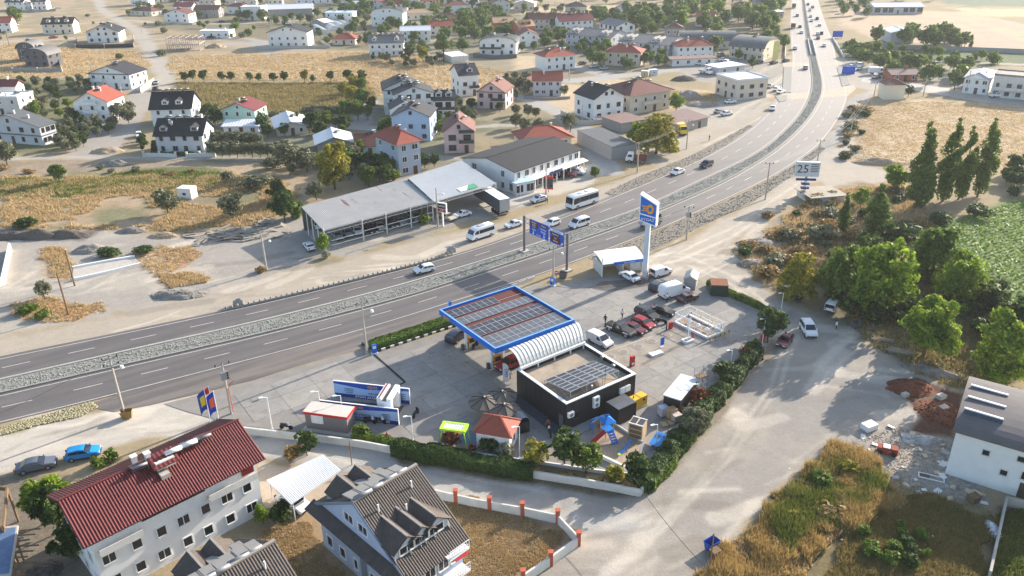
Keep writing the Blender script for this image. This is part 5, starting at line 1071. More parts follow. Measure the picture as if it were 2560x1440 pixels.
  # ---- roller wash between printed boards
LETW=M('letter_white',(232,232,230),.5,0,.02,1);LETN=M('letter_navy',(24,34,84),.5,0,.02,1);LETB=M('letter_dark',(34,36,44),.5,0,.02,1)
def board(A,B,h,label,texts,name='wash_board'):
 a,b=G2(A),G2(B);w=(b-a).length;t=thing(name,label,'billboard',a,math.atan2(b.y-a.y,b.x-a.x))
 MB().box(0,w,0,.12,0,h).build('panel',M('board_pale_blue',(158,186,222),.5,0,.06,.6),t);MB().box(-.06,w+.06,-.03,.15,h,h+.08).box(-.06,0,-.03,.15,0,h).box(w,w+.06,-.03,.15,0,h).build('frame',WHITE,t)
 MB().box(0,w,-.012,0,.03,h*.24).build('printed_band',NAVY,t)
 q=MB();q.poly([(0,-.012,h),(0,-.012,h*.86),(w*.42,-.012,h*.66),(w,-.012,h*.84),(w,-.012,h)]);q.build('printed_wave',M('wash_blue',(30,70,160),.5,0,.06,.7),t)
 for s,sz,m,x,z in texts:
  if s=='#':MB().box(w*x-.6,w*x+.6,-.016,-.012,h*z-.06,h*z+.02).build('printed_line',m,t);MB().box(w*x-.6,w*x+.2,-.016,-.012,h*z-.2,h*z-.13).build('printed_line',m,t)
  else:text(s,sz,m,t,(w*x,-.03,h*z))
 return t,w
board((838,990),(1025,1011),2.5,'blue printed wash board, rear one of the two',(('opet',.8,ORANGE,.52,.86),('oto yıkama',.55,LETB,.57,.42),('ATSAN AKARYAKIT',.52,LETW,.48,.13),('süngü fırçalı',.28,LETB,.2,.6),('araç yıkama',.28,LETB,.2,.48),('yeni nesil',.28,LETB,.2,.36),('#',.2,LETB,.9,.62),('#',.2,LETB,.9,.48),('#',.2,LETB,.9,.35)))
fb,fw=board((803,1040),(997,1063),2.5,'blue printed wash board, front one behind the grey kiosk',(('opet',.8,ORANGE,.5,.86),('oto yıkama',.6,LETB,.53,.42),('AKARYAKIT - SEYDİKEMER',.5,LETW,.62,.13),('#',.2,LETB,.85,.6),('#',.2,LETB,.85,.47),('#',.2,LETB,.85,.34)))
p0,p1=G(988,1008),G(962,1052);wm_,o=wthing('roller_wash','white roller wash gantry between the two blue boards','car wash',p1);e=(p1-p0).normalized();n_=Vector((-e.y,e.x,0))
def gb(u0,u1,v0,v1,z0,z1):return MB().hexa([Vector((v.x,v.y,z))for z in(z0,z1)for v in(p0+e*u0+n_*v0,p0+e*u1+n_*v0,p0+e*u1+n_*v1,p0+e*u0+n_*v1)])
L_=(p1-p0).length
for nm,args,mt in(('leg',(.3,.9,-1,1,.04,2.9),WHITE),('leg',(L_-.9,L_-.3,-1,1,.04,2.9),WHITE),('top_beam',(.3,L_-.3,-1,-.35,2.9,3.3),WHITE),('top_beam',(.3,L_-.3,.35,1,2.9,3.3),WHITE),('top_tray',(.3,L_-.3,-.33,.33,2.9,3.0),M('tray_grey',(92,92,94))),('rail',(.4,L_-.4,-.75,-.6,3.302,3.4),M('rail_red',(140,40,40)))):
 relbuild(gb(*args),nm,mt,wm_,o)
for v,z0,z1,c in((.9,.3,1.0,YELLOW),(.9,1.0,2.6,BLUE)):
 for u in(1.25,L_-1.25):c_=p0+e*u-n_*v;relbuild(MB().lathe([(.36,z0),(.42,(z0+z1)/2),(.36,z1)],10,(c_.x,c_.y)),'brush',c,wm_,o)
 # ---- grey kiosk, white WC house, charging shelter
ki=house((757,1031),(867,1046),(776,1004),1,'grey site kiosk with red trimmed flat roof beside the wash','sheet',0,oh=.15,wall=M('kiosk_grey',(122,116,116),.7,0,.06,1),rmat=M('kiosk_roof',(196,188,178),.7,0,.08,1),F=0,Rr=0,fh=2.6,at=2.6,chim=0,door=False,name='kiosk',cat='kiosk');kw=(G(867,1046,2.6)-G(757,1031,2.6)).length;kd=(G(776,1004,2.6)-G(757,1031,2.6)).length
window(ki,kw*.28,0,1.75,1.5,1.0,0,FR_W,'window',WHITE);RED=M('signal_red',(190,44,44),.5,0,.08,1)
MB().box(-.17,kw-.13,-.2,-.15,2.42,2.76).box(kw-.14,kw-.08,-.15,kd-.2,2.42,2.76).build('red_trim',RED,ki);MB().box(-.4,kw+.4,-.6,kd+.2,.02,.1).build('plinth',CONC,ki)
wc=house((1180,1081),(1279,1098),(1205,1034),1,'small white house with red tiled hipped roof in the station','hip',1.6,oh=.4,wall='white',rmat='red',F=0,L=0,Rr=1,fh=2.6,at=2.6,chim=0,door=False,name='service_house',cat='house')
LIME=M('lime_green',(176,224,60),.5,0,.05,1)
o_,a_,w_,d_=frame_of((1098,1072),(1163,1080),(1106,1052),2.9);ev=thing('charging_shelter','lime green slatted shelter next to the small tiled house','shelter',o_,a_)
q=MB();q.box(0,w_,0,.3,2.7,2.95).box(0,w_,d_-.3,d_,2.7,2.95).box(0,.45,.3,d_-.3,2.7,2.95).box(w_-.45,w_,.3,d_-.3,2.7,2.95);q.build('roof_frame',LIME,ev)
MB().box(.3,w_-.3,.3,d_-.3,2.66,2.7).build('roof_panel',BLACK,ev)  # black sheet added to put dark shade in the gaps between slats
for i in range(13):x=.5+(w_-1.0)*i/12;MB().box(x-.05,x+.05,.3,d_-.3,2.76,2.92).build('slat',WHITE,ev)
for x,s in((.25,-.4),(w_-.25,.4)):
 MB().bar((x+s,.1,.03),(x,.15,2.7),.12).build('post',LIME,ev);MB().bar((x+s,d_-.1,.03),(x,d_-.15,2.7),.12).build('post',LIME,ev)
MB().box(w_*.3,w_*.3+.5,d_*.5,d_*.5+.3,.03,1.7).build('charger',BLACK,ev)
b=MB().poly([(p[0],p[1],.05)for p in W2([(1098,1108),(1105,1068),(1195,1080),(1190,1112)])]);tag(b.build('charging_bay',M('bay_blue',(92,116,142),.8,0,.15,1)),'blue painted charging bay beside the lime shelter',None,None,'structure')
PAR=M('parasol_grey',(104,98,90),.8,0,.12,2)
def parasol(px,py,r,h,n,label,rot=0.0):
 p=G(px,py,h);t=thing('parasol',label,'parasol',(p.x,p.y,0),rot,'parasols by the shop');b=MB();k=2*math.pi/n
 for i in range(n):
  a0,a1=i*k,(i+1)*k;b.poly([(r*math.cos(a0),r*math.sin(a0),h-.75),(r*math.cos(a1),r*math.sin(a1),h-.75),(0,0,h)]);b.poly([(r*math.cos(a0),r*math.sin(a0),h-1.0),(r*math.cos(a1),r*math.sin(a1),h-1.0),(r*math.cos(a1),r*math.sin(a1),h-.75),(r*math.cos(a0),r*math.sin(a0),h-.75)])
 b.build('canopy',PAR,t)
 for i in range(n):MB().bar((0,0,h+.02),(r*math.cos(i*k),r*math.sin(i*k),h-.73),.07).build('rib',BLACK,t)
 MB().tube([(0,0,.1),(0,0,h)],.05,6).build('pole',WHITE,t);MB().lathe([(.4,.03),(.4,.12),(.08,.2)],10).build('base',CONC,t);MB().lathe([(.14,h),(.04,h+.16)],8).build('finial',WHITE,t)
parasol(1211,992,2.2,3.1,10,'pale octagonal parasol, leftmost of the three');parasol(1256,977,2.1,3.2,8,'dark parasol nearest the shop corner',.3);parasol(1261,1010,2.1,3.0,8,'half furled grey parasol nearest the tiled house',.2)
o_,a_,w_,d_=frame_of((1296,1052),(1324,1044),(1275,1037),2.2);st=thing('food_stall','grey vaulted food stall with black front behind the tiled house','stall',o_,a_);b=MB()
for i in range(8):
 t0,t1=math.pi*i/8,math.pi*(i+1)/8;f=lambda t:(w_/2-w_/2*math.cos(t),1.7+.7*math.sin(t))
 (x0,z0),(x1,z1)=f(t0),f(t1);b.quad((x0,0,z0),(x1,0,z1),(x1,d_,z1),(x0,d_,z0))
b.build('vault',M('stall_grey',(120,128,136),.5,0,.1,1),st);MB().box(0.01,w_-.01,.01,d_-.01,.03,1.7).build('body',BLACK,st);MB().box(.3,w_-.3,-.05,.01,.6,1.6).build('counter',M('counter_dark',(52,50,50)),st)
# ---- self wash bays by the highway
o_,a_,w_,d_=frame_of((1510,692),(1600,678),(1503,668),0.0);sb=thing('self_wash','white self service wash bays with curved roof and blue sign','car wash',G(1503,692),math.atan2((G(1608,678)-G(1503,692)).y,(G(1608,678)-G(1503,692)).x));w_=(G(1608,678)-G(1503,692)).length;d_=4.2
b=MB()
for i in range(8):
 f=lambda t:(-.6+(d_+.6)*t,2.7+.75*math.sin(t*math.pi*.62));(y0,z0),(y1,z1)=f(i/8),f((i+1)/8)
 b.hexa([(0,y0,z0-.08),(w_,y0,z0-.08),(w_,y1,z1-.08),(0,y1,z1-.08),(0,y0,z0),(w_,y0,z0),(w_,y1,z1),(0,y1,z1)])
b.build('curved_roof',WHITE,sb)
for x in(.06,w_*.5,w_-.3):MB().box(x,x+.2,.0,d_-.2,.03,2.3).build('side_wall',M('bay_wall',(206,204,198)),sb)
MB().box(0,w_*.7,d_-.2,d_,.03,2.6).build('back_wall',M('bay_wall',(206,204,198)),sb)
for x in(.12,.32,.42,.6):MB().box(w_*x,w_*x+.5,d_-.22,d_-.2,1.3,1.9).build('notice',M('notice_yellow',(206,206,70)),sb)
MB().hexa([(w_*.28,-.72,2.35),(w_*.98,-.72,2.35),(w_*.98,-.62,2.35),(w_*.28,-.62,2.35),(w_*.24,-.72,2.9),(w_*.98,-.72,2.9),(w_*.98,-.62,2.9),(w_*.24,-.62,2.9)]).build('sign_board',BLUE,sb);text('oto yıkama',.5,LETW,sb,(w_*.62,-.75,2.62))
MB().box(w_*.72,w_-.1,.6,d_-.6,.03,2.2).build('cabin',M('cabin_pale',(196,198,200)),sb);MB().tube([(0.05,-.2,0),(0.05,-.2,3.9)],.1,8).build('post',WHITE,sb)
# ---- pylon sign
pb=G(1612,694);py=thing('pylon_sign','tall blue and white pylon sign over the self wash','sign',pb,R(-24));MB().box(-.42,.42,-.42,.42,0,11.5).build('mast',M('pylon_grey',(196,204,212),.4,0,.04,1),py);MB().box(-.8,.8,-.8,.8,.02,.35).build('foot',CONC,py)
X0,X1=-1.55,1.55;zb0,zb1,zt0,zt1=11.2,10.4,16.2,14.6
q=MB().hexa([(X0,-.75,zb0),(X1,-.75,zb1),(X1,.75,zb1),(X0,.75,zb0),(X0,-.75,zt0),(X1,-.75,zt1),(X1,.75,zt1),(X0,.75,zt0)]);q.build('sign_box',WHITE,py)
def face(y,s):
 f=lambda a,b_,c,d_:MB().poly([(X0+.15,y,a),(X1-.15,y,b_),(X1-.15,y,c),(X0+.15,y,d_)]if s<0 else[(X1-.15,y,b_),(X0+.15,y,a),(X0+.15,y,d_),(X1-.15,y,c)])
 f(12.7,12.25,14.4,15.9).build('sign_face',BLUE,py);f(11.4,10.7,12.0,12.45).build('sign_face',BLUE,py)
face(-.77,-1);face(.77,1)
for y,rz in((-.8,0.0),(.8,math.pi)):
 k=-1 if y<0 else 1
 text('AYGAZ',.75,LETW,py,(0,y,11.6),rz,'lettering')
 b=MB();n=20
 for i in range(n):
  a0,a1=2*math.pi*i/n,2*math.pi*(i+1)/n;g=lambda a,r:((.35+r*.62*math.cos(a))*-k,y,13.6+r*.85*math.sin(a));b.quad(g(a0,.52),g(a0,1.05),g(a1,1.05),g(a1,.52))
 for j,(x0,x1)in enumerate(((-1.15,-.1),(-.85,-.15),(-1.1,-.1))):
  z=13.15+.4*j;q_=[(x0*-k,y,z),(x1*-k,y,z),(x1*-k,y,z+.24),(x0*-k,y,z+.24)];b.poly(q_)
 b.build('emblem',ORANGE,py)
 # --- vehicles
def paint_(n,c,metal=.0):return M('paint_'+n,c,.28,metal,.04,.8,0,.5)
PAINT=dict(white=paint_('white',(232,233,234)),black=paint_('black',(28,29,32)),dark=paint_('graphite',(52,56,64)),red=paint_('red',(150,34,44)),maroon=paint_('maroon',(96,40,46)),brown=paint_('brown',(84,64,62)),blue=paint_('bright_blue',(22,126,188)),beige=paint_('champagne',(186,176,160)),silver=paint_('silver',(168,172,176),.3),steel=paint_('steel_grey',(92,98,110),.2),yellow=paint_('yellow',(222,188,30)),navy=paint_('navy',(36,44,70)),green=paint_('green',(60,110,80)))
HLAMP=M('headlamp',(226,230,232),.15,0,.05,2,spec=.6);TLAMP=M('tail_lamp',(168,22,26),.3,0,.05,2);CHROME=M('wheel_alloy',(150,152,156),.35,.5,.05,2);TRIMB=M('black_trim',(36,36,38),.6,0,.05,2);VGLASS=M('car_glass',(28,34,42),.08,0,.1,.5,spec=.7)
VK={'sedan':([(-2.2,.3),(-2.27,.75),(-2.15,.95),(-1.6,1.0),(-.95,1.38),(-.2,1.45),(.35,1.4),(1.1,.98),(1.95,.86),(2.22,.7),(2.25,.3)],1.78,.98,.80,(-1.35,1.35),.33,((.35,1.4),(1.1,.98)),((-1.6,1.0),(-.95,1.38)),[[(-1.38,1.03),(-.9,1.32),(-.32,1.36),(-.32,1.02)],[(-.24,1.02),(-.24,1.36),(.3,1.33),(.88,1.02)]]),'hatch':([(-1.95,.3),(-2.02,.8),(-1.9,1.0),(-1.62,1.4),(-.3,1.48),(.3,1.42),(1.02,1.0),(1.78,.88),(2.0,.7),(2.02,.3)],1.75,1.0,.80,(-1.25,1.28),.32,((.3,1.42),(1.02,1.0)),((-1.9,1.0),(-1.62,1.4)),[[(-1.6,1.05),(-1.4,1.33),(-.4,1.39),(-.4,1.04)],[(-.32,1.04),(-.32,1.39),(.25,1.35),(.82,1.04)]]),'suv':([(-2.2,.4),(-2.27,.95),(-2.15,1.12),(-1.9,1.62),(-.4,1.72),(.3,1.64),(1.05,1.14),(1.95,1.02),(2.25,.8),(2.27,.4)],1.86,1.12,.82,(-1.38,1.4),.37,((.3,1.64),(1.05,1.14)),((-2.15,1.12),(-1.9,1.62)),[[(-1.85,1.18),(-1.65,1.54),(-.4,1.6),(-.4,1.16)],[(-.32,1.16),(-.32,1.6),(.25,1.55),(.85,1.16)]]),'boxy':([(-2.05,.3),(-2.1,.85),(-1.35,.93),(-.98,1.34),(.15,1.38),(.75,.93),(1.95,.85),(2.08,.65),(2.06,.3)],1.62,.92,.84,(-1.25,1.25),.31,((.15,1.38),(.75,.93)),((-1.35,.93),(-.98,1.34)),[[(-1.2,.97),(-.92,1.28),(-.38,1.3),(-.38,.96)],[(-.3,.96),(-.3,1.3),(.1,1.3),(.6,.96)]]),'mpv':([(-2.08,.32),(-2.14,1.0),(-2.04,1.72),(-1.0,1.84),(.45,1.78),(1.25,1.14),(1.95,.98),(2.12,.75),(2.12,.32)],1.82,1.1,.86,(-1.35,1.35),.33,((.45,1.78),(1.25,1.14)),((-2.14,1.0),(-2.04,1.72)),[[(-1.95,1.14),(-1.9,1.62),(-.95,1.68),(-.95,1.12)],[(-.87,1.12),(-.87,1.68),(-.05,1.68),(-.05,1.12)],[(.03,1.12),(.03,1.68),(.42,1.66),(1.0,1.14)]]),'cargo':([(-2.15,.32),(-2.2,1.0),(-2.1,1.74),(-1.0,1.84),(.5,1.8),(1.3,1.16),(2.0,1.0),(2.2,.75),(2.2,.32)],1.82,1.1,.88,(-1.4,1.4),.33,((.5,1.8),(1.3,1.16)),((-2.2,1.0),(-2.1,1.74)),[[(.1,1.14),(.1,1.66),(.45,1.66),(1.05,1.16)]]),'vwvan':([(-2.45,.35),(-2.5,1.2),(-2.38,1.86),(-1.5,1.96),(.9,1.94),(1.75,1.25),(2.3,1.05),(2.48,.8),(2.48,.35)],1.92,1.12,.88,(-1.6,1.5),.35,((.9,1.94),(1.75,1.25)),((-2.5,1.2),(-2.38,1.86)),[[(-2.3,1.2),(-2.2,1.74),(-.9,1.8),(-.9,1.2)],[(-.82,1.2),(-.82,1.8),(.4,1.8),(.4,1.2)],[(.48,1.2),(.48,1.8),(.85,1.78),(1.4,1.24)]]),'transit':([(-2.85,.4),(-2.92,1.4),(-2.85,2.35),(-2.5,2.55),(.9,2.5),(1.35,2.2),(2.05,1.4),(2.75,1.15),(2.95,.8),(2.95,.4)],2.05,1.4,.9,(-1.85,1.85),.36,((1.35,2.2),(2.05,1.4)),None,[[(1.0,1.42),(1.0,2.05),(1.4,2.05),(1.85,1.44)]]),'minibus':([(-3.0,.4),(-3.06,1.4),(-3.0,2.45),(-2.7,2.65),(1.8,2.62),(2.3,2.3),(2.85,1.4),(3.15,1.1),(3.2,.4)],2.05,1.35,.9,(-1.9,2.0),.38,((2.3,2.3),(2.85,1.4)),((-3.06,1.4),(-3.0,2.45)),[[(-2.85,1.4),(-2.8,2.15),(1.2,2.15),(1.2,1.4)],[(1.3,1.4),(1.3,2.15),(1.9,2.15),(2.5,1.45)]]),'bus':([(-4.2,.4),(-4.25,1.5),(-4.2,2.95),(-3.9,3.12),(3.7,3.12),(4.05,2.9),(4.3,1.35),(4.32,.4)],2.4,1.4,.95,(-2.5,2.6),.46,((4.05,2.9),(4.3,1.35)),((-4.25,1.5),(-4.2,2.95)),[[(-3.95,1.5),(-3.95,2.65),(-1.0,2.65),(-1.0,1.5)],[(-.93,1.5),(-.93,2.65),(1.9,2.65),(1.9,1.5)],[(1.97,1.5),(1.97,2.65),(3.75,2.65),(4.0,1.2)]]),'pickup':([(-2.6,.5),(-2.64,1.1),(-.95,1.1),(-.78,1.74),(.15,1.78),(.85,1.2),(2.15,1.1),(2.55,.85),(2.55,.5)],1.86,1.16,.84,(-1.6,1.65),.42,((.15,1.78),(.85,1.2)),((-.95,1.1),(-.78,1.74)),[[(-.82,1.2),(-.7,1.64),(-.3,1.66),(-.3,1.2)],[(-.22,1.2),(-.22,1.66),(.1,1.66),(.62,1.22)]]),'truckcab':([(.6,.7),(.6,2.6),(.8,2.75),(2.1,2.7),(2.5,1.7),(2.65,1.5),(2.65,.6)],2.1,1.6,.94,(-1.9,1.6),.48,((2.1,2.7),(2.5,1.7)),None,[[(1.0,1.7),(1.0,2.4),(1.9,2.4),(2.2,1.72)]]),}
_vm={}
def vmesh(kind,color):
 k=(kind,color)
 if k in _vm:return _vm[k]
 prof,W,belt,tap,wx,wr,ws,rs,sides=VK[kind];zmax=max(z for x,z in prof)
 hw=lambda z:W/2*(1-(1-tap)*max(0,(z-belt)/(zmax-belt)))
 bm=bmesh.new();l=[bm.verts.new((x,-hw(z)*(.97 if z<.5 else 1),z))for x,z in prof];r=[bm.verts.new((x,hw(z)*(.97 if z<.5 else 1),z))for x,z in prof];n=len(prof)
 bm.faces.new(l[::-1]);bm.faces.new(r)
 for i in range(n):j=(i+1)%n;bm.faces.new((l[i],l[j],r[j],r[i]))
 bmesh.ops.recalc_face_normals(bm,faces=bm.faces)
 sharp=[e for e in bm.edges if e.calc_face_angle(0)>.5]
 bmesh.ops.bevel(bm,geom=sharp,offset=.07,segments=2,affect='EDGES',clamp_overlap=True)
 me=bpy.data.meshes.new('body');bm.to_mesh(me);bm.free();me.materials.append(PAINT[color]);me.polygons.foreach_set('use_smooth',np.ones(len(me.polygons),bool))
 try:me.set_sharp_from_angle(angle=R(40))
 except Exception:pass
 g={}
 def across(seg,nm,inset=.09):
  (x0,z0),(x1,z1)=seg;d=Vector((x1-x0,0,z1-z0)).normalized();nr=Vector((-d.z,0,d.x))
  if(nr.z<0 and nm=='windscreen'):nr=-nr
  if nm=='rear_window' and nr.x>0:nr=-nr
  a=Vector((x0,0,z0))+d*.06+nr*.03;b=Vector((x1,0,z1))-d*.06+nr*.03
  q=MB().poly([(a.x,-hw(a.z)+inset,a.z),(b.x,-hw(b.z)+inset,b.z),(b.x,hw(b.z)-inset,b.z),(a.x,hw(a.z)-inset,a.z)]);g[nm]=q.mesh(nm,VGLASS)
 if ws:across(ws,'windscreen')
 if rs:across(rs,'rear_window')
 sw=[]
 for P in sides:
  for s in(-1,1):sw.append(MB().poly([(x,s*(hw(z)+.012),z)for x,z in(P if s<0 else P[::-1])]).mesh('side_window',VGLASS))
 ty=MB().wheelx(0,-.11,.11,0,wr,16).mesh('wheel',RUBBER);rim=MB().wheelx(0,-.118,.118,0,wr*.62,12).mesh('rim',CHROME)
 xf,xr=max(x for x,z in prof),min(x for x,z in prof);zf=.68 if kind not in('bus','minibus','transit','truckcab')else .9
 hl=MB().box(-.07,.02,-.2,.2,-.08,.08).mesh('headlight',HLAMP);tl=MB().box(-.02,.05,-.14,.14,-.12,.12).mesh('tail_light',TLAMP)
 bump=[MB().box(x0,x1,-W/2+.12,W/2-.12,.34,.55).mesh('bumper',TRIMB)for x0,x1 in((xf-.12,xf+.03),(xr-.03,xr+.12))];mir=MB().box(-.08,.08,-.1,.1,-.07,.09).mesh('mirror',PAINT[color])
 sill=MB().box(xr+.3,xf-.3,-W/2+.1,W/2-.1,.18,.34).mesh('underbody',TRIMB)
 _vm[k]=(me,g,sw,ty,rim,hl,tl,bump,mir,sill,xf,xr,zf);return _vm[k]
def veh(kind,color,rear,front,label,cat='car',name=None,group=None,z=0.0,lod=0):
 a,b=G2(rear),G2(front);m=(a+b)/2;h=math.atan2(b.y-a.y,b.x-a.x);prof,W,belt,tap,wx,wr,ws,rs,sides=VK[kind]
 t=thing(name or{'boxy':'old_sedan','cargo':'cargo_van','vwvan':'passenger_van','transit':'delivery_van','truckcab':'truck','mpv':'family_van'}.get(kind,kind),label,cat,(m.x,m.y,z+.03),h,group)
 me,g,sw,ty,rim,hl,tl,bump,mir,sill,xf,xr,zf=vmesh(kind,color);link('body',me,t);link('underbody',sill,t)
 for nm in g:link(nm,g[nm],t)
 for s in sw:link('side_window',s,t)
 for x in wx:
  for s in(-1,1):
   o=link('wheel',ty,t,(x,s*(W/2-.1),wr));link('rim',rim,o)
 if not lod:
  for s in(-1,1):
   link('headlight',hl,t,(xf-.02,s*(W/2-.3),zf));link('tail_light',tl,t,(xr-.01,s*(W/2-.22),zf+.2))
   if ws:link('mirror',mir,t,(ws[1][0]-.25,s*(W/2+.08),belt+.1))
 for q in bump:link('bumper',q,t)
 return t
veh('hatch','white',(1082,675),(1040,685),'white hatchback alone on the far carriageway left of the sign gantry')
veh('vwvan','white',(1468,560),(1428,573),'white passenger van driving past the sign gantry','van')
bs=veh('bus','white',(1487,504),(1424,524),'white coach with black windows at the roadside','bus');MB().box(-2.6,-1.0,-.6,.6,3.08,3.3).build('roof_unit',WHITE,bs);MB().box(.4,1.4,-.5,.5,3.08,3.2).build('roof_hatch',PAINT['silver'],bs)
mb=veh('minibus','white',(1227,586),(1178,602),'white minibus on the dirt shoulder by the metal shed','minibus');MB().box(-.9,.7,-.5,.5,2.6,2.78).build('roof_unit',PAINT['silver'],mb)
veh('boxy','white',(1302,562),(1266,572),'old white saloon on the dirt shoulder left of the gantry')
veh('sedan','white',(1707,430),(1680,440),'white saloon on the far carriageway above the pylon')
veh('suv','dark',(1779,411),(1752,423),'dark off-roader with pale roof following the white saloon')
veh('hatch','white',(1394,559),(1366,569),'white car half hidden behind the gantry sign')
tk=veh('truckcab','silver',(1608,572),(1646,556),'silver flatbed lorry half hidden behind the pylon','lorry');MB().box(-2.9,.5,-1.05,1.05,.8,1.0).build('bed',PAINT['silver'],tk);MB().box(-2.9,.5,-1.05,-1.0,1.0,1.5).box(-2.9,.5,1.0,1.05,1.0,1.5).build('side_board',PAINT['silver'],tk)
pc=veh('sedan','white',(1368,498),(1328,509),'white police car with blue stripes beside the officer');MB().box(-.25,.05,-.5,.5,1.44,1.56).build('light_bar',M('beacon_blue',(30,60,190),.3),pc)
for s in(-1,1):MB().box(-1.9,1.8,s*.895-.006,s*.895+.006,.6,.74).build('stripe',M('police_blue',(34,56,150),.4),pc)
a,b=G(1262,541),G(1168,478);h=math.atan2(b.y-a.y,b.x-a.x);d_=(b-a).normalized();mid=a+d_*6.8
tr=thing('semi_trailer','long curtain sided semi trailer reversing out of the metal shed','trailer',(mid.x,mid.y,.05),h);CURT=M('curtain_grey',(76,80,90),.6,0,.08,1)
MB().box(-6.8,6.8,-1.25,1.25,1.15,3.95).build('curtain_body',CURT,tr);MB().box(-6.82,6.82,-1.27,1.27,3.95,4.02).build('roof',WHITE,tr);MB().box(-6.86,-6.8,-1.2,1.2,1.15,3.9).build('rear_door',PAINT['silver'],tr);MB().box(-6.7,6.6,-.5,.5,.85,1.15).build('chassis',TRIMB,tr)
for x in(-5.6,-4.3,-3.0):
 for s in(-1,1):MB().wheelx(x,s*1.1-.16,s*1.1+.16,.5,.5,14).build('wheel',RUBBER,tr)
MB().box(-6.85,-6.7,-1.2,1.2,.55,.75).build('bumper',PAINT['silver'],tr)
for s in(-1,1):MB().box(-6.9,-6.86,s*1.0-.12,s*1.0+.12,.6,.72).build('tail_light',TLAMP,tr)
veh('sedan','beige',(1100,541),(1138,556),'champagne saloon parked beside the shed sign');veh('boxy','white',(1174,537),(1138,546),'old white saloon parked in front of the trailer');veh('boxy','white',(782,632),(766,613),'old white saloon parked left of the small roadside tree')
i=0
for r_,f_,k,c,lb in(((838,588),(852,606),'boxy','silver','grey car under the shed nearest its left corner'),((862,582),(876,598),'boxy','silver','grey car second from the left in the shed'),((886,576),(900,592),'sedan','white','white car behind the left rails of the shed'),((922,575),(934,586),'sedan','black','black car in the second bay of the shed'),((942,562),(960,584),'sedan','beige','beige saloon poking out of the second bay'),((972,560),(988,574),'boxy','dark','dark saloon in the third bay of the shed'),((994,552),(1012,568),'sedan','silver','silver saloon in the third bay of the shed'),((1030,545),(1046,556),'mpv','silver','grey van behind the small tree of the shed'),((792,560),(800,582),'boxy','white','white car under the left end of the shed roof')):
 veh(k,c,r_,f_,lb,'car',z=.06)
veh('mpv','white',(1430,434),(1456,437),'white family van parked at the commercial block','van');veh('sedan','maroon',(1432,443),(1406,440),'dark red car parked at the commercial block');veh('boxy','white',(1693,378),(1660,372),'old white saloon parked by the roadside sheds')
tk=veh('truckcab','white',(1618,408),(1560,405),'old red tipper lorry with white cab by the warehouse','lorry');MB().box(-2.9,.4,-1.1,1.1,.9,1.9).build('tipper_body',PAINT['maroon'],tk)
tk=veh('truckcab','yellow',(1690,325),(1715,345),'bright yellow lorry behind the yellow green tree','lorry');MB().box(-4.0,.5,-1.2,1.2,.9,3.0).build('box_body',PAINT['yellow'],tk)
tk=veh('truckcab','white',(1745,182),(1785,190),'white tipper lorry parked on bare ground by the beige block','lorry');MB().box(-3.2,.5,-1.15,1.15,1.0,1.6).build('flatbed',PAINT['silver'],tk)
veh('sedan','white',(1592,708),(1556,688),'white saloon standing at the self wash');veh('cargo','white',(1632,694),(1671,682),'small white cargo van right of the pylon','van');veh('transit','white',(1654,748),(1714,730),'large white delivery van at the top of the forecourt','van');veh('suv','dark',(1634,730),(1662,716),'dark car behind the large white delivery van')
veh('boxy','brown',(1698,758),(1738,745),'old brown saloon beside the large white delivery van');veh('boxy','black',(1633,776),(1684,793),'old black saloon, rearmost of the parked row');veh('suv','dark',(1594,782),(1640,806),'black off-roader with roof rack in the parked row');veh('hatch','red',(1584,805),(1632,827),'red saloon car in the parked row');veh('boxy','maroon',(1563,819),(1609,840),'maroon old saloon between red car and pickup')
pu=veh('pickup','black',(1521,820),(1582,845),'black pickup with white wheel arches at the end of the row','pickup');MB().box(-2.5,-1.05,-.75,.75,1.1,1.125).build('bed_floor',RUBBER,pu);MB().tube([(-1.1,-.75,1.1),(-1.0,-.7,1.85),(-1.0,.7,1.85),(-1.1,.75,1.1)],.05,6).build('roll_bar',CHROME,pu)
for x in(-1.6,1.65):
 for s in(-1,1):MB().box(x-.55,x+.55,s*.93-.04,s*.93+.06,.78,.95).build('wheel_arch',WHITE,pu)
veh('cargo','white',(1472,846),(1527,874),'white cargo van with open side door behind the shop','van');veh('suv','red',(1298,909),(1252,928),'red car at the front pump under the vaulted roof');veh('suv','navy',(1130,858),(1158,838),'dark blue car at the pump by the hedge')
veh('mpv','white',(2008,814),(2031,852),'white family van driving on the unpaved street','van');veh('boxy','maroon',(1972,846),(1949,874),'dark red old saloon parked beside the ivy tree');veh('suv','dark',(1955,732),(1996,748),'dark car parked in the shade of the street trees');veh('mpv','white',(2072,784),(2088,762),'white van parked under the street trees seen from behind','van')
veh('hatch','blue',(166,1150),(254,1134),'bright blue hatchback parked by the crimson roofed house');veh('sedan','steel',(38,1184),(148,1160),'grey fastback saloon parked left of the blue hatchback');veh('sedan','white',(706,1250),(764,1282),'white car under the ribbed carport')
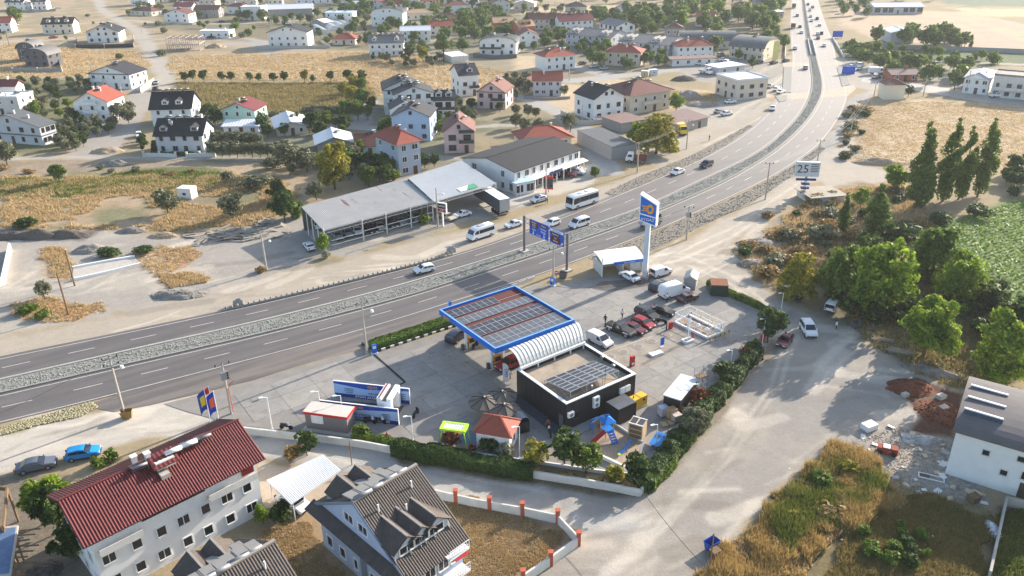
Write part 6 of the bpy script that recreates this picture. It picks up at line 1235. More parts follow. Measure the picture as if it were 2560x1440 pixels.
for r_,f_,k,c,lb in(((347,337),(350,347),'hatch','white','white car parked on the wide dirt lane at the left'),((388,214),(394,206),'sedan','silver','silver car at the bend of the dirt track'),((386,230),(392,221),'sedan','black','black car at the bend of the dirt track'),((125,97),(143,95),'sedan','red','red car on the far left lane'),((1484,302),(1510,299),'sedan','white','white car in the yard of the black roofed house'),((1812,260),(1838,257),'boxy','white','white car below the beige block'),((1788,285),(1806,280),'boxy','silver','silver car among roadside clutter at the bend'),((1805,290),(1828,286),'sedan','white','white car near the bend of the highway'),((1932,268),(1929,282),'sedan','white','white car on the slip lane at the bend'),((1918,222),(1932,216),'sedan','silver','silver car waiting left of the junction'),((1936,230),(1950,224),'suv','white','white car waiting at the junction, front of the queue'),((1944,236),(1960,230),'sedan','white','white car waiting at the junction, second in the queue'),((1926,162),(1942,158),'sedan','black','black car by the yellow board left of the bridge'),((1958,156),(1970,153),'sedan','dark','grey car turning left of the bridge'),((2013,178),(2013,168),'suv','silver','silver car between the two dusty crossings'),((1987,128),(1987,119),'suv','white','white car on the left carriageway of the bridge'),((2059,121),(2061,112),'sedan','white','white car on the right carriageway of the bridge'),((2003,88),(2003,79),'sedan','white','white car before the bridge on the left carriageway'),((2043,92),(2046,83),'suv','white','white car before the bridge on the right carriageway'),((2044,101),(2046,94),'sedan','red','dark red car on the right carriageway behind the white one'),((2052,90),(2054,82),'suv','dark','dark car in the outer lane of the right carriageway'),((2000,73),(1999,65),'hatch','green','greenish car far up the left carriageway'),((1993,45),(1993,37),'suv','silver','silver car far up the left carriageway'),((2048,69),(2049,61),'hatch','white','white car far up the right carriageway'),((2028,58),(2029,50),'sedan','white','white car in the inner lane far up the right carriageway'),((2042,53),(2043,45),'suv','dark','dark van far up the right carriageway'),((2026,47),(2027,39),'sedan','white','white car near the top of the right carriageway'),((2024,31),(2025,24),'sedan','white','white car at the top of the right carriageway'),((2031,23),(2032,17),'suv','silver','silver car at the top of the right carriageway'),((2019,16),(2020,10),'sedan','dark','dark car at the very top of the highway'),((2120,172),(2135,168),'sedan','white','white car parked right of the junction, left of the group'),((2127,180),(2140,175),'suv','white','white car parked right of the junction, nearest the island'),((2140,178),(2152,172),'sedan','silver','silver car parked right of the junction in the group'),((2182,198),(2198,194),'sedan','silver','silver car beside the white lorry right of the junction'),((2478,244),(2503,243),'pickup','white','white pickup on the side road below the apartment block'),((1448,163),(1462,160),'sedan','navy','dark blue car parked right of the wavy red roof house'),((1478,170),(1490,168),'boxy','white','white car parked in the lane below the garden trees'),((1504,175),(1518,173),'sedan','silver','silver car in front of the outside stair house'),((1740,164),(1756,160),'sedan','white','white car in front of the restaurant wing, left one'),((1762,162),(1776,158),'sedan','dark','dark car in front of the restaurant wing'),((1780,160),(1796,157),'suv','silver','silver car in front of the restaurant wing, right one'),((1800,154),(1812,150),'sedan','white','white car on the car park beside the hall'),((1812,160),(1822,156),'suv','white','white car on the car park, nearest the pale shed'),((1795,142),(1808,139),'mpv','silver','silver van parked below the long hall'),((1890,160),(1904,157),'suv','dark','dark car by the road left of the junction'),((545,95),(562,94),'sedan','white','white car in front of the low white house'),((520,96),(536,95),'sedan','black','black car in front of the low white house'),((547,57),(562,55),'sedan','navy','dark car on the far lane behind the construction'),((30,66),(46,65),'sedan','white','white car behind the red roofed house at the left'),((138,22),(152,21),'sedan','white','white car beside the twin houses at the top left')):
 veh(k,c,r_,f_,lb,'car',lod=1)
veh('vwvan','white',(2150,170),(2142,163),'white van parked right of the junction behind the group','van',lod=1)
tk=veh('truckcab','white',(2180,186),(2202,186),'white lorry parked right of the junction','lorry',lod=1);MB().box(-3.2,.5,-1.15,1.15,.9,2.9).build('box_body',WHITE,tk)
for(r_,f_,lb)in(((1984,26),(1984,14),'dark lorry at the top of the left carriageway'),((1982,76),(1982,66),'dark red lorry on the left carriageway before the bridge')):
 tk=veh('truckcab','dark',r_,f_,lb,'lorry',lod=1);MB().box(-3.6,.5,-1.2,1.2,.9,3.1).build('box_body',PAINT['maroon' if 'red' in lb else 'dark'],tk)
for A,B,d_,h_,c,lb,nm,cat in(((1105,148),(1130,159),2.5,2.8,'dirty','cream box container standing under the umbrella pine','container','container'),((447,497),(480,499),2.6,2.5,'white','small white cabin in the dry grass','site_cabin','cabin'),((1602,192),(1620,193),2.2,2.2,'tan','small wooden hut beside the lane','hut','hut'),((1626,190),(1644,188),2,2.2,'blue','pale blue caravan beside the wooden hut','caravan','caravan')):
 house(A,B,d_ if d_>2.55 or nm!='container' else 8,1,lb,'sheet',0,oh=.08,wall=c,rmat='white',F=1,Rr=0,fh=h_,chim=0,name=nm,cat=cat,door=False,win=(.7,.6))
def moto(px,py,deg,label,col='black',fair=WHITE):
 p=G(px,py);t=thing('motorcycle',label,'motorcycle',(p.x,p.y,.03),R(deg));b=MB().wheelx(-.62,-.06,.06,.31,.31,14);b.build('rear_wheel',RUBBER,t);MB().wheelx(.66,-.05,.05,.31,.31,14).build('front_wheel',RUBBER,t)
 MB().hexa([(-.55,-.13,.45),(.4,-.13,.4),(.4,.13,.4),(-.55,.13,.45),(-.5,-.12,.72),(.35,-.12,.8),(.35,.12,.8),(-.5,.12,.72)]).build('frame',PAINT[col],t);MB().box(-.75,.05,-.14,.14,.74,.84).build('seat',BLACK,t);MB().tube([(.66,0,.31),(.42,0,1.0)],.04,6).build('fork',CHROME,t);MB().bar((.4,-.36,1.02),(.4,.36,1.02),.04).build('handlebar',BLACK,t);MB().hexa([(.36,-.16,.7),(.62,-.12,.7),(.62,.12,.7),(.36,.16,.7),(.34,-.12,1.15),(.44,-.1,1.15),(.44,.1,1.15),(.34,.12,1.15)]).build('fairing',fair,t)
 return t
moto(1040,1040,70,'dark motorcycle with rider cap standing right of the wash','black',BLACK);moto(925,1058,-15,'white scooter leaning at the front wash board, left one','dark');moto(950,1058,-20,'white scooter at the front wash board, right one','dark');moto(716,1073,-10,'white scooter by the fence at the lane','dark');moto(2090,818,250,'white motorcycle riding on the unpaved street','white');moto(960,1100,10,'red motorcycle beside the planting strip','red',PAINT['red']);moto(1188,870,60,'black motorcycle standing between the pumps','black',BLACK);moto(1374,1088,100,'white scooter by the shop walkway','black');moto(1655,808,150,'dark motorcycle behind the parked row','black',BLACK);moto(1405,447,160,'black motorcycle at the commercial block','black',BLACK)
# --- trees, shrubs, hedges, grass
LM=dict(green=leafmat('leaf_green',(72,98,36),(124,142,56),trans=.4),bright=leafmat('leaf_bright',(84,116,32),(150,168,56),trans=.45),dark=leafmat('leaf_dark',(46,68,34),(86,106,48),trans=.35),olive=leafmat('leaf_olive',(86,92,66),(140,140,108)),gold=leafmat('leaf_gold',(104,112,36),(176,162,58),trans=.35),far=leafmat('leaf_far',(66,94,46),(122,142,68),trans=.4),hedge=leafmat('leaf_hedge',(62,92,28),(104,128,40)),red=leafmat('leaf_red',(150,66,56),(120,96,50)),silver=leafmat('leaf_silver',(128,130,104),(176,172,148)),dry=leafmat('leaf_dry',(128,106,66),(168,140,90)),pine=leafmat('leaf_pine',(58,84,34),(104,120,48)))
BARK=M('bark',(98,82,66),.95,0,.3,3,.3)
def leaves(rg,blobs,n,s,up=.25,flat=1.0,shell=.72,aspect=1.7):
 """n small leaf sprays spread through a crown made of blobs (x, y, z, rx, rz)"""
 B=np.array(blobs,float);vol=B[:,3]**2*B[:,4];k=rg.choice(len(B),n,p=vol**.75/(vol**.75).sum())
 d=rg.normal(size=(n,3));d[:,2]+=up;d/=np.linalg.norm(d,axis=1)[:,None]
 r=shell+(1.08-shell)*rg.random(n)**.7;P=B[k,:3]+d*np.stack([B[k,3],B[k,3],B[k,4]],1)*r[:,None]
 nr=d*.8+rg.normal(size=(n,3))*.6;nr/=np.linalg.norm(nr,axis=1)[:,None]
 u=np.cross(nr,rg.normal(size=(n,3)));u/=np.linalg.norm(u,axis=1)[:,None];v=np.cross(nr,u);sz=s*rg.uniform(.45,1.5,n)[:,None]
 a=P+u*sz*aspect*.5;b=P+v*sz*.5+nr*sz*.12;c=P-u*sz*aspect*.5;e=P-v*sz*.5+nr*sz*.12
 return np.stack([a,b,c,e],1).reshape(-1,3)
def quads(name,V,mat,parent=None):
 return tri_mesh(name,V,np.arange(len(V)).reshape(-1,4),mat,parent)
PRO={}
def proto(kind):
 """(trunk mesh, crown mesh) of unit-built species; sizes in metres for a nominal height H"""
 sp,var=kind;rg=np.random.default_rng(abs(hash(sp))%999+var*77+5 if False else sum(map(ord,sp))+var*77)
 H,Rr_,mat,n,s=dict(broad=(7,3.4,'green',4200,.34),bright=(7,3.5,'bright',4800,.34),gold=(8,3.3,'gold',4200,.36),Bgold=(12,5.4,'gold',10000,.36),Bbright=(12,6.0,'bright',12000,.36),Bbroad=(11,5.6,'green',10000,.36),dark=(6,2.8,'dark',3000,.34),olive=(4.5,2.6,'olive',2600,.28),far=(8,3.8,'far',1900,.55),poplar=(14,1.75,'green',6500,.3),shrub=(2,1.4,'green',900,.25),dshrub=(2,1.4,'dark',1000,.24),oshrub=(2,1.5,'olive',900,.26),rshrub=(2,1.2,'red',800,.22),sshrub=(2,1.2,'silver',800,.22),yshrub=(2,1.3,'gold',800,.24),pine=(9,4.2,'pine',2600,.42),cypress=(9,1.2,'dark',1500,.34),dryshrub=(1.6,1.5,'dry',800,.24))[sp]
 b=MB();bl=[]
 if sp in('poplar','cypress'):
  m=11
  for i in range(m):
   t=i/(m-1);r=Rr_*(.55+.6*math.sin(math.pi*(.12+.8*t))-.45*t)*rg.uniform(.75,1.2);bl.append((rg.normal()*Rr_*.22,rg.normal()*Rr_*.22,H*(.12+.84*t),max(.25,r),H/m*1.1))
  b.tube([(0,0,-.2),(0,0,H*.5),(0,0,H*.9)],.22,6,.05)
 elif 'shrub' in sp:
  for i in range(7):a=rg.uniform(0,6.28);q=rg.uniform(0,.6)*Rr_;bl.append((q*math.cos(a),q*math.sin(a),H*rg.uniform(.3,.62),Rr_*rg.uniform(.45,.65),H*rg.uniform(.26,.4)))
  for i in range(4):a=rg.uniform(0,6.28);b.tube([(0,0,-.1),(math.cos(a)*.5,math.sin(a)*.5,H*.55)],.05,4,.02)
 elif sp=='pine':
  for i in range(12):a=rg.uniform(0,6.28);q=Rr_*math.sqrt(rg.random())*.7;bl.append((q*math.cos(a),q*math.sin(a),H*.74+rg.uniform(-.5,.5)+(1-q/Rr_)*1.0,Rr_*.42,H*.16))
  b.tube([(0,0,-.2),(.15,.1,H*.45),(0,0,H*.7)],.35,8,.2)
  for i in range(5):a=i*1.26;b.tube([(0,0,H*.5),(math.cos(a)*2.2,math.sin(a)*2.2,H*.72)],.14,5,.05)
 else:
  m=14 if sp=='olive' else 20 if sp[0]!='B' else 40;lo=.34 if sp=='olive' else .3 if sp[0]!='B' else .02
  for i in range(m):
   a=rg.uniform(0,6.28);t=rg.random();q=Rr_*.74*math.sqrt(rg.random())*(1-.35*t);bl.append((q*math.cos(a),q*math.sin(a),H*(lo+.14+(.86-lo-.14)*t),Rr_*rg.uniform(.2,.42)*(1 if m<30 else .75),H*rg.uniform(.08,.17)*(1 if m<30 else .75)))
  bl.append((0,0,H*.5,Rr_*.6,H*.3))
  b.tube([(0,0,-.2),(.1,.05,H*.22),(.05,.12,H*.42)],.05*H*.5,7,.03*H*.5)
  for i in range(6):a=i*1.05+rg.uniform(0,.5);b.tube([(.05,.08,H*.25),(math.cos(a)*Rr_*.35,math.sin(a)*Rr_*.35,H*.48),(math.cos(a)*Rr_*.6,math.sin(a)*Rr_*.6,H*.68)],.06*H/6,5,.02)
 V=leaves(rg,bl,n,s,.3,shell=.45);c4=V.reshape(-1,4,3).mean(1);keep=vnoise(c4[:,0]+c4[:,2]*.8+50,c4[:,1]-c4[:,2]*.6+50,H*.09,7+var)>.36;V=V.reshape(-1,4,3)[keep].reshape(-1,3);V[:,2]=np.maximum(V[:,2],.05)
 cm=bpy.data.meshes.new('crown');F=np.arange(len(V)).reshape(-1,4);cm.vertices.add(len(V));cm.vertices.foreach_set('co',V.astype(np.float32).ravel());cm.loops.add(F.size);cm.loops.foreach_set('vertex_index',F.astype(np.int32).ravel());cm.polygons.add(len(F));cm.polygons.foreach_set('loop_start',np.arange(0,F.size,4,dtype=np.int32));cm.polygons.foreach_set('loop_total',np.full(len(F),4,dtype=np.int32));cm.update(calc_edges=True);cm.materials.append(LM[mat])
 return(b.mesh('trunk',BARK),cm,H)
NAMES=dict(Bgold='yellowing_tree',Bbright='broadleaf_tree',Bbroad='broadleaf_tree',broad='broadleaf_tree',bright='broadleaf_tree',gold='yellowing_tree',dark='dark_tree',olive='olive_tree',far='tree',poplar='poplar_tree',shrub='shrub',dshrub='shrub',oshrub='shrub',rshrub='red_shrub',sshrub='silver_shrub',yshrub='yellowing_shrub',pine='umbrella_pine',cypress='cypress_tree',dryshrub='dry_shrub')
trnd=random.Random(21)
def tree(px,py,h,sp,label,group=None,wide=1.0,lean=None):
 k=(sp,trnd.randrange(3))
 if k not in PRO:PRO[k]=proto(k)
 tm,cm,H=PRO[k];p=G(px,py);t=thing(NAMES[sp],label,'shrub' if 'shrub' in sp else 'tree',(p.x,p.y,0),trnd.uniform(0,6.28),group);s=h/H
 for o in(link('trunk',tm,t),link('crown',cm,t)):o.scale=(s*wide,s*wide,s)
 if lean:t.rotation_euler=(lean[0],lean[1],t.rotation_euler.z)
 return t
def row_of(items,sp,what,group,wide=1.0):
 """items (px, py, h) along a row or grove; each label counts from the left of its own row"""
 items=sorted(items);n=len(items)
 for i,it in enumerate(items):tree(it[0],it[1],it[2]*1.2,it[3]if len(it)>3 else sp,what%nth(i,n)if n>1 else what%'lone',group,wide)
def grove(poly,n,sp,hs,phrase,group,seed,dmin=2.6,wide=1.0):
 """trees of one mass: each is told by its rank from us and its place from the left"""
 P=W2(poly);A=np.array(P);rg=random.Random(seed);got=[];tries=0
 while len(got)<n and tries<4000:
  tries+=1;x,y=rg.uniform(A[:,0].min(),A[:,0].max()),rg.uniform(A[:,1].min(),A[:,1].max())
  if poly_sd(np.array([x]),np.array([y]),P)[0]>0 or any((x-a)**2+(y-b)**2<dmin**2 for a,b in got):continue
  got.append((x,y))
 got.sort(key=lambda p:p[1]);nb=max(1,math.ceil(len(got)/9));per=math.ceil(len(got)/nb)
 for bnd in range(nb):
  rk=sorted(got[bnd*per:(bnd+1)*per],key=lambda p:p[0]/p[1]);bn=('nearest','second','third','fourth','fifth','sixth','seventh','eighth')[bnd]if nb>1 else 'only'
  for i,(x,y)in enumerate(rk):
   s_=sp[rg.randrange(len(sp))]if isinstance(sp,(list,tuple))else sp;k=(s_,trnd.randrange(3))
   if k not in PRO:PRO[k]=proto(k)
   wd='shrub' if 'shrub' in s_ else 'tree'
   tm,cm,H=PRO[k];h=rg.uniform(*hs);t=thing(NAMES[s_],'%s %s in %s rank of %s'%(wd,nth(i,len(rk)),bn,phrase),wd,(x,y,0),rg.uniform(0,6.28),group);s=h/H
   for o in(link('trunk',tm,t),link('crown',cm,t)):o.scale=(s*wide,s*wide,s)
for a in((45,63,12,'broad','tall leafy tree above the red roofed house at the left edge'),(838,474,12.5,'Bgold','big yellow green tree behind the rusty shed'),(725,428,8,'olive','tall grey olive tree left of the big yellow green tree',1.1),(768,430,6,'olive','smaller olive tree beside the big yellow green tree',1.2),(712,555,7.5,'dark','dark dense tree at the left corner of the rusty shed'),(694,505,5.5,'dark','dark dense tree behind the corner tree of the rusty shed'),(742,545,4,'shrub','bush between the dark tree and the shed'),(792,500,4.5,'olive','olive tree behind the left end of the rusty shed'),(915,462,5.5,'olive','olive tree below the low green cottage'),(948,455,4.2,'olive','olive tree left of the blue grey house'),(985,452,3.4,'shrub','green shrub at the foot of the blue grey house'),(420,533,5.6,'olive','wide olive tree left of the white cabin',1.15),(585,548,6,'olive','olive tree above the timber pile'),(575,466,4.2,'olive','olive bush in the dry grass right of the white cabin'),(640,470,3.5,'oshrub','grey bush in the dry grass below the lane',1.5),(150,458,5.4,'broad','round leaning tree at the edge of the green patch'),(72,566,2.2,'dshrub','low dark bush beside the spoil heap',1.9),(18,412,7,'olive','olive tree at the left edge above the lane'),(112,748,3.6,'olive','dark olive bush behind the leaning pole'),(75,780,1.6,'shrub','green scrub below the leaning pole, left one',2.0),(105,795,1.5,'shrub','green scrub below the leaning pole, right one',1.6),(268,640,1.7,'dshrub','scrub at the corner of the white foundation',2.2),(365,632,1.5,'dshrub','dark scrub behind the foundation beside a boulder',2.2),(652,680,1.2,'dryshrub','dry bush at the foot of the street lamp'),(808,638,4.6,'bright','small bright tree at the front corner of the rusty shed',.7),(818,644,1.8,'sshrub','pale bush under the small bright tree'),(1058,562,3.2,'shrub','small green tree in front of the shed rails',.75),(1488,442,3,'shrub','reedy green bush beside the side lane',.7),(1110,157,9.6,'pine','umbrella pine with flat round crown'),(1022,152,8,'dark','tree left of the two in front of the ornate villa'),(1058,156,7.5,'gold','yellowish tree right of the two in front of the ornate villa'),(1640,385,12,'Bgold','wide yellow green tree in front of the brown roofed shed',1.35),(1600,372,8,'bright','green tree merging into the wide yellow green tree'),(1690,280,6.5,'bright','green tree beside the beige villa'),(1880,172,5,'dark','dark tree beside the flat beige block'),(1785,140,9,'far','tree between the two rounded halls'),(1845,152,5,'far','tree on the car park by the rounded hall'),(300,148,3,'shrub','lone bush in the straw field by the dirt track'),(405,140,3.4,'oshrub','bush below the unfinished frame'),(2290,522,18.5,'poplar','tall poplar standing alone left of the poplar row'),(2356,503,18,'poplar','first poplar of the row beside the crop field'),(2396,498,16,'poplar','second poplar of the row beside the crop field'),(2443,492,17.5,'poplar','third poplar of the row beside the crop field'),(2318,508,8,'poplar','young poplar between the lone poplar and the row'),(2106,584,8.5,'poplar','young bright poplar in the brush, left one'),(2182,612,12,'poplar','bushy poplar in the brush, right one',1.5),(2236,478,6.4,'bright','round willow beside the lone poplar',1.1),(2150,520,4.6,'bright','round green bush behind the concrete roof',1.1),(1985,752,9.5,'Bgold','leftmost of the big trees shading the street',.95),(2085,762,11,'Bbroad','big green tree over the parked white van',.95),(2190,800,14.5,'Bbright','tallest bright green tree above the street',.92),(2310,712,11.5,'Bbroad','dense tree behind the tallest bright tree',1.05),(2380,772,10.5,'Bbright','big green tree beside the crop field',1.0),(2305,895,11,'Bbright','round green tree in front of the crop field',1.0),(2495,950,11,'Bbright','round green tree nearest the white house',1.0),(2550,840,7,'dark','dark tree at the right edge of the crop field',1.3),(2150,690,8.5,'dark','dark tree between brush and street trees'),(2230,645,7,'dark','dark tree below the bushy poplar',1.3),(2450,780,5.5,'dark','dark tree behind the round green tree',1.2),(2055,600,3.6,'oshrub','round grey bush in the brush below the track',1.5),(1975,600,2.6,'oshrub','small grey bush at the edge of the dirt track',1.4),(1920,545,1.6,'dryshrub','dry bush on the track bank'),(2010,640,2.2,'dryshrub','rusty dry bush in the brush',1.5),(2080,545,2.4,'oshrub','bush beside the billboard foot',1.6),(2190,560,2.5,'oshrub','grey bush between the young poplars',1.5),(2270,590,3,'dshrub','dark bush at the foot of the lone poplar',1.6),(2350,560,2.6,'dshrub','dark bush below the poplar row',1.8),(2440,540,2.6,'dshrub','dark bush at the corner of the crop field',1.8),(2130,600,2,'dryshrub','dry bush under the bushy poplar',1.5),(1918,856,6.2,'dark','dark round tree at the street corner of the station',1.05),(1735,1090,4.0,'olive','pale leaved olive bush by the pallets',1.1),(1752,1012,2.8,'rshrub','red tipped shrub beside the white roofed cabin',1.2),(1862,900,2.4,'rshrub','red tipped shrub on the ivy bank'),(1875,882,2.2,'shrub','bright round shrub below the white bollard'),(1812,945,2.6,'dshrub','dark shrub on the ivy bank near the lamp',1.2),(1412,1165,5.2,'dark','leafy green tree in front of the playground',1.15),(1465,1182,4.2,'broad','second leafy tree at the playground wall',1.0),(1338,1155,3.0,'yshrub','small yellow topped tree left of the leafy tree',1.0),(1130,1113,2.4,'rshrub','reddish shrub in front of the lime shelter',1.1),(1226,1128,2.2,'dshrub','dark shrub in front of the tiled service house'),(1268,1138,2.2,'sshrub','silver shrub right of the service house door'),(1540,1200,2.2,'yshrub','yellow topped shrub at the wall corner'),(1590,1210,4.4,'dark','dark ivy covered tree at the wall corner',.9),(905,1092,2.2,'shrub','low palm like shrub beside the kiosk'),(768,1138,3.6,'dark','round evergreen shrub beside the carport',.95),(735,1140,1.8,'dryshrub','withered bush left of the round evergreen'),(660,1310,2.6,'bright','garden shrub between crimson roof and villa',.9),(700,1300,2.2,'dshrub','dark garden shrub beside the villa'),(135,1300,6.4,'bright','bright tree at the end of the crimson roofed house',.95),(150,1330,6,'dark','dark ivy tree in the shade of the crimson roofed house',.9),(190,1400,5,'dark','lowest dark ivy tree beside the crimson roofed house'),(250,1165,1.6,'shrub','green bush behind the blue hatchback'),(285,1148,1.6,'shrub','green bush along the crimson eaves'),(2045,1205,1.7,'shrub','grey green bush at the street edge',1.5),(2130,1180,1.5,'yshrub','yellowish bush at the rubble edge',1.6),(1980,1300,1.2,'yshrub','yellow green bush above the blue bin',2.0),(2070,1290,1.2,'dryshrub','dry bush in the wild plot',2.0),(1940,1390,1.1,'dryshrub','golden dry bush by the bottom edge',2.0),(2190,112,9.5,'far','round tree left of the grey warehouse'),(2315,124,11,'far','large dense tree right of the grey warehouse',1.2),(2375,122,9.5,'far','tree at the right end of the dense clump'),(2425,122,6.5,'cypress','slim tree beside the green cabin'),(2265,178,8,'far','dark tree above the brown roofed building'),(2315,214,9,'far','round tree beside the brown roofed building'),(2385,225,7.5,'far','tree left of the white two storey house'),(2410,190,8,'far','tree behind the white two storey house'),(2270,243,4.2,'dark','dark bush at the transformer house'),(2200,172,6,'far','small tree by the canal track'),(2150,140,6,'far','tree beside the bridge rail')):
 tree(*a[:5],wide=a[5]if len(a)>5 else 1.0)
row_of([(462,206,3.6),(483,202,3.8),(510,204,4),(555,203,3.4),(578,204,3.4),(625,204,3.2),(648,205,3),(685,206,3.4),(711,206,3.8),(762,206,4.2,'gold'),(783,207,2.6),(827,204,3.6),(872,204,4.2),(905,208,4.4)],'dark','%s bush in the row across the straw field','bushes in a row across the field',1.0)
row_of([(765,296,3.4),(785,294,3.4),(806,296,3.5),(828,294,3.6),(850,295,3.6)],'olive','%s olive tree of the hedge row above the white metal barn','olive row above the barn',1.1)
row_of([(536,392,3.8),(556,393,3.6),(575,393,3.7),(594,394,3.8),(613,393,3.5),(632,394,3.6),(651,394,3.7),(670,394,3.6),(688,393,3.5)],'olive','%s olive tree of the front row behind the lane fence','front olive row',1.05)
row_of([(530,368,3.6),(552,366,3.8),(575,367,3.6),(598,366,3.8),(621,367,3.6),(645,368,3.7)],'olive','%s olive tree of the rear row behind the lane fence','rear olive row',1.05)
row_of([(300,300,4.6),(322,308,4),(330,285,3.8),(285,322,3.6)],'olive','%s olive tree right of the orange red tiled house','olives by the tiled house',1.1)
row_of([(858,245,5,'gold'),(884,232,5.5,'gold'),(905,232,5),(880,268,6.5,'gold'),(905,275,6.5),(868,300,5.5),(895,300,5.5),(920,300,4.5)],'broad','%s tree of the yellow green thicket left of the dark roofed cluster','yellow green thicket',.9)
row_of([(655,52,6),(690,55,4),(828,48,6),(885,90,7),(1185,100,7),(1205,80,8),(1222,110,7.5),(1250,100,6),(1262,88,7),(860,40,7),(900,50,6),(850,92,4)],'far','%s tree among the upper middle houses','trees among the upper houses')
row_of([(930,275,4),(1075,268,4),(1095,315,3.5),(1083,330,3.5),(960,350,4),(1062,420,3.4),(1086,418,3.2),(925,425,4),(895,430,4.2),(1145,270,3.5),(1180,275,3.6),(1250,280,3),(965,340,5,'bright'),(540,318,5.5,'dark'),(520,300,4.5,'dark'),(655,330,4),(785,330,5.5,'dark'),(800,345,4.5),(855,330,4.5),(865,322,4),(670,345,4,'dark')],'dark','%s dark garden tree in the middle of the village','garden trees of the village')
row_of([(1290,288,3),(1320,292,3.5),(1340,295,3),(1290,320,3.8),(1310,330,3.5),(1345,330,3.8),(1425,330,5,'olive'),(1280,225,4),(1300,222,4),(1315,210,4),(1410,240,3.2),(1290,250,3.6)],'olive','%s olive bush along the village lane','olive bushes along the lane')
row_of([(1360,110,5),(1375,112,5.5),(1305,130,4),(1335,128,4),(1445,132,4),(1460,130,4),(1480,165,7),(1500,170,6),(1560,172,4.5),(1610,165,5),(1625,162,5),(1645,168,5),(1660,164,4),(1575,176,4)],'far','%s tree in the gardens of the long grey blocks','garden trees of the long blocks')
grove([(0,205),(215,208),(225,235),(140,258),(0,240)],26,['dark','olive','olive'],(3,4.6),'grove left of large white house','dense grove on the left',3,3.4)
grove([(130,310),(190,305),(300,330),(270,345),(180,385),(150,380)],24,['olive','olive','dark'],(3,4.2),'olive grove by unfinished grey house','olive grove beside the grey house',4,2.8)
grove([(60,262),(180,262),(190,300),(60,300)],14,['dark','olive','bright'],(2.8,4.2),'orchard left of orange tiled house','orchard on the left',5,3.2)
grove([(1000,8),(1290,4),(1290,40),(1180,60),(1040,40),(1000,30)],36,['far','far','broad'],(5,9),'wooded quarter at top centre','trees at the top centre',6,6)
grove([(1300,-20),(1980,-40),(1975,8),(1600,12),(1300,20)],40,['far'],(6,11),'far tree belt at the top','far tree belt',25,8,1.3)
grove([(2060,-45),(2420,-50),(2420,2),(2200,12),(2075,5)],30,['far'],(5,9),'far trees at top right','far trees at top right',26,8,1.3)
grove([(2250,100),(2420,105),(2420,128),(2260,126)],14,['far'],(6,11),'clump right of grey warehouse','clump right of the warehouse',27,4)
grove([(2150,155),(2400,160),(2420,215),(2300,205),(2180,180)],20,['far','shrub'],(3,7),'trees around brown roofed building','trees by the brown roof',28,4)
grove([(400,-10),(1000,-25),(1000,12),(420,16)],30,['far'],(4,9),'trees at top left edge','trees at the top left edge',29,8)
grove([(1560,15),(1960,10),(1960,90),(1860,95),(1700,95),(1600,90),(1560,60)],60,['far','far','bright','broad'],(6,12),'wood left of the highway top','wood left of the highway',7,6)
grove([(1480,45),(1600,40),(1640,95),(1590,95),(1500,70)],24,['far','dark','far'],(5,10),'wood behind white gabled house','wood behind the gabled house',8,5)
grove([(1290,30),(1480,22),(1500,50),(1340,52)],20,['far','olive'],(3,6),'trees over the far straw fields','scattered field trees',9,9)
grove([(820,15),(1000,8),(1010,40),(900,42),(830,40)],22,['far','broad'],(5,9),'trees around top white houses','trees around the top houses',10,6)
grove([(1920,60),(1955,58),(1962,110),(1955,140),(1915,120)],9,['far','broad'],(5,8),'trees left of the bridge','trees left of the bridge',11,5)
grove([(2085,0),(2180,5),(2180,45),(2110,60),(2095,30)],16,['far'],(4,8),'trees right of the far highway','trees right of the highway',12,6)
grove([(2110,118),(2250,130),(2500,148),(2480,165),(2250,155),(2130,145)],34,['far','bright','shrub'],(2.5,6),'canal bank at the right','trees along the canal',13,4)
grove([(1840,640),(1990,525),(2060,490),(2260,470),(2330,560),(2220,630),(2100,690),(1960,740),(1880,670)],46,['oshrub','dryshrub','dryshrub','dshrub'],(1.0,2.4),'brushland right of the track','brushland scrub',14,3,1.4)
grove([(2120,260),(2175,280),(2130,400),(2090,400)],14,['oshrub','dryshrub','dshrub'],(1.2,2.6),'scrub edging the tan field','scrub along the tan field',15,2.6,1.5)
grove([(2480,440),(2640,400),(2640,500),(2520,500)],14,['dshrub','broad','dark'],(2,5),'bushes behind the crop field','bushes behind the crop field',16,3)
grove([(2300,640),(2460,720),(2560,820),(2560,940),(2440,840),(2320,740)],18,['dshrub','dark','shrub'],(1.6,4),'undergrowth between street trees','undergrowth of the street trees',17,3,1.2)
grove([(2060,720),(2240,700),(2300,800),(2200,830),(2080,780)],12,['dshrub','dark'],(2,4.5),'undergrowth beneath tallest street trees','undergrowth beneath tall trees',18,3,1.2)
grove([(0,40),(420,20),(420,110),(0,100)],16,['shrub','oshrub','far'],(1.5,4),'upper left field bushes','bushes of the upper left fields',19,9)
grove([(480,60),(660,55),(640,100),(500,95)],14,['far','shrub','oshrub'],(2,4.5),'trees around low white house','trees around the low white house',20,5)
grove([(690,60),(920,70),(920,125),(800,120),(700,100)],18,['far','dark'],(2.5,5),'trees around the polytunnels','trees around the polytunnels',22,4)
grove([(640,300),(790,300),(900,330),(900,350),(800,335),(690,350),(640,340)],14,['olive','dark','broad'],(3,5),'gardens between the metal barns','gardens between barns',41,3)
grove([(870,385),(985,400),(985,460),(900,470),(850,440)],16,['olive','dark','broad'],(3,5.5),'gardens behind the metal sheds','gardens behind the sheds',42,3)
grove([(1060,285),(1180,270),(1200,330),(1100,345)],14,['dark','olive','broad'],(2.5,4.5),'gardens by the pink house','gardens by the pink house',43,3)
grove([(1260,195),(1340,205),(1330,245),(1260,240)],12,['olive','dark'],(3,4.5),'olive garden by corner stone house','olive garden',44,3)
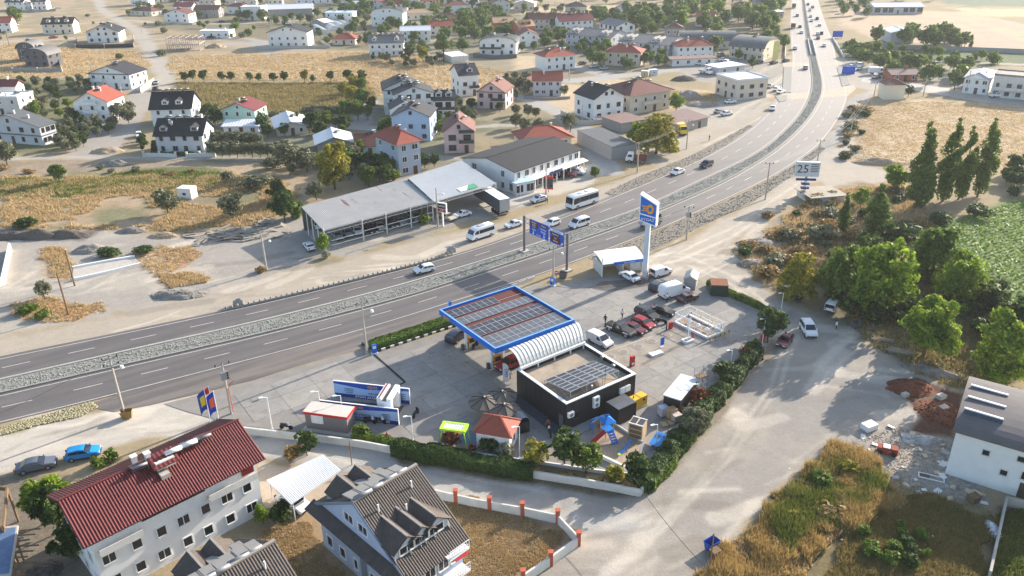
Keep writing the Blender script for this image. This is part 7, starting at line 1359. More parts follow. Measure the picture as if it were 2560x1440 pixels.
grove([(1255,55),(1420,60),(1400,120),(1260,125)],22,['far','far','broad'],(4,8),'gardens around the brick houses','gardens around the brick houses',45,4)
grove([(880,70),(1190,60),(1190,135),(1080,140),(900,100)],26,['far','broad','far'],(4,8),'gardens of the upper town','gardens of the upper town',46,5)
grove([(560,280),(660,280),(700,300),(520,300)],10,['dark','olive','bright'],(2.5,4.5),'green edge behind mint house','green edge behind the mint house',47,3)
grove([(380,330),(400,395),(360,395),(350,350)],6,['dshrub','dark'],(1.5,3),'front garden of charcoal houses','front garden',48,2)
grove([(2150,1330),(2260,1310),(2330,1360),(2290,1420),(2180,1410)],12,['dshrub','shrub'],(.9,1.6),'dark green thicket in dry grass','dark green thicket',49,.9,1.1)
grove([(560,40),(920,45),(920,70),(700,60),(560,70)],18,['far','far','olive'],(4,7),'tree band behind apartment house','tree band behind the apartment house',61,5,1.1)
grove([(300,15),(660,5),(660,45),(480,60),(300,40)],26,['far','olive','far'],(3,6),'yards of the top left quarter','yards of the top left quarter',62,6,1.1)
grove([(1340,80),(1560,100),(1690,150),(1560,150),(1360,130)],26,['far','broad','dark'],(3.5,7),'yards between long grey blocks','yards between the long blocks',63,4,1.1)
grove([(930,150),(1100,150),(1120,172),(960,170)],14,['olive','olive','dark'],(2.5,4),'olive strip below ornate villa','olive strip below the villa',64,3,1.15)
grove([(1040,60),(1260,35),(1280,60),(1100,95)],24,['far','broad'],(5,9),'dense trees behind umbrella pine','dense trees behind the pine',65,5,1.15)
grove([(640,395),(900,400),(880,440),(680,440)],10,['olive','oshrub'],(2.5,4),'olives below the village lane','olives below the lane',66,4,1.1)
grove([(0,420),(480,420),(480,440),(0,440)],8,['dryshrub','oshrub'],(.8,1.6),'scrub beside the village lane','scrub beside the lane',23,5,1.4)
def hedge(pts,wid,h,mat,n,s,label,name='hedge',ragged=.2,z0=.05,seed=4):
 P=resample([G2(p)for p in pts],step=.5);rg=np.random.default_rng(seed);k=rg.integers(0,len(P)-1,n);f=rg.random(n);A=np.array(P);Q=A[k]+(A[k+1]-A[k])*f[:,None];e=A[k+1]-A[k];e/=np.linalg.norm(e,axis=1)[:,None]+1e-9;nr=np.stack([-e[:,1],e[:,0],0*f],1)
 a=rg.uniform(-.15,math.pi+.15,n);hh=h*(1+ragged*(vnoise(Q[:,0],Q[:,1],1.3,seed)-.5)*2);ww=wid*(1+ragged*(vnoise(Q[:,1],Q[:,0],1.1,seed+3)-.5)*2)
 c,s_=np.cos(a),np.sin(a);sq=np.maximum(np.abs(c),np.abs(s_));c/=sq**.75;s_/=sq**.75
 off_=nr*(c*ww/2)[:,None]+np.array([[0,0,1.0]])*(np.maximum(s_,-.02)*hh)[:,None];C_=Q+off_;C_[:,2]+=z0
 d=nr*c[:,None]+np.array([[0,0,1.0]])*s_[:,None]+rg.normal(size=(n,3))*.5;d/=np.linalg.norm(d,axis=1)[:,None];u=np.cross(d,rg.normal(size=(n,3)));u/=np.linalg.norm(u,axis=1)[:,None];v=np.cross(d,u);sz=s*rg.uniform(.6,1.3,n)[:,None]
 V=np.stack([C_+u*sz*.8,C_+v*sz*.5,C_-u*sz*.8,C_-v*sz*.5],1).reshape(-1,3);V[:,2]=np.maximum(V[:,2],.03)
 o=P[0];V=V-np.array([[o.x,o.y,0]]);t=thing(name,label,'hedge',(o.x,o.y,0));quads('foliage',V,mat,t)
 b=MB();L=[p-Vector((o.x,o.y,0))for p in P]
 for i in range(len(L)-1):
  e_=(L[i+1]-L[i]).normalized();m=Vector((-e_.y,e_.x,0))*wid*.36;q=[L[i]-m,L[i+1]-m,L[i+1]+m,L[i]+m];b.hexa([Vector((w_.x,w_.y,z0-.05))for w_ in q]+[Vector((w_.x,w_.y,z0+h*.8))for w_ in q])
 b.build('branches',LM['dark']if mat is not LM['hedge']else LM['hedge'],t);return t
hedge([(928,872),(1000,849),(1075,825),(1138,804)],2.3,1.1,LM['hedge'],7000,.2,'clipped green hedge between highway and forecourt',ragged=.08)
hedge([(1600,1228),(1650,1172),(1690,1122),(1740,1062),(1790,1005),(1840,945),(1890,885)],2.2,1.9,LM['dark'],9000,.26,'ivy bank along the street side of the station','ivy_bank',.35,seed=6)
hedge([(1620,1222),(1690,1142),(1760,1058)],1.6,1.4,LM['green'],3500,.26,'lighter creeper spilling over the street side wall','creeper',.45,seed=16)
hedge([(985,1130),(1070,1146),(1160,1161),(1250,1176),(1335,1192)],2.2,1.6,LM['dark'],8000,.24,'dark ivy hedge along the lane wall','ivy_hedge',.25,seed=7)
hedge([(1330,1186),(1420,1202),(1500,1214),(1590,1230)],.7,.9,LM['dry'],1600,.24,'withered creeper on the white lane wall','withered_creeper',.6,seed=8)
hedge([(885,1098),(930,1106),(985,1118)],1.2,1.0,LM['green'],1600,.24,'loose green hedge beside the kiosk','hedge',.4,seed=9)
hedge([(1770,712),(1790,722),(1840,745),(1900,772),(1935,790)],1.1,1.0,LM['green'],3600,.22,'narrow ivy hedge at the upper corner of the station','ivy_hedge',.3,seed=10)
hedge([(380,386),(420,389),(505,388)],.9,.9,LM['dark'],1200,.25,'low dark hedge in front of the front charcoal house','hedge',.3,seed=11)
GR=dict(straw=leafmat('grass_straw',(176,150,106),(206,182,138),trans=.3),gold=leafmat('grass_gold',(166,138,84),(198,172,116),trans=.3),green=leafmat('grass_green',(92,108,46),(132,136,66),trans=.3),mix=leafmat('grass_mix',(122,116,70),(172,150,98),trans=.3),crop=leafmat('crop_green',(100,138,42),(142,168,60),trans=.3))
def grass(poly,n,h,wd,mat,label,seed,blades=4,name='dry_grass',clump=None):
 P=W2(poly);A=np.array(P);rg=np.random.default_rng(seed);q=np.stack([rg.uniform(A[:,0].min(),A[:,0].max(),n*5),rg.uniform(A[:,1].min(),A[:,1].max(),n*5)],1);q=q[poly_sd(q[:,0],q[:,1],P)+(fbm(q[:,0],q[:,1],4,5)-.5)*5<0]
 if clump:q=q[fbm(q[:,0],q[:,1],clump,seed)>.46]
 q=q[:n];n=len(q);q=np.repeat(q,blades,0)+rg.normal(size=(n*blades,2))*wd;m=len(q);a=rg.uniform(0,6.28,m);hh=h*rg.uniform(.5,1.3,m)*(.6+.9*vnoise(q[:,0],q[:,1],3,seed));ln=rg.uniform(.1,.7,m)*hh;la=rg.uniform(0,6.28,m)
 bx,by=np.cos(a)*wd*.55,np.sin(a)*wd*.55;z=np.zeros(m)-.03
 V=np.stack([np.stack([q[:,0]-bx,q[:,1]-by,z],1),np.stack([q[:,0]+bx,q[:,1]+by,z],1),np.stack([q[:,0]+np.cos(la)*ln,q[:,1]+np.sin(la)*ln,hh],1)],1).reshape(-1,3)
 tag(tri_mesh(name,V,np.arange(len(V)).reshape(-1,3),mat),label,None,None,'stuff')
grass([(1850,1345),(1990,1195),(2090,1110),(2200,1160),(2250,1240),(2120,1330),(2000,1470),(1740,1470)],13000,.9,.15,GR['gold'],'tall golden dry grass in the wild plot at the lower right',31,4,'dry_grass',2.2)
grass([(1850,1345),(1990,1195),(2090,1110),(2200,1160),(2250,1240),(2120,1330),(2000,1470),(1740,1470)],5000,.5,.15,GR['straw'],'pale dry stalks between the golden tufts',30,4)
grass([(1900,1300),(2000,1190),(2120,1130),(2230,1200),(2120,1300),(1960,1400)],6500,.85,.16,GR['green'],'greenish weeds among the golden grass',32,4,'weeds')
grass([(2120,1260),(2300,1240),(2480,1290),(2460,1460),(2050,1460)],9000,.5,.15,GR['mix'],'shaded brown green weeds at the lower right',33,4,'weeds')
grass([(2500,1270),(2640,1270),(2640,1460),(2450,1460)],1500,.3,.16,GR['green'],'weeds behind the grey wall in the corner',34,4,'weeds')
grass([(0,440),(700,440),(760,500),(640,560),(420,580),(0,570)],15000,.5,.22,GR['straw'],'dry straw grass beyond the dirt lot',35,3,'dry_grass',9)
grass([(-20,447),(200,452),(330,427),(560,430),(540,468),(160,492),(-20,495)],5000,.5,.25,GR['green'],'green grass strip in the meadow on the left',36,3,'green_grass')
grass([(430,140),(1000,128),(1330,190),(1300,230),(960,240),(900,205),(440,200),(420,170)],12000,.5,.34,GR['straw'],'straw stubble of the long field between the houses',37,3,'stubble')
grass([(440,208),(920,208),(940,250),(780,285),(500,275)],9000,.7,.32,GR['mix'],'tall mixed weeds in the plot left of the cluster',38,3,'weeds')
grass([(0,110),(350,130),(380,165),(210,190),(0,195)],6000,.45,.34,GR['straw'],'straw stubble around the arched dark house',39,3,'stubble')
grass([(1840,640),(1990,525),(2060,480),(2260,455),(2330,560),(2100,690),(1950,745)],9000,.5,.2,GR['straw'],'dry grass of the brushland right of the track',40,3)
grass([(1110,1240),(1440,1325),(1330,1410),(1260,1470),(1110,1470)],5000,.12,.12,GR['straw'],'short dry lawn inside the garden wall',41,4,'dry_lawn')
grass([(650,1320),(790,1280),(860,1450),(640,1450)],2500,.14,.12,GR['straw'],'short dry lawn left of the villa',42,4,'dry_lawn')
for i,z_ in enumerate(([(100,620),(165,615),(180,705),(115,690)],[(330,625),(480,612),(505,640),(425,690),(350,668)],[(390,688),(480,672),(520,700),(420,730)],[(30,760),(120,738),(275,772),(185,805),(60,800)])):grass(z_,700,.35,.16,GR['straw'],'patch of rusty dry weeds in the dirt lot, %s'%('by the leaning pole','right of the foundation','near the gravel heap','below the pole')[i],50+i,4,'dry_weeds')
grass([(1450,205),(1530,220),(1780,235),(1790,255),(1680,258),(1540,225)],2500,.4,.26,GR['straw'],'dry grass around the grey gravel heaps',60,3)
grass([(2140,250),(2600,262),(2600,420),(2470,440),(2230,422),(2135,392)],14000,.12,.3,GR['straw'],'mown stubble of the tan field',61,3,'stubble')
grass([(2080,690),(2300,650),(2560,820),(2560,960),(2400,980),(2150,850)],6000,.45,.2,GR['mix'],'weeds under the street trees',62,3,'weeds')
ra,rb=G(2330,600),G(2560,530);e=(rb-ra).normalized();nv=Vector((-e.y,e.x,0));CP=W2([(2335,565),(2560,498),(2760,450),(2760,860),(2560,795),(2480,728),(2335,650),(2250,620)]);V=[];rg=np.random.default_rng(70)
for j in range(-80,80):
 for i in range(-10,400):
  p=ra+e*(i*.34-40)+nv*(j*.95)
  V.append((p.x,p.y))
V=np.array(V)+rg.normal(size=(len(V),2))*.16;V=V[poly_sd(V[:,0],V[:,1],CP)<0];n=len(V);a=rg.uniform(0,6.28,n);sz=rg.uniform(.16,.4,n);P3=np.concatenate([V,np.full((n,1),.18)],1);u=np.stack([np.cos(a)*sz,np.sin(a)*sz,rg.normal(size=n)*.12],1);v=np.stack([-np.sin(a)*sz*.6,np.cos(a)*sz*.6,rg.normal(size=n)*.12],1)
tag(quads('crop_rows',np.stack([P3+u,P3+v,P3-u,P3-v],1).reshape(-1,3),GR['crop']),'green crop standing in curved rows',None,None,'stuff')
# --- poles, wires, signs
def hfrom(base,top):
 b=G2(base);best=(1e9,0)
 for i in range(20,260):z=i*.08;p=G2(top,z);d=(p.x-b.x)**2+(p.y-b.y)**2;best=min(best,(d,z))
 return best[1]
POLEC=M('pole_concrete',(176,168,156),.9,0,.12,1.5);INS=M('insulator',(52,46,44),.4)
PT={}
def upole(key,base,top,label,arm=1,lamp=False,wood=False,ang=35,tr=False,cat='utility pole'):
 p=G2(base);h=hfrom(base,top);t=thing('utility_pole',label,cat,p,R(ang),'utility poles');PT[key]=(p,h)
 MB().tube([(0,0,-.1),(0,0,h)],.2 if not wood else .16,8,.12).build('pole',WOOD if wood else POLEC,t)
 for k in range(arm):
  z=h-.25-k*1.0;MB().bar((-1.0,0,z),(1.0,0,z),.1).build('crossarm',STEEL,t)
  for x in(-.9,0,.9):MB().lathe([(.07,z+.05),(.11,z+.2),(.05,z+.38)],6,(x,0)).build('insulator',INS,t)
 if lamp:MB().tube([(0,0,h*.82),(.5,-.6,h*.86),(1.0,-1.1,h*.86)],.04,5).build('lamp_arm',STEEL,t);MB().lathe([(.05,h*.83),(.26,h*.84),(.2,h*.88)],8,(1.05,-1.15)).build('lamp_head',WHITE,t)
 if tr:
  MB().box(-.5,.5,-.65,-.15,h*.72,h*.86).build('transformer',STEEL,t)
  for z in(.74,.79,.84):MB().lathe([(.09,h*z),(.13,h*z+.15),(.06,h*z+.3)],6,(.3,-.75)).build('insulator',INS,t)
 return t
upole('a',(312,1040),(278,892),'concrete utility pole beside the yellow bin',2,True);t=upole('b',(579,1034),(560,908),'concrete pole with red cables behind the crimson roof',1,False,tr=True);h=PT['b'][1]
MB().tube([(.3,-.4,h*.72),(1.0,-.5,h*.66),(.5,-.3,h*.6),(.2,-.1,h*.5),(.25,-.1,.2)],.05,5).build('red_cable',M('cable_red',(190,40,50)),t)
upole('c',(917,884),(905,756),'concrete pole at the end of the clipped hedge',1,True);upole('d',(1383,714),(1387,618),'slim pole beside the no entry sign',1,True);upole('e',(1716,599),(1726,517),'transformer pole on the dirt track bank',1,tr=True,ang=-10);upole('f',(1913,498),(1923,407),'pole on the gravel bank left of the billboard',1,ang=0);upole('g',(2041,420),(2049,350),'pole right of the billboard',1,ang=0);upole('h',(2124,348),(2130,292),'pole where the track meets the junction',1,ang=0)
upole('i',(667,676),(655,588),'street lamp pole in the dirt lot',0,True);upole('j',(187,714),(164,626),'bare leaning pole at the white foundation',0,wood=True);upole('k',(171,786),(143,681),'bare leaning pole above the gravel edge',0,wood=True);upole('l',(1095,566),(1093,470),'pole with lamp in front of the metal sheds',0,True);upole('m',(1593,432),(1597,358),'pole in front of the grey warehouse',1,True,ang=0);upole('n',(1716,372),(1719,300),'pole right of the yellow lorry',1,True,ang=0);upole('o',(1365,492),(1367,415),'pole in front of the commercial block',0,True);upole('p',(311,264),(302,212),'pole at the bend above the wide dirt lane',1);upole('q',(752,290),(749,250),'wooden pole above the white metal barn',0,wood=True);upole('r',(2308,240),(2322,188),'pole on the side road verge',0,True);upole('s',(2182,255),(2183,206),'pole beside the transformer house',1);upole('u',(386,98),(386,70),'pole at the track crossing',0);upole('v',(356,82),(354,50),'pole on the far track',0);upole('w',(24,116),(20,76),'dark pole at the left edge',1,wood=True);upole('x',(1423,202),(1424,170),'pole at the lane fork',0);upole('y',(1455,310),(1457,262),'pole at the walled yard',0);upole('z',(905,62),(905,35),'pole beside the barrel roofed house',1);upole('A',(678,70),(676,40),'pole left of the white apartment house',1);upole('B',(1604,50),(1606,12),'far pole beside the wood',1);upole('C',(1387,40),(1388,5),'far pole in the straw fields',1);upole('D',(1230,60),(1230,28),'far pole beside the pale shed',1);upole('E',(1160,170),(1161,138),'pole beside the pale yellow container',0);upole('F',(220,86),(200,60),'slim pole right of the cream house',0);upole('G_',(2412,245),(2414,175),'lamp pole in front of the white two storey house',0,True);upole('H',(1780,355),(1826,255),'pole on the bend in front of the beige block',0,True)if False else None
WIRE=M('wire',(54,52,52),.6,0,0)
def wire(p,q,sag,label,r=.022):
 n=16;pts=[p.lerp(q,i/n)-Vector((0,0,sag*4*(i/n)*(1-i/n)))for i in range(n+1)];tag(MB().tube(pts,r,4).build('overhead_wire',WIRE),label,'wire','overhead wires')
def top(k,dx=0.0):p,h=PT[k];return Vector((p.x+dx,p.y,h))
wire(G(-200,1110,8),top('a'),.8,'overhead wire from the yellow bin pole off the left edge');wire(top('a'),top('c'),1.0,'overhead wire from the yellow bin pole to the hedge pole');wire(top('c'),top('d'),1.0,'overhead wire from the hedge pole to the no entry sign pole');wire(top('d'),top('e'),1.0,'overhead wire from the no entry sign pole to the transformer pole')
for i,dx in enumerate((-.8,0,.8)):n_=('left','middle','right')[i];wire(top('e',dx),top('f',dx),.8,'overhead wire from transformer pole to bank pole, %s strand'%n_);wire(top('f',dx),top('g',dx),.8,'overhead wire from bank pole past the billboard, %s strand'%n_);wire(top('g',dx),top('h',dx),.8,'overhead wire from billboard pole to junction pole, %s strand'%n_);wire(top('m',dx),top('n',dx),.8,'overhead wire between the two warehouse poles, %s strand'%n_);wire(top('h',dx),top('s',dx),.6,'overhead wire from junction pole to transformer house, %s strand'%n_)
def lamp_post(base,tp,label,arm=.6,ang=200):
 p=G2(base);h=hfrom(base,tp);t=thing('lamp_post',label,'lamp post',p,R(ang),'white lamp posts of the station');MB().tube([(0,0,0),(0,0,h)],.07,8,.05).build('post',WHITE,t);MB().bar((0,0,h),(arm,0,h+.12),.07).build('arm',WHITE,t);MB().box(arm-.1,arm+.4,-.13,.13,h+.08,h+.2).build('lamp_head',WHITE,t);MB().box(-.2,.2,-.2,.2,.0,.12).build('foot',CONC,t)
for a in(((681,1074),(667,994),'white lamp post beside the kiosk'),((1033,1108),(1030,1040),'white lamp post right of the motorcycle'),((1299,1148),(1302,1066),'white lamp post in front of the service house'),((858,1048),(848,990),'white lamp post inside the wash lane'),((804,1040),(802,978),'white lamp post at the left end of the wash lane'),((1905,862),(1910,796),'white lamp post under the corner tree'),((1826,918),(1831,876),'white lamp post on the ivy bank'),((1742,1006),(1746,960),'white lamp post behind the white roofed cabin'),((1640,1118),(1648,1062),'white lamp post above the blue printed panel'),((1952,780),(1957,733),'white lamp post at the street bend')):lamp_post(*a)
tp=thing('wooden_post','thin wooden post at the station wall corner','post',G(1585,1195));MB().tube([(0,0,0),(0,0,4.3)],.08,6).build('post',WOOD,tp)
tp=thing('wooden_post','thin wooden post beside the blue bin at the bottom','post',G(1773,1428));MB().tube([(0,0,0),(0,0,5.0)],.08,6).build('post',WOOD,tp)
tp=thing('wooden_post','thin dark post behind the villa roof','post',G(880,1162));MB().tube([(0,0,0),(0,0,3.6)],.07,6).build('post',WOOD,tp)
wire(G(1585,1195,4.2),G(1773,1428,4.8),.6,'low wire across the unpaved street to the bin post',.03)
SIGNB=M('sign_blue',(22,86,196),.45,0,.04,1);SIGNBR=M('sign_brown',(96,44,34),.5,0,.04,1)
a,b=G(1311,629),G(1417,677);L=(b-a).length;ga=thing('sign_gantry','blue overhead direction signs on two grey posts over the near carriageway','road sign',a,math.atan2(b.y-a.y,b.x-a.x));GP=M('gantry_grey',(118,112,112),.6,.2,.06,1)
for x in(0,L):MB().tube([(x,0,0),(x,0,7.6)],.26,10).build('post',GP,ga);MB().box(x-.8,x+.8,-.8,.8,0,.3).build('footing',CONC,ga)
q=MB()
for z in(6.2,7.2):q.bar((0,.15,z),(L,.15,z),.12)
for i in range(14):q.bar((L*i/14,.15,6.2),(L*(i+1)/14,.15,7.2),.06)
q.build('truss',STEEL,ga)
def spanel(x0,x1,z0,z1):return MB().box(x0,x1,-.12,-.02,z0,z1).build('sign_panel',SIGNB,ga)
L1,L2,L3_,L4=L*.14,L*.58,L*.62,L*.93;z0,z1=4.5,7.5;s1=spanel(L1,L2,z0,z1);s2=spanel(L3_,L4,z0,z1)
MB().box(L1-.06,L2+.06,-.1,-.01,z0-.06,z1+.06).build('sign_border',LETW,ga)if False else None
def bbox(x0,x1,za,zb,m,y=-.135):return MB().box(x0,x1,y,-.121,za,zb).build('sign_field',m,ga)
m1=(L1+L2)/2;bbox(L1+.25,m1-.2,6.0,7.3,SIGNBR);bbox(m1+.2,L2-.2,6.75,7.3,SIGNBR)
for s,x,z,sz in(('Saklıkent',(L1+m1)/2,7.05,.4),('Letoon',(L1+m1)/2,6.65,.4),('Patara',(L1+m1)/2,6.25,.4),('Kaş',(L1+m1)/2,5.65,.55),('Ölüdeniz',(m1+L2)/2,7.02,.4),('Fethiye',(m1+L2)/2,6.35,.55),('Muğla',(m1+L2)/2,5.75,.55),('D 350',m1,4.8,.45)):text(s,sz,LETW,ga,(x,-.15,z))
def arrow(x,z,rot):
 c,s=math.cos(rot),math.sin(rot);P=[(-.09,.4),(-.09,-.1),(-.3,-.1),(0,-.45),(.3,-.1),(.09,-.1),(.09,.4)];MB().poly([(x+c*u-s*v,-.14,z+s*u+c*v)for u,v in P]).build('arrow',LETW,ga)
arrow((L1+m1)/2-.2,5.0,0);arrow((m1+L2)/2+.2,5.05,0);arrow(L4-.5,4.95,R(135))
bbox(L3_+.1,L4-.1,6.85,7.38,LETW);text('Şehir Merkezi',.4,SIGNB,ga,((L3_+L4)/2,-.15,7.1));bbox(L3_+.2,L4-.9,6.1,6.7,SIGNBR);bbox(L3_+.2,L4-.9,4.8,5.95,SIGNBR)
for s,z in(('Seydikemer',6.4),('Tlos',5.65),('Saklıkent',5.1)):text(s,.38,LETW,ga,((L3_+L4-.7)/2,-.15,z))
p=G(2008,494);bb=thing('billboard','white billboard reading 25 on a stacked post','billboard',p,R(-8));MB().box(-.25,.25,-.25,.25,0,4.6).build('post',LETW,bb);BNV=M('sign_navy',(40,58,110),.5,0,.1,1)
for z in(1.2,2.2,3.2):MB().box(-.9,.9,-.45,.45,z,z+.45).build('sign_block',BNV,bb)
MB().box(-2.2,2.2,-.3,.3,4.2,4.7).build('name_strip',BNV,bb);MB().box(-2.6,2.6,-.5,.5,5.2,8.6).build('panel',M('billboard_white',(206,208,210),.5,0,.04,1),bb);MB().box(-.2,.2,-.2,.2,4.7,5.2).build('neck',STEEL,bb);text('25',2.7,LETB,bb,(-1.1,-.52,6.95),0,'lettering',1.0)
for z in(8.2,7.8,7.4,7.0,6.6):MB().box(.6,2.3,-.51,-.5,z-.2,z-.04).build('printed_line',LETB,bb)
for i,(base,tp,c1,c2,lb)in enumerate((((527,1056),(510,973),(24,74,160),(226,200,50),'blue and yellow flag, leftmost of three'),((538,1050),(522,965),(206,50,44),(206,50,44),'small red flag, middle of three'),((549,1058),(538,976),(26,60,170),(222,96,60),'blue and orange flag, rightmost of three'))):
 p=G2(base);h=hfrom(base,tp);t=thing('flag',lb+' behind the crimson roof','flag',p,R(215),'flags behind the crimson roof');MB().tube([(0,0,0),(0,0,h)],.05,6).build('pole',WHITE,t);b=MB();n=7;hh=3.0 if i!=1 else 1.0
 for k in range(n):
  for j in range(4):
   f=lambda u,v:(u*1.0,.16*math.sin(u*5+v*2)*u,h-.1-v*hh-u*u*.7);b.mat(1 if(1<=j<=2 and 1<=k<=4)else 0);b.quad(f(k/n,j/4),f(k/n,(j+1)/4),f((k+1)/n,(j+1)/4),f((k+1)/n,j/4))
 b.build('cloth',[M('flag_a%d'%i,c1,.8,0,.05,2),M('flag_b%d'%i,c2,.8,0,.05,2)],t)
P=resample([G2(p)for p in((566,776),(640,760),(800,723),(960,684),(1060,658),(1130,636))],step=.95);gt,o=wthing('roadside_barrier','row of short concrete posts along the far shoulder','barrier',P[0]);pm_=MB().box(-.13,.13,-.13,.13,0,.75).mesh('stub_post',KERB)
for p in P:link('stub_post',pm_,gt,p-o)
for i in range(0,len(P)-4,4):relbuild(MB().bar(P[i]+Vector((0,0,.2)),P[i+4]+Vector((0,0,.2)),.12,.3),'rail',KERB,gt,o)
for px,py,lb in((596,762,'concrete barrier block at the left end of the stub posts'),(1128,630,'concrete barrier block at the right end of the stub posts')):
 p=G(px,py);t=thing('barrier_block',lb,'block',p,R(20));MB().hexa([(-.9,-.4,0),(.9,-.4,0),(.9,.4,0),(-.9,.4,0),(-.8,-.2,.9),(.8,-.2,.9),(.8,.2,.9),(-.8,.2,.9)]).build('block',KERB,t);MB().box(-.3,.5,-.25,.25,.9,1.3).build('upper_block',KERB,t)
def disc_sign(px,py,h,c,label,bar=True):
 p=G(px,py);t=thing('road_sign',label,'road sign',p,R(-10));MB().tube([(0,0,0),(0,0,h)],.04,6).build('post',STEEL,t);MB().wheelx(0,-.06,-.03,h-.3,.38,18).build('disc',c,t)
 if bar:MB().box(-.28,.28,-.075,-.061,h-.37,h-.23).build('bar',LETW,t)
disc_sign(1391,705,2.2,RED,'red no entry sign beside the slim pole')
for px,py,rz,lb in((1381,714,-20,'blue price stand below the slim pole'),(937,884,25,'blue price stand at the hedge end')):
 p=G(px,py);t=thing('price_stand',lb,'sign',p,R(rz));MB().box(-.4,.4,-.12,.12,.15,1.6).build('panel',BLUE,t);MB().box(-.5,.5,-.25,.25,0,.15).build('foot',WHITE,t);MB().box(-.25,.25,-.14,-.12,.9,1.4).build('notice',LETW,t)
p=G(1108,592);p=G(1108,566);t=thing('shed_sign','white and dark red sign on a pole in front of the metal sheds','sign',p,R(-28));MB().box(-.14,.14,-.14,.14,0,3.4).build('post',WHITE,t);MB().box(-1.1,1.1,-.2,.2,3.2,5.4).build('sign_box',WHITE,t);MB().box(-.95,.95,-.22,-.2,4.1,5.2).build('dark_field',LETB,t);MB().box(-.95,.95,-.22,-.2,3.35,4.0).build('red_field',RED,t);text('KEMER',.55,LETW,t,(0,-.24,4.65));text('OTO',.4,LETW,t,(0,-.24,3.68))
p=G(1371,480);t=thing('shop_billboard','red edged board on a post before the commercial block','sign',p,R(-15));MB().box(-.08,.08,-.08,.08,0,2).build('post',STEEL,t);MB().box(-1.1,1.1,-.08,.08,1.0,3.8).build('panel',M('board_dark',(70,74,76)),t);MB().box(-1.15,1.15,-.1,.1,3.3,3.9).build('red_header',RED,t);MB().box(-1.15,1.15,-.1,.1,.7,1.2).build('red_footer',RED,t)
p=G(1937,152);t=thing('yellow_board','tall pale yellow board left of the bridge','sign',p,R(20));MB().box(-1.4,1.4,-.2,.2,.5,8.5).build('panel',M('board_yellow',(216,206,130)),t);MB().box(-.2,.2,-.15,.15,0,.5).build('post',STEEL,t)
for px,py,w_,h_,z_,lb in((1920,72,7,4,2.0,'blue shop sign left of the far highway'),(2093,95,5,3,.5,'blue banner beside the right bridge rail'),(2120,185,5,3,0,'blue stand on the junction island')):
 p=G(px,py);t=thing('blue_sign',lb,'sign',p,0);MB().box(-w_/2,w_/2,-.2,.2,z_,z_+h_).build('panel',SIGNB,t)
 for s in(-1,1):MB().box(s*w_*.4-.1,s*w_*.4+.1,-.1,.1,0,z_+.2).build('post',STEEL,t)
for pts,lb in(([(1962,146),(1965,98)],'left white railing of the small bridge'),([(2110,147),(2096,122),(2081,97)],'right white railing of the small bridge'),([(2027,140),(2019,100)],'inner railing of the left bridge'),([(2040,140),(2030,100)],'inner railing of the right bridge')):wall_line(pts,1.0,.25,M('rail_white',(206,206,204)),lb,'bridge_rail','railing')
# --- station fittings
def item(name,label,cat,px,py,rz,parts,group=None):
 t=thing(name,label,cat,G(px,py),R(rz),group)
 for nm,bx,m in parts:MB().box(*bx).build(nm,m,t)
 return t
for i,(px,py)in enumerate(((1526,892),(1559,881),(1596,867),(1630,853),(1666,839))):
 p=G(px,py);t=thing('manhole','%s manhole cover over the fuel tanks'%nth(i,5),'manhole',(p.x,p.y,.047),0,'tank manholes');MB().lathe([(.85,0),(.85,.03)],18).build('ring',M('manhole_ring',(162,154,144),.9,0,.1,2),t);MB().lathe([(.6,.031),(.6,.05)],18).build('lid',M('manhole_lid',(132,124,114),.8,0,.15,3),t)
item('fire_cabinet','red fire cabinet beside the shop corner','cabinet',1580,915,28,(('body',(-.35,.35,-.2,.2,.0,1.7),RED),('window',(-.2,.2,-.22,-.2,.3,.7),LETW)))
item('fire_cabinet','red fire cabinet near the parked pickup','cabinet',1676,822,28,(('body',(-.3,.3,-.2,.2,.0,1.2),RED),('post',(-.9,-.75,-.07,.07,0,1.2),BLACK)))
item('extinguisher','red extinguisher beside the white vent mast','extinguisher',1731,848,0,(('body',(-.16,.16,-.16,.16,0,.9),RED),('cap',(-.08,.08,-.08,.08,.9,1.1),BLACK)));item('fire_cabinet','red box under the corner tree','cabinet',1906,852,0,(('body',(-.35,.35,-.25,.25,0,1.1),RED),('foot',(-.3,.3,-.2,.2,-.02,.0),BLACK)))
item('notice_board','small blue board beside the fuel hatch','sign',1655,868,30,(('panel',(-.35,.35,-.04,.04,.4,1.7),BLUE),('foot',(-.4,.4,-.25,.25,0,.1),CONC)))
item('fuel_hatch','tilted white sheet over the fuel hatch','cover',1640,886,28,(('sheet',(-1.1,1.1,-.5,.5,.05,.3),WHITE),('frame',(-1.2,1.2,-.6,.6,.02,.06),CONC)))
cp=[G2(p)for p in((1686,808),(1769,848),(1808,832),(1722,790))];cgt,o=wthing('gas_cage','white railed gas tank cage with striped bollards','cage',cp[1])
for i in range(4):
 a,b=cp[i],cp[(i+1)%4];relbuild(MB().bar(a+Vector((0,0,.2)),b+Vector((0,0,.2)),.3,.35),'kerb',WHITE,cgt,o)
 for z in(1.0,1.9):relbuild(MB().bar(a+Vector((0,0,z)),b+Vector((0,0,z)),.06),'rail',WHITE,cgt,o)
 for k in range(5):p=a.lerp(b,k/5);relbuild(MB().tube([p,p+Vector((0,0,2.0))],.045,6),'post',WHITE,cgt,o)
 for k in range(22):p=a.lerp(b,k/22);relbuild(MB().bar(p+Vector((0,0,.35)),p+Vector((0,0,1.9)),.018),'wire',WHITE,cgt,o)
ctr=sum(cp,Vector())/4;relbuild(MB().prism([(p.x,p.y)for p in cp],.05,.1),'floor',M('cage_floor',(150,128,108),.9,0,.2,1),cgt,o)
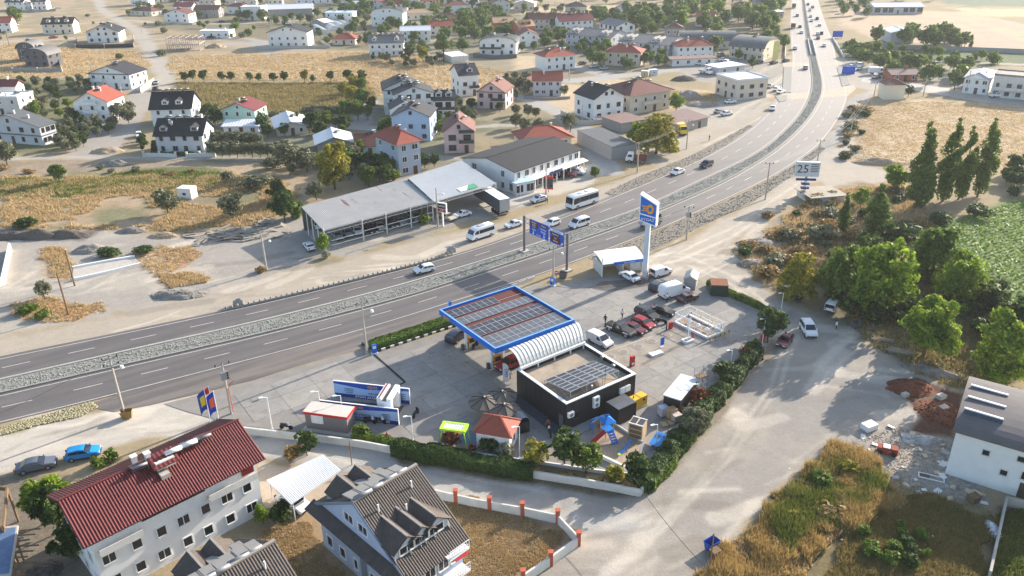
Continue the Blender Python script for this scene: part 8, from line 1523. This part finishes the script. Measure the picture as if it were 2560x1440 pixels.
for k in range(3):q=cp[0].lerp(cp[1],.25+.25*k).lerp(cp[3].lerp(cp[2],.25+.25*k),.5);relbuild(MB().lathe([(.3,.1),(.4,.5),(.1,.8)],10,(q.x,q.y)),'valve_dome',WHITE,cgt,o)
STRIPE=M('bollard_yellow',(220,180,50))
for i in range(9):
 q=cp[1].lerp(cp[2],i/4)if i<5 else cp[2].lerp(cp[3],(i-4)/4.5);e=(q-ctr).normalized()*.9;p=q+e;t=thing('bollard','%s of the striped bollards around the gas cage'%nth(i,9),'bollard',(p.x,p.y,0),0,'striped bollards');MB().lathe([(.09,0),(.09,.35)],8).lathe([(.09,.65),(.09,.95)],8).build('yellow_band',STRIPE,t);MB().lathe([(.089,.35),(.089,.65)],8).build('black_band',BLACK,t)
p=G(1719,854);t=thing('vent_mast','white lattice vent mast on a square base','mast',p,R(28));MB().box(-.9,.9,-.6,.6,.03,.4).build('base',WHITE,t);MB().box(-.6,.6,-.35,.35,.4,.42).build('hatch',CONC,t)
for x,y in((-.25,-.2),(.25,-.2),(.25,.2),(-.25,.2)):MB().bar((x,y,.4),(x*.7,y*.7,4.2),.06).build('leg',WHITE,t)
for k in range(7):z=.8+k*.5;MB().bar((-.25,-.2,z),(.25,-.2,z+.4),.04).build('brace',WHITE,t)
house((1657,989),(1702,1003),(1714,940),1,'black site cabin with dirty white roof by the ivy bank','sheet',0,oh=.1,wall=CLAD,rmat=ROOF['white'],F=0,Rr=0,fh=2.5,at=2.5,chim=0,name='site_cabin',cat='cabin',door=False)
p=G(1748,985);t=thing('scaffold_tower','small steel scaffold tower behind the white roofed cabin','scaffold',p,R(28))
for x in(-.8,.8):
 for y in(-.5,.5):MB().tube([(x,y,0),(x,y,4.2)],.04,6).build('upright',STEEL,t)
for z in(1.0,2.0,3.0,4.1):
 for y in(-.5,.5):MB().bar((-.8,y,z),(.8,y,z),.05).build('ledger',STEEL,t)
 for x in(-.8,.8):MB().bar((x,-.5,z),(x,.5,z),.05).build('ledger',STEEL,t)
MB().box(-.8,.8,-.5,.5,3.05,3.1).build('platform',WOOD,t)
for i,(px,py,c,h_)in enumerate(((1657,1038,(190,196,206),1.4),(1678,1044,(186,152,112),1.5),(1690,1052,(196,182,168),1.1))):
 item('wrapped_pallet','wrapped pallet of goods under the ivy bank, %s'%nth(i,3),'pallet',px,py,25,(('goods',(-.6,.6,-.5,.5,.15,h_),M('wrap_%d'%i,c,.5,0,.15,2)),('pallet',(-.65,.65,-.55,.55,.02,.15),WOOD)),'wrapped pallets')
item('flat_package','flat brown package lying before the pallets','package',1668,1062,20,(('package',(-.8,.8,-.5,.5,.02,.3),M('cardboard',(176,154,120),.8,0,.1,2)),('strap',(-.05,.05,-.51,.51,.0,.31),BLACK)))
o_,a_,w_,d_=frame_of((1572,1056),(1607,1066),(1585,1040),2.4);t=thing('display_cabinet','tall beige display cabinet with two dark roof panes','cabinet',o_,a_);MB().box(0,w_,0,d_,.1,2.4).build('body',M('cabinet_beige',(186,164,132),.6,0,.1,1),t)
for z in(.3,1.0,1.7):MB().box(.15,w_-.15,-.02,0,z,z+.5).build('glass_shelf',M('cabinet_glass',(120,98,76),.3,0,.2,3),t)
for k in(0,1):MB().box(.12+k*w_/2,w_/2-.08+k*w_/2,.12,d_-.12,2.4,2.43).build('roof_pane',CELL,t)
MB().box(-.04,w_+.04,-.04,.1,2.38,2.42).box(-.04,w_+.04,d_-.1,d_+.04,2.38,2.42).build('roof_frame',WHITE,t)
o_,a_,w_,d_=frame_of((1623,1105),(1655,1116),(1643,1080),.8);t=thing('printed_panel','blue printed panel lying slanted beside the playground','panel',o_,a_);MB().hexa([(0,0,.5),(w_,0,.5),(w_,d_,.9),(0,d_,.9),(0,0,.56),(w_,0,.56),(w_,d_,.96),(0,d_,.96)]).build('panel',M('panel_blue',(54,138,214),.5,0,.12,1),t);MB().box(.2,w_-.2,.3,.4,0,.5).build('support',STEEL,t);text('opet',.9,LETN,t,(w_/2,d_*.75,.94),0,'lettering',1,R(10))
pg=W2([(1478,1062),(1506,1044),(1605,1108),(1585,1150),(1562,1172),(1487,1138)]);tag(MB().poly([(p[0],p[1],.06)for p in pg]).build('playground_bed',M('play_gravel',(168,150,130),.95,0,.3,4,.4)),'pebble bed of the playground',None,None,'structure')
wall_line([(1478,1062),(1506,1043),(1606,1108)],.35,.12,WHITE,'thin white edging behind the playground','edging','edging');wall_line([(1487,1138),(1530,1158),(1563,1174)],.5,.3,WHITE,'low white wall in front of the playground','low_wall')
PB=M('play_blue',(24,120,206),.4,0,.05,1);PY=M('play_yellow',(222,182,66),.4,0,.05,1);p=G(1517,1090);t=thing('play_tower','play tower with blue roof, red slide and blue stairs','playground',p,R(25))
for x in(-.6,.6):
 for y in(-.6,.6):MB().tube([(x,y,.05),(x,y,2.5)],.06,6).build('post',PY,t)
MB().box(-.7,.7,-.7,.7,1.15,1.25).build('platform',PB,t);b=MB();e=[(-.85,-.85,2.4),(.85,-.85,2.4),(.85,.85,2.4),(-.85,.85,2.4)]
for i in range(4):b.poly([e[i],e[(i+1)%4],(0,0,3.1)])
b.poly(e[::-1]);b.build('roof',PB,t);b=MB()
b.hexa([(-2.6,-.9,.05),(-2.6,-.2,.05),(-.6,-.1,1.2),(-.6,-.8,1.2),(-2.6,-.9,.15),(-2.6,-.2,.15),(-.6,-.1,1.3),(-.6,-.8,1.3)]);b.build('slide',RED,t);b=MB()
for k in range(5):b.box(-.35+.0,.35,-2.0+k*.28,-1.75+k*.28,.1+k*.22,.2+k*.22)
b.bar((-.38,-2.1,.1),(-.38,-.7,1.3),.08,.2).bar((.38,-2.1,.1),(.38,-.7,1.3),.08,.2);b.build('stairs',PB,t)
p=G(1478,1082);t=thing('swing','blue swing frame with red bucket seat','playground',p,R(25))
for x in(0,2.6):MB().bar((x,-.5,0),(x,0,2.1),.08).build('leg',PB,t);MB().bar((x,.5,0),(x,0,2.1),.08).build('leg',PB,t)
MB().bar((0,0,2.1),(2.6,0,2.1),.09).build('beam',PB,t);MB().bar((1.3,0,2.1),(1.3,0,.8),.03).build('chain',STEEL,t);MB().lathe([(.22,.45),(.3,.6),(.28,.85)],10,(1.3,0)).build('seat',RED,t)
p=G(1562,1128);t=thing('seesaw','blue seesaw tilted in the playground','playground',p,R(50));MB().hexa([(-1.5,-.12,.15),(1.5,-.12,.85),(1.5,.12,.85),(-1.5,.12,.15),(-1.5,-.12,.25),(1.5,-.12,.95),(1.5,.12,.95),(-1.5,.12,.25)]).build('plank',PB,t);MB().bar((0,-.4,0),(0,0,.55),.1).bar((0,.4,0),(0,0,.55),.1).build('pivot',M('play_navy',(24,70,140)),t);MB().box(-1.5,-1.2,-.15,.15,.25,.4).build('seat',LIME,t)
def skip(px,py,rz,m,label,w_=.75,d_=.5,h=1.15):
 t=thing('waste_bin',label,'bin',G(px,py),R(rz));b=MB();a,c=.8,1.0
 for(x0,y0,x1,y1)in((-w_,-d_,w_,-d_),(w_,-d_,w_,d_),(w_,d_,-w_,d_),(-w_,d_,-w_,-d_)):b.quad((x0*a,y0*a,.12),(x1*a,y1*a,.12),(x1,y1,h),(x0,y0,h))
 b.poly([(-w_*a,-d_*a,.12),(w_*a,-d_*a,.12),(w_*a,d_*a,.12),(-w_*a,d_*a,.12)]);b.box(-w_-.05,w_+.05,-d_-.05,-d_,h-.1,h).box(-w_-.05,w_+.05,d_,d_+.05,h-.1,h);b.build('tub',m,t)
 for x in(-.5,.5):
  for y in(-.3,.3):MB().wheelx(x*w_,y-.04,y+.04,.08,.08,8).build('castor',RUBBER,t)
skip(1778,1372,35,M('bin_blue',(34,84,170),.5,0,.1,1),'blue open waste bin at the street edge',.75,.5,1.15);skip(1408,695,-20,M('bin_steel',(108,106,104),.5,.3,.1,1),'grey steel waste bin beside the no entry sign');skip(319,1044,15,M('bin_ochre',(150,120,66),.6,0,.2,1),'ochre waste bin at the concrete pole');skip(2139,820,20,M('bin_steel',(108,106,104),.5,.3,.1,1),'grey waste bin under the street trees')
item('wooden_box','brown wooden box behind the blue bin','box',1787,1392,30,(('box',(-.5,.5,-.4,.4,0,.9),M('box_brown',(116,82,62),.8,0,.15,2)),('lid',(-.54,.54,-.44,.44,.9,.98),WOOD)))
p=G(1181,1122);t=thing('tyre','red painted tyre lying beside the service house','tyre',p);b=MB()
for i in range(14):
 a0,a1=2*math.pi*i/14,2*math.pi*(i+1)/14;g=lambda a,r,z:(r*math.cos(a),r*math.sin(a),z)
 b.quad(g(a0,.5,.3),g(a1,.5,.3),g(a1,.25,.25),g(a0,.25,.25));b.quad(g(a0,.5,.03),g(a1,.5,.03),g(a1,.5,.3),g(a0,.5,.3));b.quad(g(a0,.25,.25),g(a1,.25,.25),g(a1,.25,.03),g(a0,.25,.03))
b.build('tyre',M('tyre_red',(140,36,40)),t)
house((1776,740),(1818,742),(1790,725),1,'dark green metal box with rusty top at the upper station corner','sheet',0,oh=.05,wall=M('box_green',(36,58,48),.6,0,.1,1),rmat=M('rust_top',(128,82,58),.9,0,.25,2),F=0,Rr=0,fh=2.0,chim=0,name='metal_box',cat='box',door=False);house((1708,722),(1738,726),(1722,706),1,'grey sheet metal hut with pale gable roof','gable_y',.6,oh=.15,wall='grey',rmat='sheet',F=0,Rr=0,fh=2.1,chim=0,name='metal_hut',cat='hut',door=False,gw=0)
t=item('banner_flag','white beach flag lettered OPET beside the shop','flag',1258,962,10,(('pole',(-.03,.03,-.03,.03,0,3.6),WHITE),));MB().poly([(.03,0,.6),(.8,0,.4),(.8,0,3.0),(.4,0,3.5),(.03,0,3.6)]).build('cloth',LETW,t);o=text('OPET',.6,SIGNB,t,(.42,-.02,1.9));o.rotation_euler=(math.pi/2,math.pi/2,0)
# --- heaps, rubble, timber
def heap(px,py,rx,ry,h,mat,label,seed,rz=0.0,name='heap',cat='heap',rough=.35):
 p=G(px,py);t=thing(name,label,cat,p,R(rz));n=26;rg=np.random.default_rng(seed);u=np.linspace(-1.15,1.15,n);X,Y=np.meshgrid(u,u);rr=np.sqrt(X**2+Y**2);N_=fbm(X*3+seed,Y*3,1,seed,4);Z=np.clip(1-rr**1.6+(N_-.5)*rough*2.2,-.15,2)*h-.03
 V=np.stack([X*rx,Y*ry,Z],2).reshape(-1,3);i=np.arange((n-1)*(n-1));r_,c_=i//(n-1),i%(n-1);a=r_*n+c_;F=np.stack([a,a+1,a+n+1,a+n],1);tri_mesh('mound',V,F,mat,t);k=160;th=rg.uniform(0,6.28,k);q=np.sqrt(rg.random(k));P_=np.stack([np.cos(th)*q*rx,np.sin(th)*q*ry,np.clip(1-q**1.6,0,1)*h*.9],1);tag(stones('stones',lambda rg_,n_:P_,k,.08,.26,mat,t,seed),kind='stuff')
HG=M('heap_grey',(138,132,124),.95,0,.25,2,.6);HD=M('heap_dark',(100,92,84),.95,0,.3,2,.7);HS=M('heap_red_soil',(112,66,46),.95,0,.25,2,.5);HT=M('heap_tan',(168,148,122),.95,0,.25,2,.6)
for a in((25,592,5,2,1.3,HD,'dark spoil heap at the left edge',1),(95,592,5.5,2.2,1.6,HD,'dark spoil heap, middle of the long bank',2),(165,590,5,2.2,1.4,HD,'dark spoil heap, right end of the long bank',3),(225,625,3.2,2.4,1.2,HG,'grey mound beside the foundation',4),(330,578,3.5,1.6,.9,HG,'low gravel mound below the dry grass',5),(410,590,3.5,1.6,.8,HT,'low earth mound left of the timber pile',6),(445,738,5,2.0,1.0,HG,'long gravel mound beside the highway earth strip',7),(270,378,5,3,1.3,HT,'earth mound in the middle of the wide lane',8),(285,412,5,2.2,1.5,HG,'grey gravel mound below the village lane',9),(1720,245,6,4,2.4,HG,'tall grey gravel heap by the beige villa',10),(1755,262,6,4,1.2,HG,'flat spread of grey rubble below the gravel heap',11),(1710,200,5,3,1.8,HD,'brown soil heap near the parked lorry',12),(540,118,5,4,2.0,HT,'tall earth heap right of the unfinished frame',13),(2275,970,3.2,2.4,.9,HS,'red brown soil heap by the white house',14),(2350,1030,3.2,3,.5,HS,'flat spread of red soil near the white house',15),(1900,610,5,2.5,1.0,HG,'rubble bank along the dirt track',16),(2330,930,4.5,1.3,.8,HG,'line of broken stone below the street trees',17,-32),(1880,660,3,2,.9,HG,'heap of pale rubble at the street bend',18),(2200,408,7,2.5,1.4,HT,'dry earth bank at the tan field',19,-10),(105,1435,2,2,.5,HD,'soil heap beside the formwork',20)):heap(*a)
rg=random.Random(5);pl=MB().box(-1.5,1.5,-.12,.12,0,.1).mesh('plank',M('old_planks',(150,142,130),.9,0,.25,3));p0=G(575,590);t=thing('timber_pile','long pile of weathered planks and sheets in the dirt lot','timber pile',p0)
for i in range(110):
 x,y=rg.gauss(0,4.2),rg.gauss(0,1.7);o=link('plank',pl,t,(x,y,.05+max(0,.7-abs(x)*.1)*rg.random()));o.rotation_euler=(rg.gauss(0,.12),rg.gauss(0,.12),rg.gauss(.3,.5));o.scale=(rg.uniform(.5,1.2),rg.uniform(.8,3.5),1)
p0=G(665,560);t=thing('scrap_pile','pile of scrap sheets left of the rusty shed','scrap pile',p0)
for i in range(30):o=link('sheet',pl,t,(rg.gauss(0,1.5),rg.gauss(0,1.5),.05+.4*rg.random()));o.rotation_euler=(rg.gauss(0,.3),rg.gauss(0,.3),rg.uniform(0,3));o.scale=(rg.uniform(.3,.7),rg.uniform(2,5),.6)
p0=G(2245,880);t=thing('plank_stack','stack of planks at the edge of the unpaved street','timber pile',p0,R(-30))
for i in range(16):link('plank',pl,t,(rg.gauss(0,.25),(i%5)*.28-.6,.02+(i//5)*.11),rg.gauss(0,.03))
p0=G(2205,850);t=thing('plank_stack','smaller stack of planks left of the long one','timber pile',p0,R(-20))
for i in range(8):link('plank',pl,t,(rg.gauss(0,.2),(i%4)*.26-.4,.02+(i//4)*.11),rg.gauss(0,.05))
wbm=[MB().hexa([(-.5,-.35,0),(.5,-.3,0),(.45,.3,0),(-.4,.35,0),(-.5,-.35,.08),(.5,-.3,.1),(.45,.3,.08),(-.4,.35,.1)]).mesh('board_piece',m)for m in(M('scrap_white',(222,218,210),.7,0,.08,2),M('scrap_beige',(198,180,150),.8,0,.12,2),M('scrap_grey',(170,170,168),.8,0,.12,2))]
def strew(poly,n,name,mk,phrase,cat,group):
 P=W2(poly);A=np.array(P);got=[]
 while len(got)<n:
  x,y=rg.uniform(A[:,0].min(),A[:,0].max()),rg.uniform(A[:,1].min(),A[:,1].max())
  if poly_sd(np.array([x]),np.array([y]),P)[0]<0:got.append((x,y))
 got.sort(key=lambda p:p[1]);per=10
 for b in range(0,n,per):
  rk=sorted(got[b:b+per],key=lambda p:p[0]/p[1])
  for i,p in enumerate(rk):mk(p,i,'%s, %s in %s rank from us'%(phrase,nth(i,len(rk)),('nearest','second','third','fourth','fifth','sixth')[b//per]),cat,group)
def mk_board(p,i,lb,cat,group):
 k=rg.randrange(3);o=link('broken_board',wbm[k],None,(p[0],p[1],.04),0,rg.uniform(.35,1.3));o.rotation_euler=(rg.gauss(0,.15),rg.gauss(0,.15),rg.uniform(0,6.28));tag(o,('white','beige','grey')[k]+' '+lb,cat,group)
strew([(2100,1110),(2250,1060),(2380,1100),(2480,1260),(2380,1270),(2230,1210),(2140,1150)],60,'broken_board',mk_board,'broken board on the rubble','rubble','strewn boards')
verge('rubble_ground',[(2110,1112),(2250,1066),(2375,1105),(2470,1255),(2380,1262),(2230,1205),(2145,1150)],'pale rubble strewn ground beside the white house',M('rubble_stone',(160,150,136),.95,0,.4,1.5,.5),-.02,2600,(.04,.2),77)
def mk_litter(p,i,lb,cat,group):tag(link('litter',wbm[0],None,(p[0],p[1],.25),rg.uniform(0,6.28),rg.uniform(.15,.4)),lb,cat,group)
strew([(1960,1180),(2080,1110),(2230,1220),(2330,1330),(2420,1420),(1950,1440)],20,'litter',mk_litter,'white litter in the wild plot','litter','litter in the wild plot')
for px,py,s,lb in((2172,1072,.9,'white cube block beside the street'),(2352,995,.6,'pale slab on the red soil, upper'),(2358,1024,.6,'pale slab on the red soil, lower'),(2262,990,.5,'white post lying at the red soil')):
 item('block',lb,'block',px,py,25,(('block',(-s,s,-s*.7,s*.7,0,s*.9),WHITE if 'cube' in lb else CONC),('edge',(-s-.02,s+.02,-s*.7-.02,s*.7+.02,.0,.05),CONC)))
t=item('old_machine','rusty red machine wreck in the rubble','machine',2216,1132,-25,(('hull',(-1.1,.3,-.5,.5,.1,.9),M('rust_red',(150,70,52),.8,0,.25,2)),('engine',(.4,1.2,-.5,.5,.1,1.0),M('rust_red',(150,70,52),.8,0,.25,2)),('sheet',(-.5,.3,-.4,.5,.92,1.0),WHITE)))
for x in(-.8,.8):MB().wheelx(x,-.65,-.5,.3,.3,10).build('wheel',RUBBER,t)
t=thing('pallet_stack','stack of wooden pallets at the white house wall','pallet',G(2432,1252),R(20))
for k in range(5):MB().box(-.6,.6,-.5,.5,k*.18,k*.18+.04).box(-.6,-.5,-.5,.5,k*.18+.04,k*.18+.14).box(.5,.6,-.5,.5,k*.18+.04,k*.18+.14).build('pallet',WOOD,t)
heap(2305,1100,2.4,1.0,.5,M('tarp_grey',(176,174,170),.6,0,.15,1),'crumpled grey tarpaulin in the rubble',31,0,'tarpaulin','tarpaulin');heap(2482,1325,.7,1.6,.6,M('tarp_white',(206,210,214),.5,0,.1,1),'white wrapped sacks along the grey wall',32,-10,'sacks','sacks')
t=item('window_frame','discarded white window frame on the rubble','frame',2328,1195,-25,(('rail',(-1.4,1.4,-.5,-.4,.05,.15),WHITE),('rail',(-1.4,1.4,.4,.5,.05,.15),WHITE),('stile',(-1.4,-1.3,-.4,.4,.05,.15),WHITE),('stile',(1.3,1.4,-.4,.4,.05,.15),WHITE),('sheet',(-1.3,-.2,-.4,.4,.06,.1),BLACK)))
house((2028,512),(2110,505),(2050,486),1,'half buried building with mossy concrete roof in the brush','sheet',0,oh=.5,wall='dirty',rmat=M('mossy_concrete',(168,158,142),.9,0,.2,.8),F=0,Rr=0,fh=1.6,chim=0,door=False,name='half_buried_building',cat='building')
a,b=G(420,128),G(500,126);t=thing('unfinished_frame','bare concrete frame of an unfinished house','construction',a,math.atan2(b.y-a.y,b.x-a.x));w_=(b-a).length;RC=M('raw_frame',(176,160,146),.9,0,.15,1)
for k,z in enumerate((.2,3.2,6.2)):
 if k<2:MB().box(-.2,w_+.2,-.2,10.2,z-.3,z).build('floor_slab',RC,t)
 for y in(0,3.3,6.6,10):
  MB().bar((0,y,z+2.7),(w_,y,z+2.7),.25,.3).build('beam',RC,t)if k<2 else None
  for i in range(6):
   if k<2:MB().box(w_*i/5-.13,w_*i/5+.13,y-.13,y+.13,z,z+2.7).build('column',RC,t)
 for i in range(6):MB().bar((w_*i/5,0,z+2.75),(w_*i/5,10,z+2.75),.2,.25).build('beam',RC,t)if k<2 else None
PT_=M('polytunnel_film',(206,206,204),.35,0,.08,1)
for i,(px,py)in enumerate(((815,86),(838,76),(856,72),(868,68))):
 a=G(px,py);t=thing('polytunnel','%s of the white polytunnels behind the apartment house'%nth(i,4),'polytunnel',a,R(25),'white polytunnels');b=MB();n=9
 for k in range(n):
  f=lambda s:(-2.6*math.cos(math.pi*s/n),2.6*math.sin(math.pi*s/n));(x0,z0),(x1,z1)=f(k),f(k+1);b.quad((x0,0,z0),(x1,0,z1),(x1,26,z1),(x0,26,z0))
 b.poly([(-2.6*math.cos(math.pi*k/n),0,2.6*math.sin(math.pi*k/n))for k in range(n+1)][::-1]);b.build('film',PT_,t)
 for y in range(0,27,4):MB().tube([(-2.63*math.cos(math.pi*k/n),y,2.63*math.sin(math.pi*k/n))for k in range(n+1)],.05,4).build('hoop',STEEL,t)
 # --- people
SKIN=M('skin',(176,128,102),.7,0,.03,3);HAIR=M('hair',(36,28,24),.8)
def person(px,py,deg,label,shirt,trousers,stride=.25,arm=.25,hgt=1.72,cap=None):
 p=G(px,py);t=thing('person',label,'person',(p.x,p.y,.05),R(deg));s=hgt/1.72
 J={'pel':(0,0,.95),'wst':(0,0,1.12),'chs':(.02,0,1.36),'nck':(.02,0,1.48),'hed':(.04,0,1.6),'top':(.04,0,1.7)}
 for sd,sg in(('l',1),('r',-1)):
  k=stride*sg;J['hp'+sd]=(0,.1*sg,.9);J['kn'+sd]=(k*.5+.04,.1*sg,.5);J['an'+sd]=(k,.1*sg,.08);J['to'+sd]=(k+.17,.11*sg,.04);J['sh'+sd]=(.02,.19*sg,1.4);J['el'+sd]=(-arm*sg*.6,.25*sg,1.14);J['wr'+sd]=(-arm*sg*.6+.14,.25*sg,.9);J['hd'+sd]=(-arm*sg*.6+.2,.25*sg,.8)
 E=[('pel','wst'),('wst','chs'),('chs','nck'),('nck','hed'),('hed','top')]
 for sd in 'lr':E+=[('pel','hp'+sd),('hp'+sd,'kn'+sd),('kn'+sd,'an'+sd),('an'+sd,'to'+sd),('chs','sh'+sd),('sh'+sd,'el'+sd),('el'+sd,'wr'+sd),('wr'+sd,'hd'+sd)]
 rad=dict(pel=.15,wst=.13,chs=.16,nck=.06,hed=.1,top=.08,hp=.1,kn=.07,an=.05,to=.04,sh=.075,el=.05,wr=.04,hd=.035);ks=list(J);me=bpy.data.meshes.new('body');me.from_pydata([tuple(c*s for c in J[k])for k in ks],[(ks.index(a),ks.index(b))for a,b in E],[])
 o=bpy.data.objects.new('body',me);sk=o.modifiers.new('skin','SKIN');o.modifiers.new('sub','SUBSURF').levels=1;o.modifiers['sub'].render_levels=1
 me.skin_vertices.new()if not me.skin_vertices else None
 for i,k in enumerate(ks):r=rad.get(k,rad.get(k[:2],.05))*s;me.skin_vertices[0].data[i].radius=(r,r*(1.25 if k in('chs','pel','wst')else 1));me.skin_vertices[0].data[i].use_root=(k=='pel')
 ts=bpy.data.scenes.new('tmp');ts.collection.objects.link(o);vl=ts.view_layers[0];vl.update();dg=vl.depsgraph;m2=bpy.data.meshes.new_from_object(o.evaluated_get(dg));bpy.data.objects.remove(o);bpy.data.scenes.remove(ts)
 for m in(SKIN,shirt,trousers,BLACK):m2.materials.append(m)
 n=len(m2.polygons);ix=[]
 for q in m2.polygons:z=q.center.z/s;y=abs(q.center.y)/s;ix.append(0 if z>1.46 else(3 if z<.1 else(0 if(z<1.12 and y>.2 and z>.74)else(1 if z>.98 else 2))))
 m2.polygons.foreach_set('material_index',np.array(ix,np.int32));m2.polygons.foreach_set('use_smooth',np.ones(n,bool));link('body',m2,t)
 MB().lathe([(.09,1.62*s),(.115,1.66*s),(.1,1.74*s),(.03,1.78*s)],10,(.02*s,0)).build('cap' if cap else 'hair',cap or HAIR,t)
CL=lambda n,c:M('cloth_'+n,c,.85,0,.08,3);HV=CL('hi_vis',(206,230,50));BK=CL('black',(34,34,38));WT=CL('white',(222,222,220));NV=CL('navy',(40,48,74));BG=CL('beige',(176,160,134));RD=CL('rust',(150,76,58))
person(1369,508,200,'police officer in yellow vest standing behind the police car',HV,NV,.05,.1,cap=NV);person(1513,810,240,'person in black walking across the forecourt',BK,BK,.3,.3);person(1555,797,60,'person in white shirt walking across the forecourt',WT,BK,.3,.3);person(1667,756,180,'person in white shirt beside the large delivery van',WT,NV,.08,.1);person(1598,702,200,'person in pale clothes washing the white saloon',WT,BG,.1,.3);person(1275,948,20,'person in white shirt beside the red car',WT,BK,.1,.15);person(1370,1074,250,'person in rust shirt standing by the shop walkway',RD,BK,.1,.2);person(1773,352,180,'person in dark clothes alone on the earth shoulder',BK,BK,.2,.2);person(1489,853,240,'person in yellow vest unloading the white cargo van',CL('yellow',(226,206,90)),BK,.1,.2);person(1598,782,60,'person standing behind the roof rack car',BG,BK,.05,.1)
# --- air
def haze():
 m=bpy.data.materials.new('haze_air');m.use_nodes=True;t=m.node_tree;t.nodes.clear()
 o=t.nodes.new('ShaderNodeOutputMaterial');v=t.nodes.new('ShaderNodeVolumePrincipled');v.inputs['Color'].default_value=(.88,.94,1.0,1);v.inputs['Density'].default_value=HAZE;v.inputs['Anisotropy'].default_value=.25
 t.links.new(v.outputs[0],o.inputs['Volume'])
 ob=MB().box(-1600,1600,-60,4100,-2.0,64.0).build('haze',m);tag(ob,'thin pale haze in the air',None,None,'stuff')
HAZE=0.00013
haze()
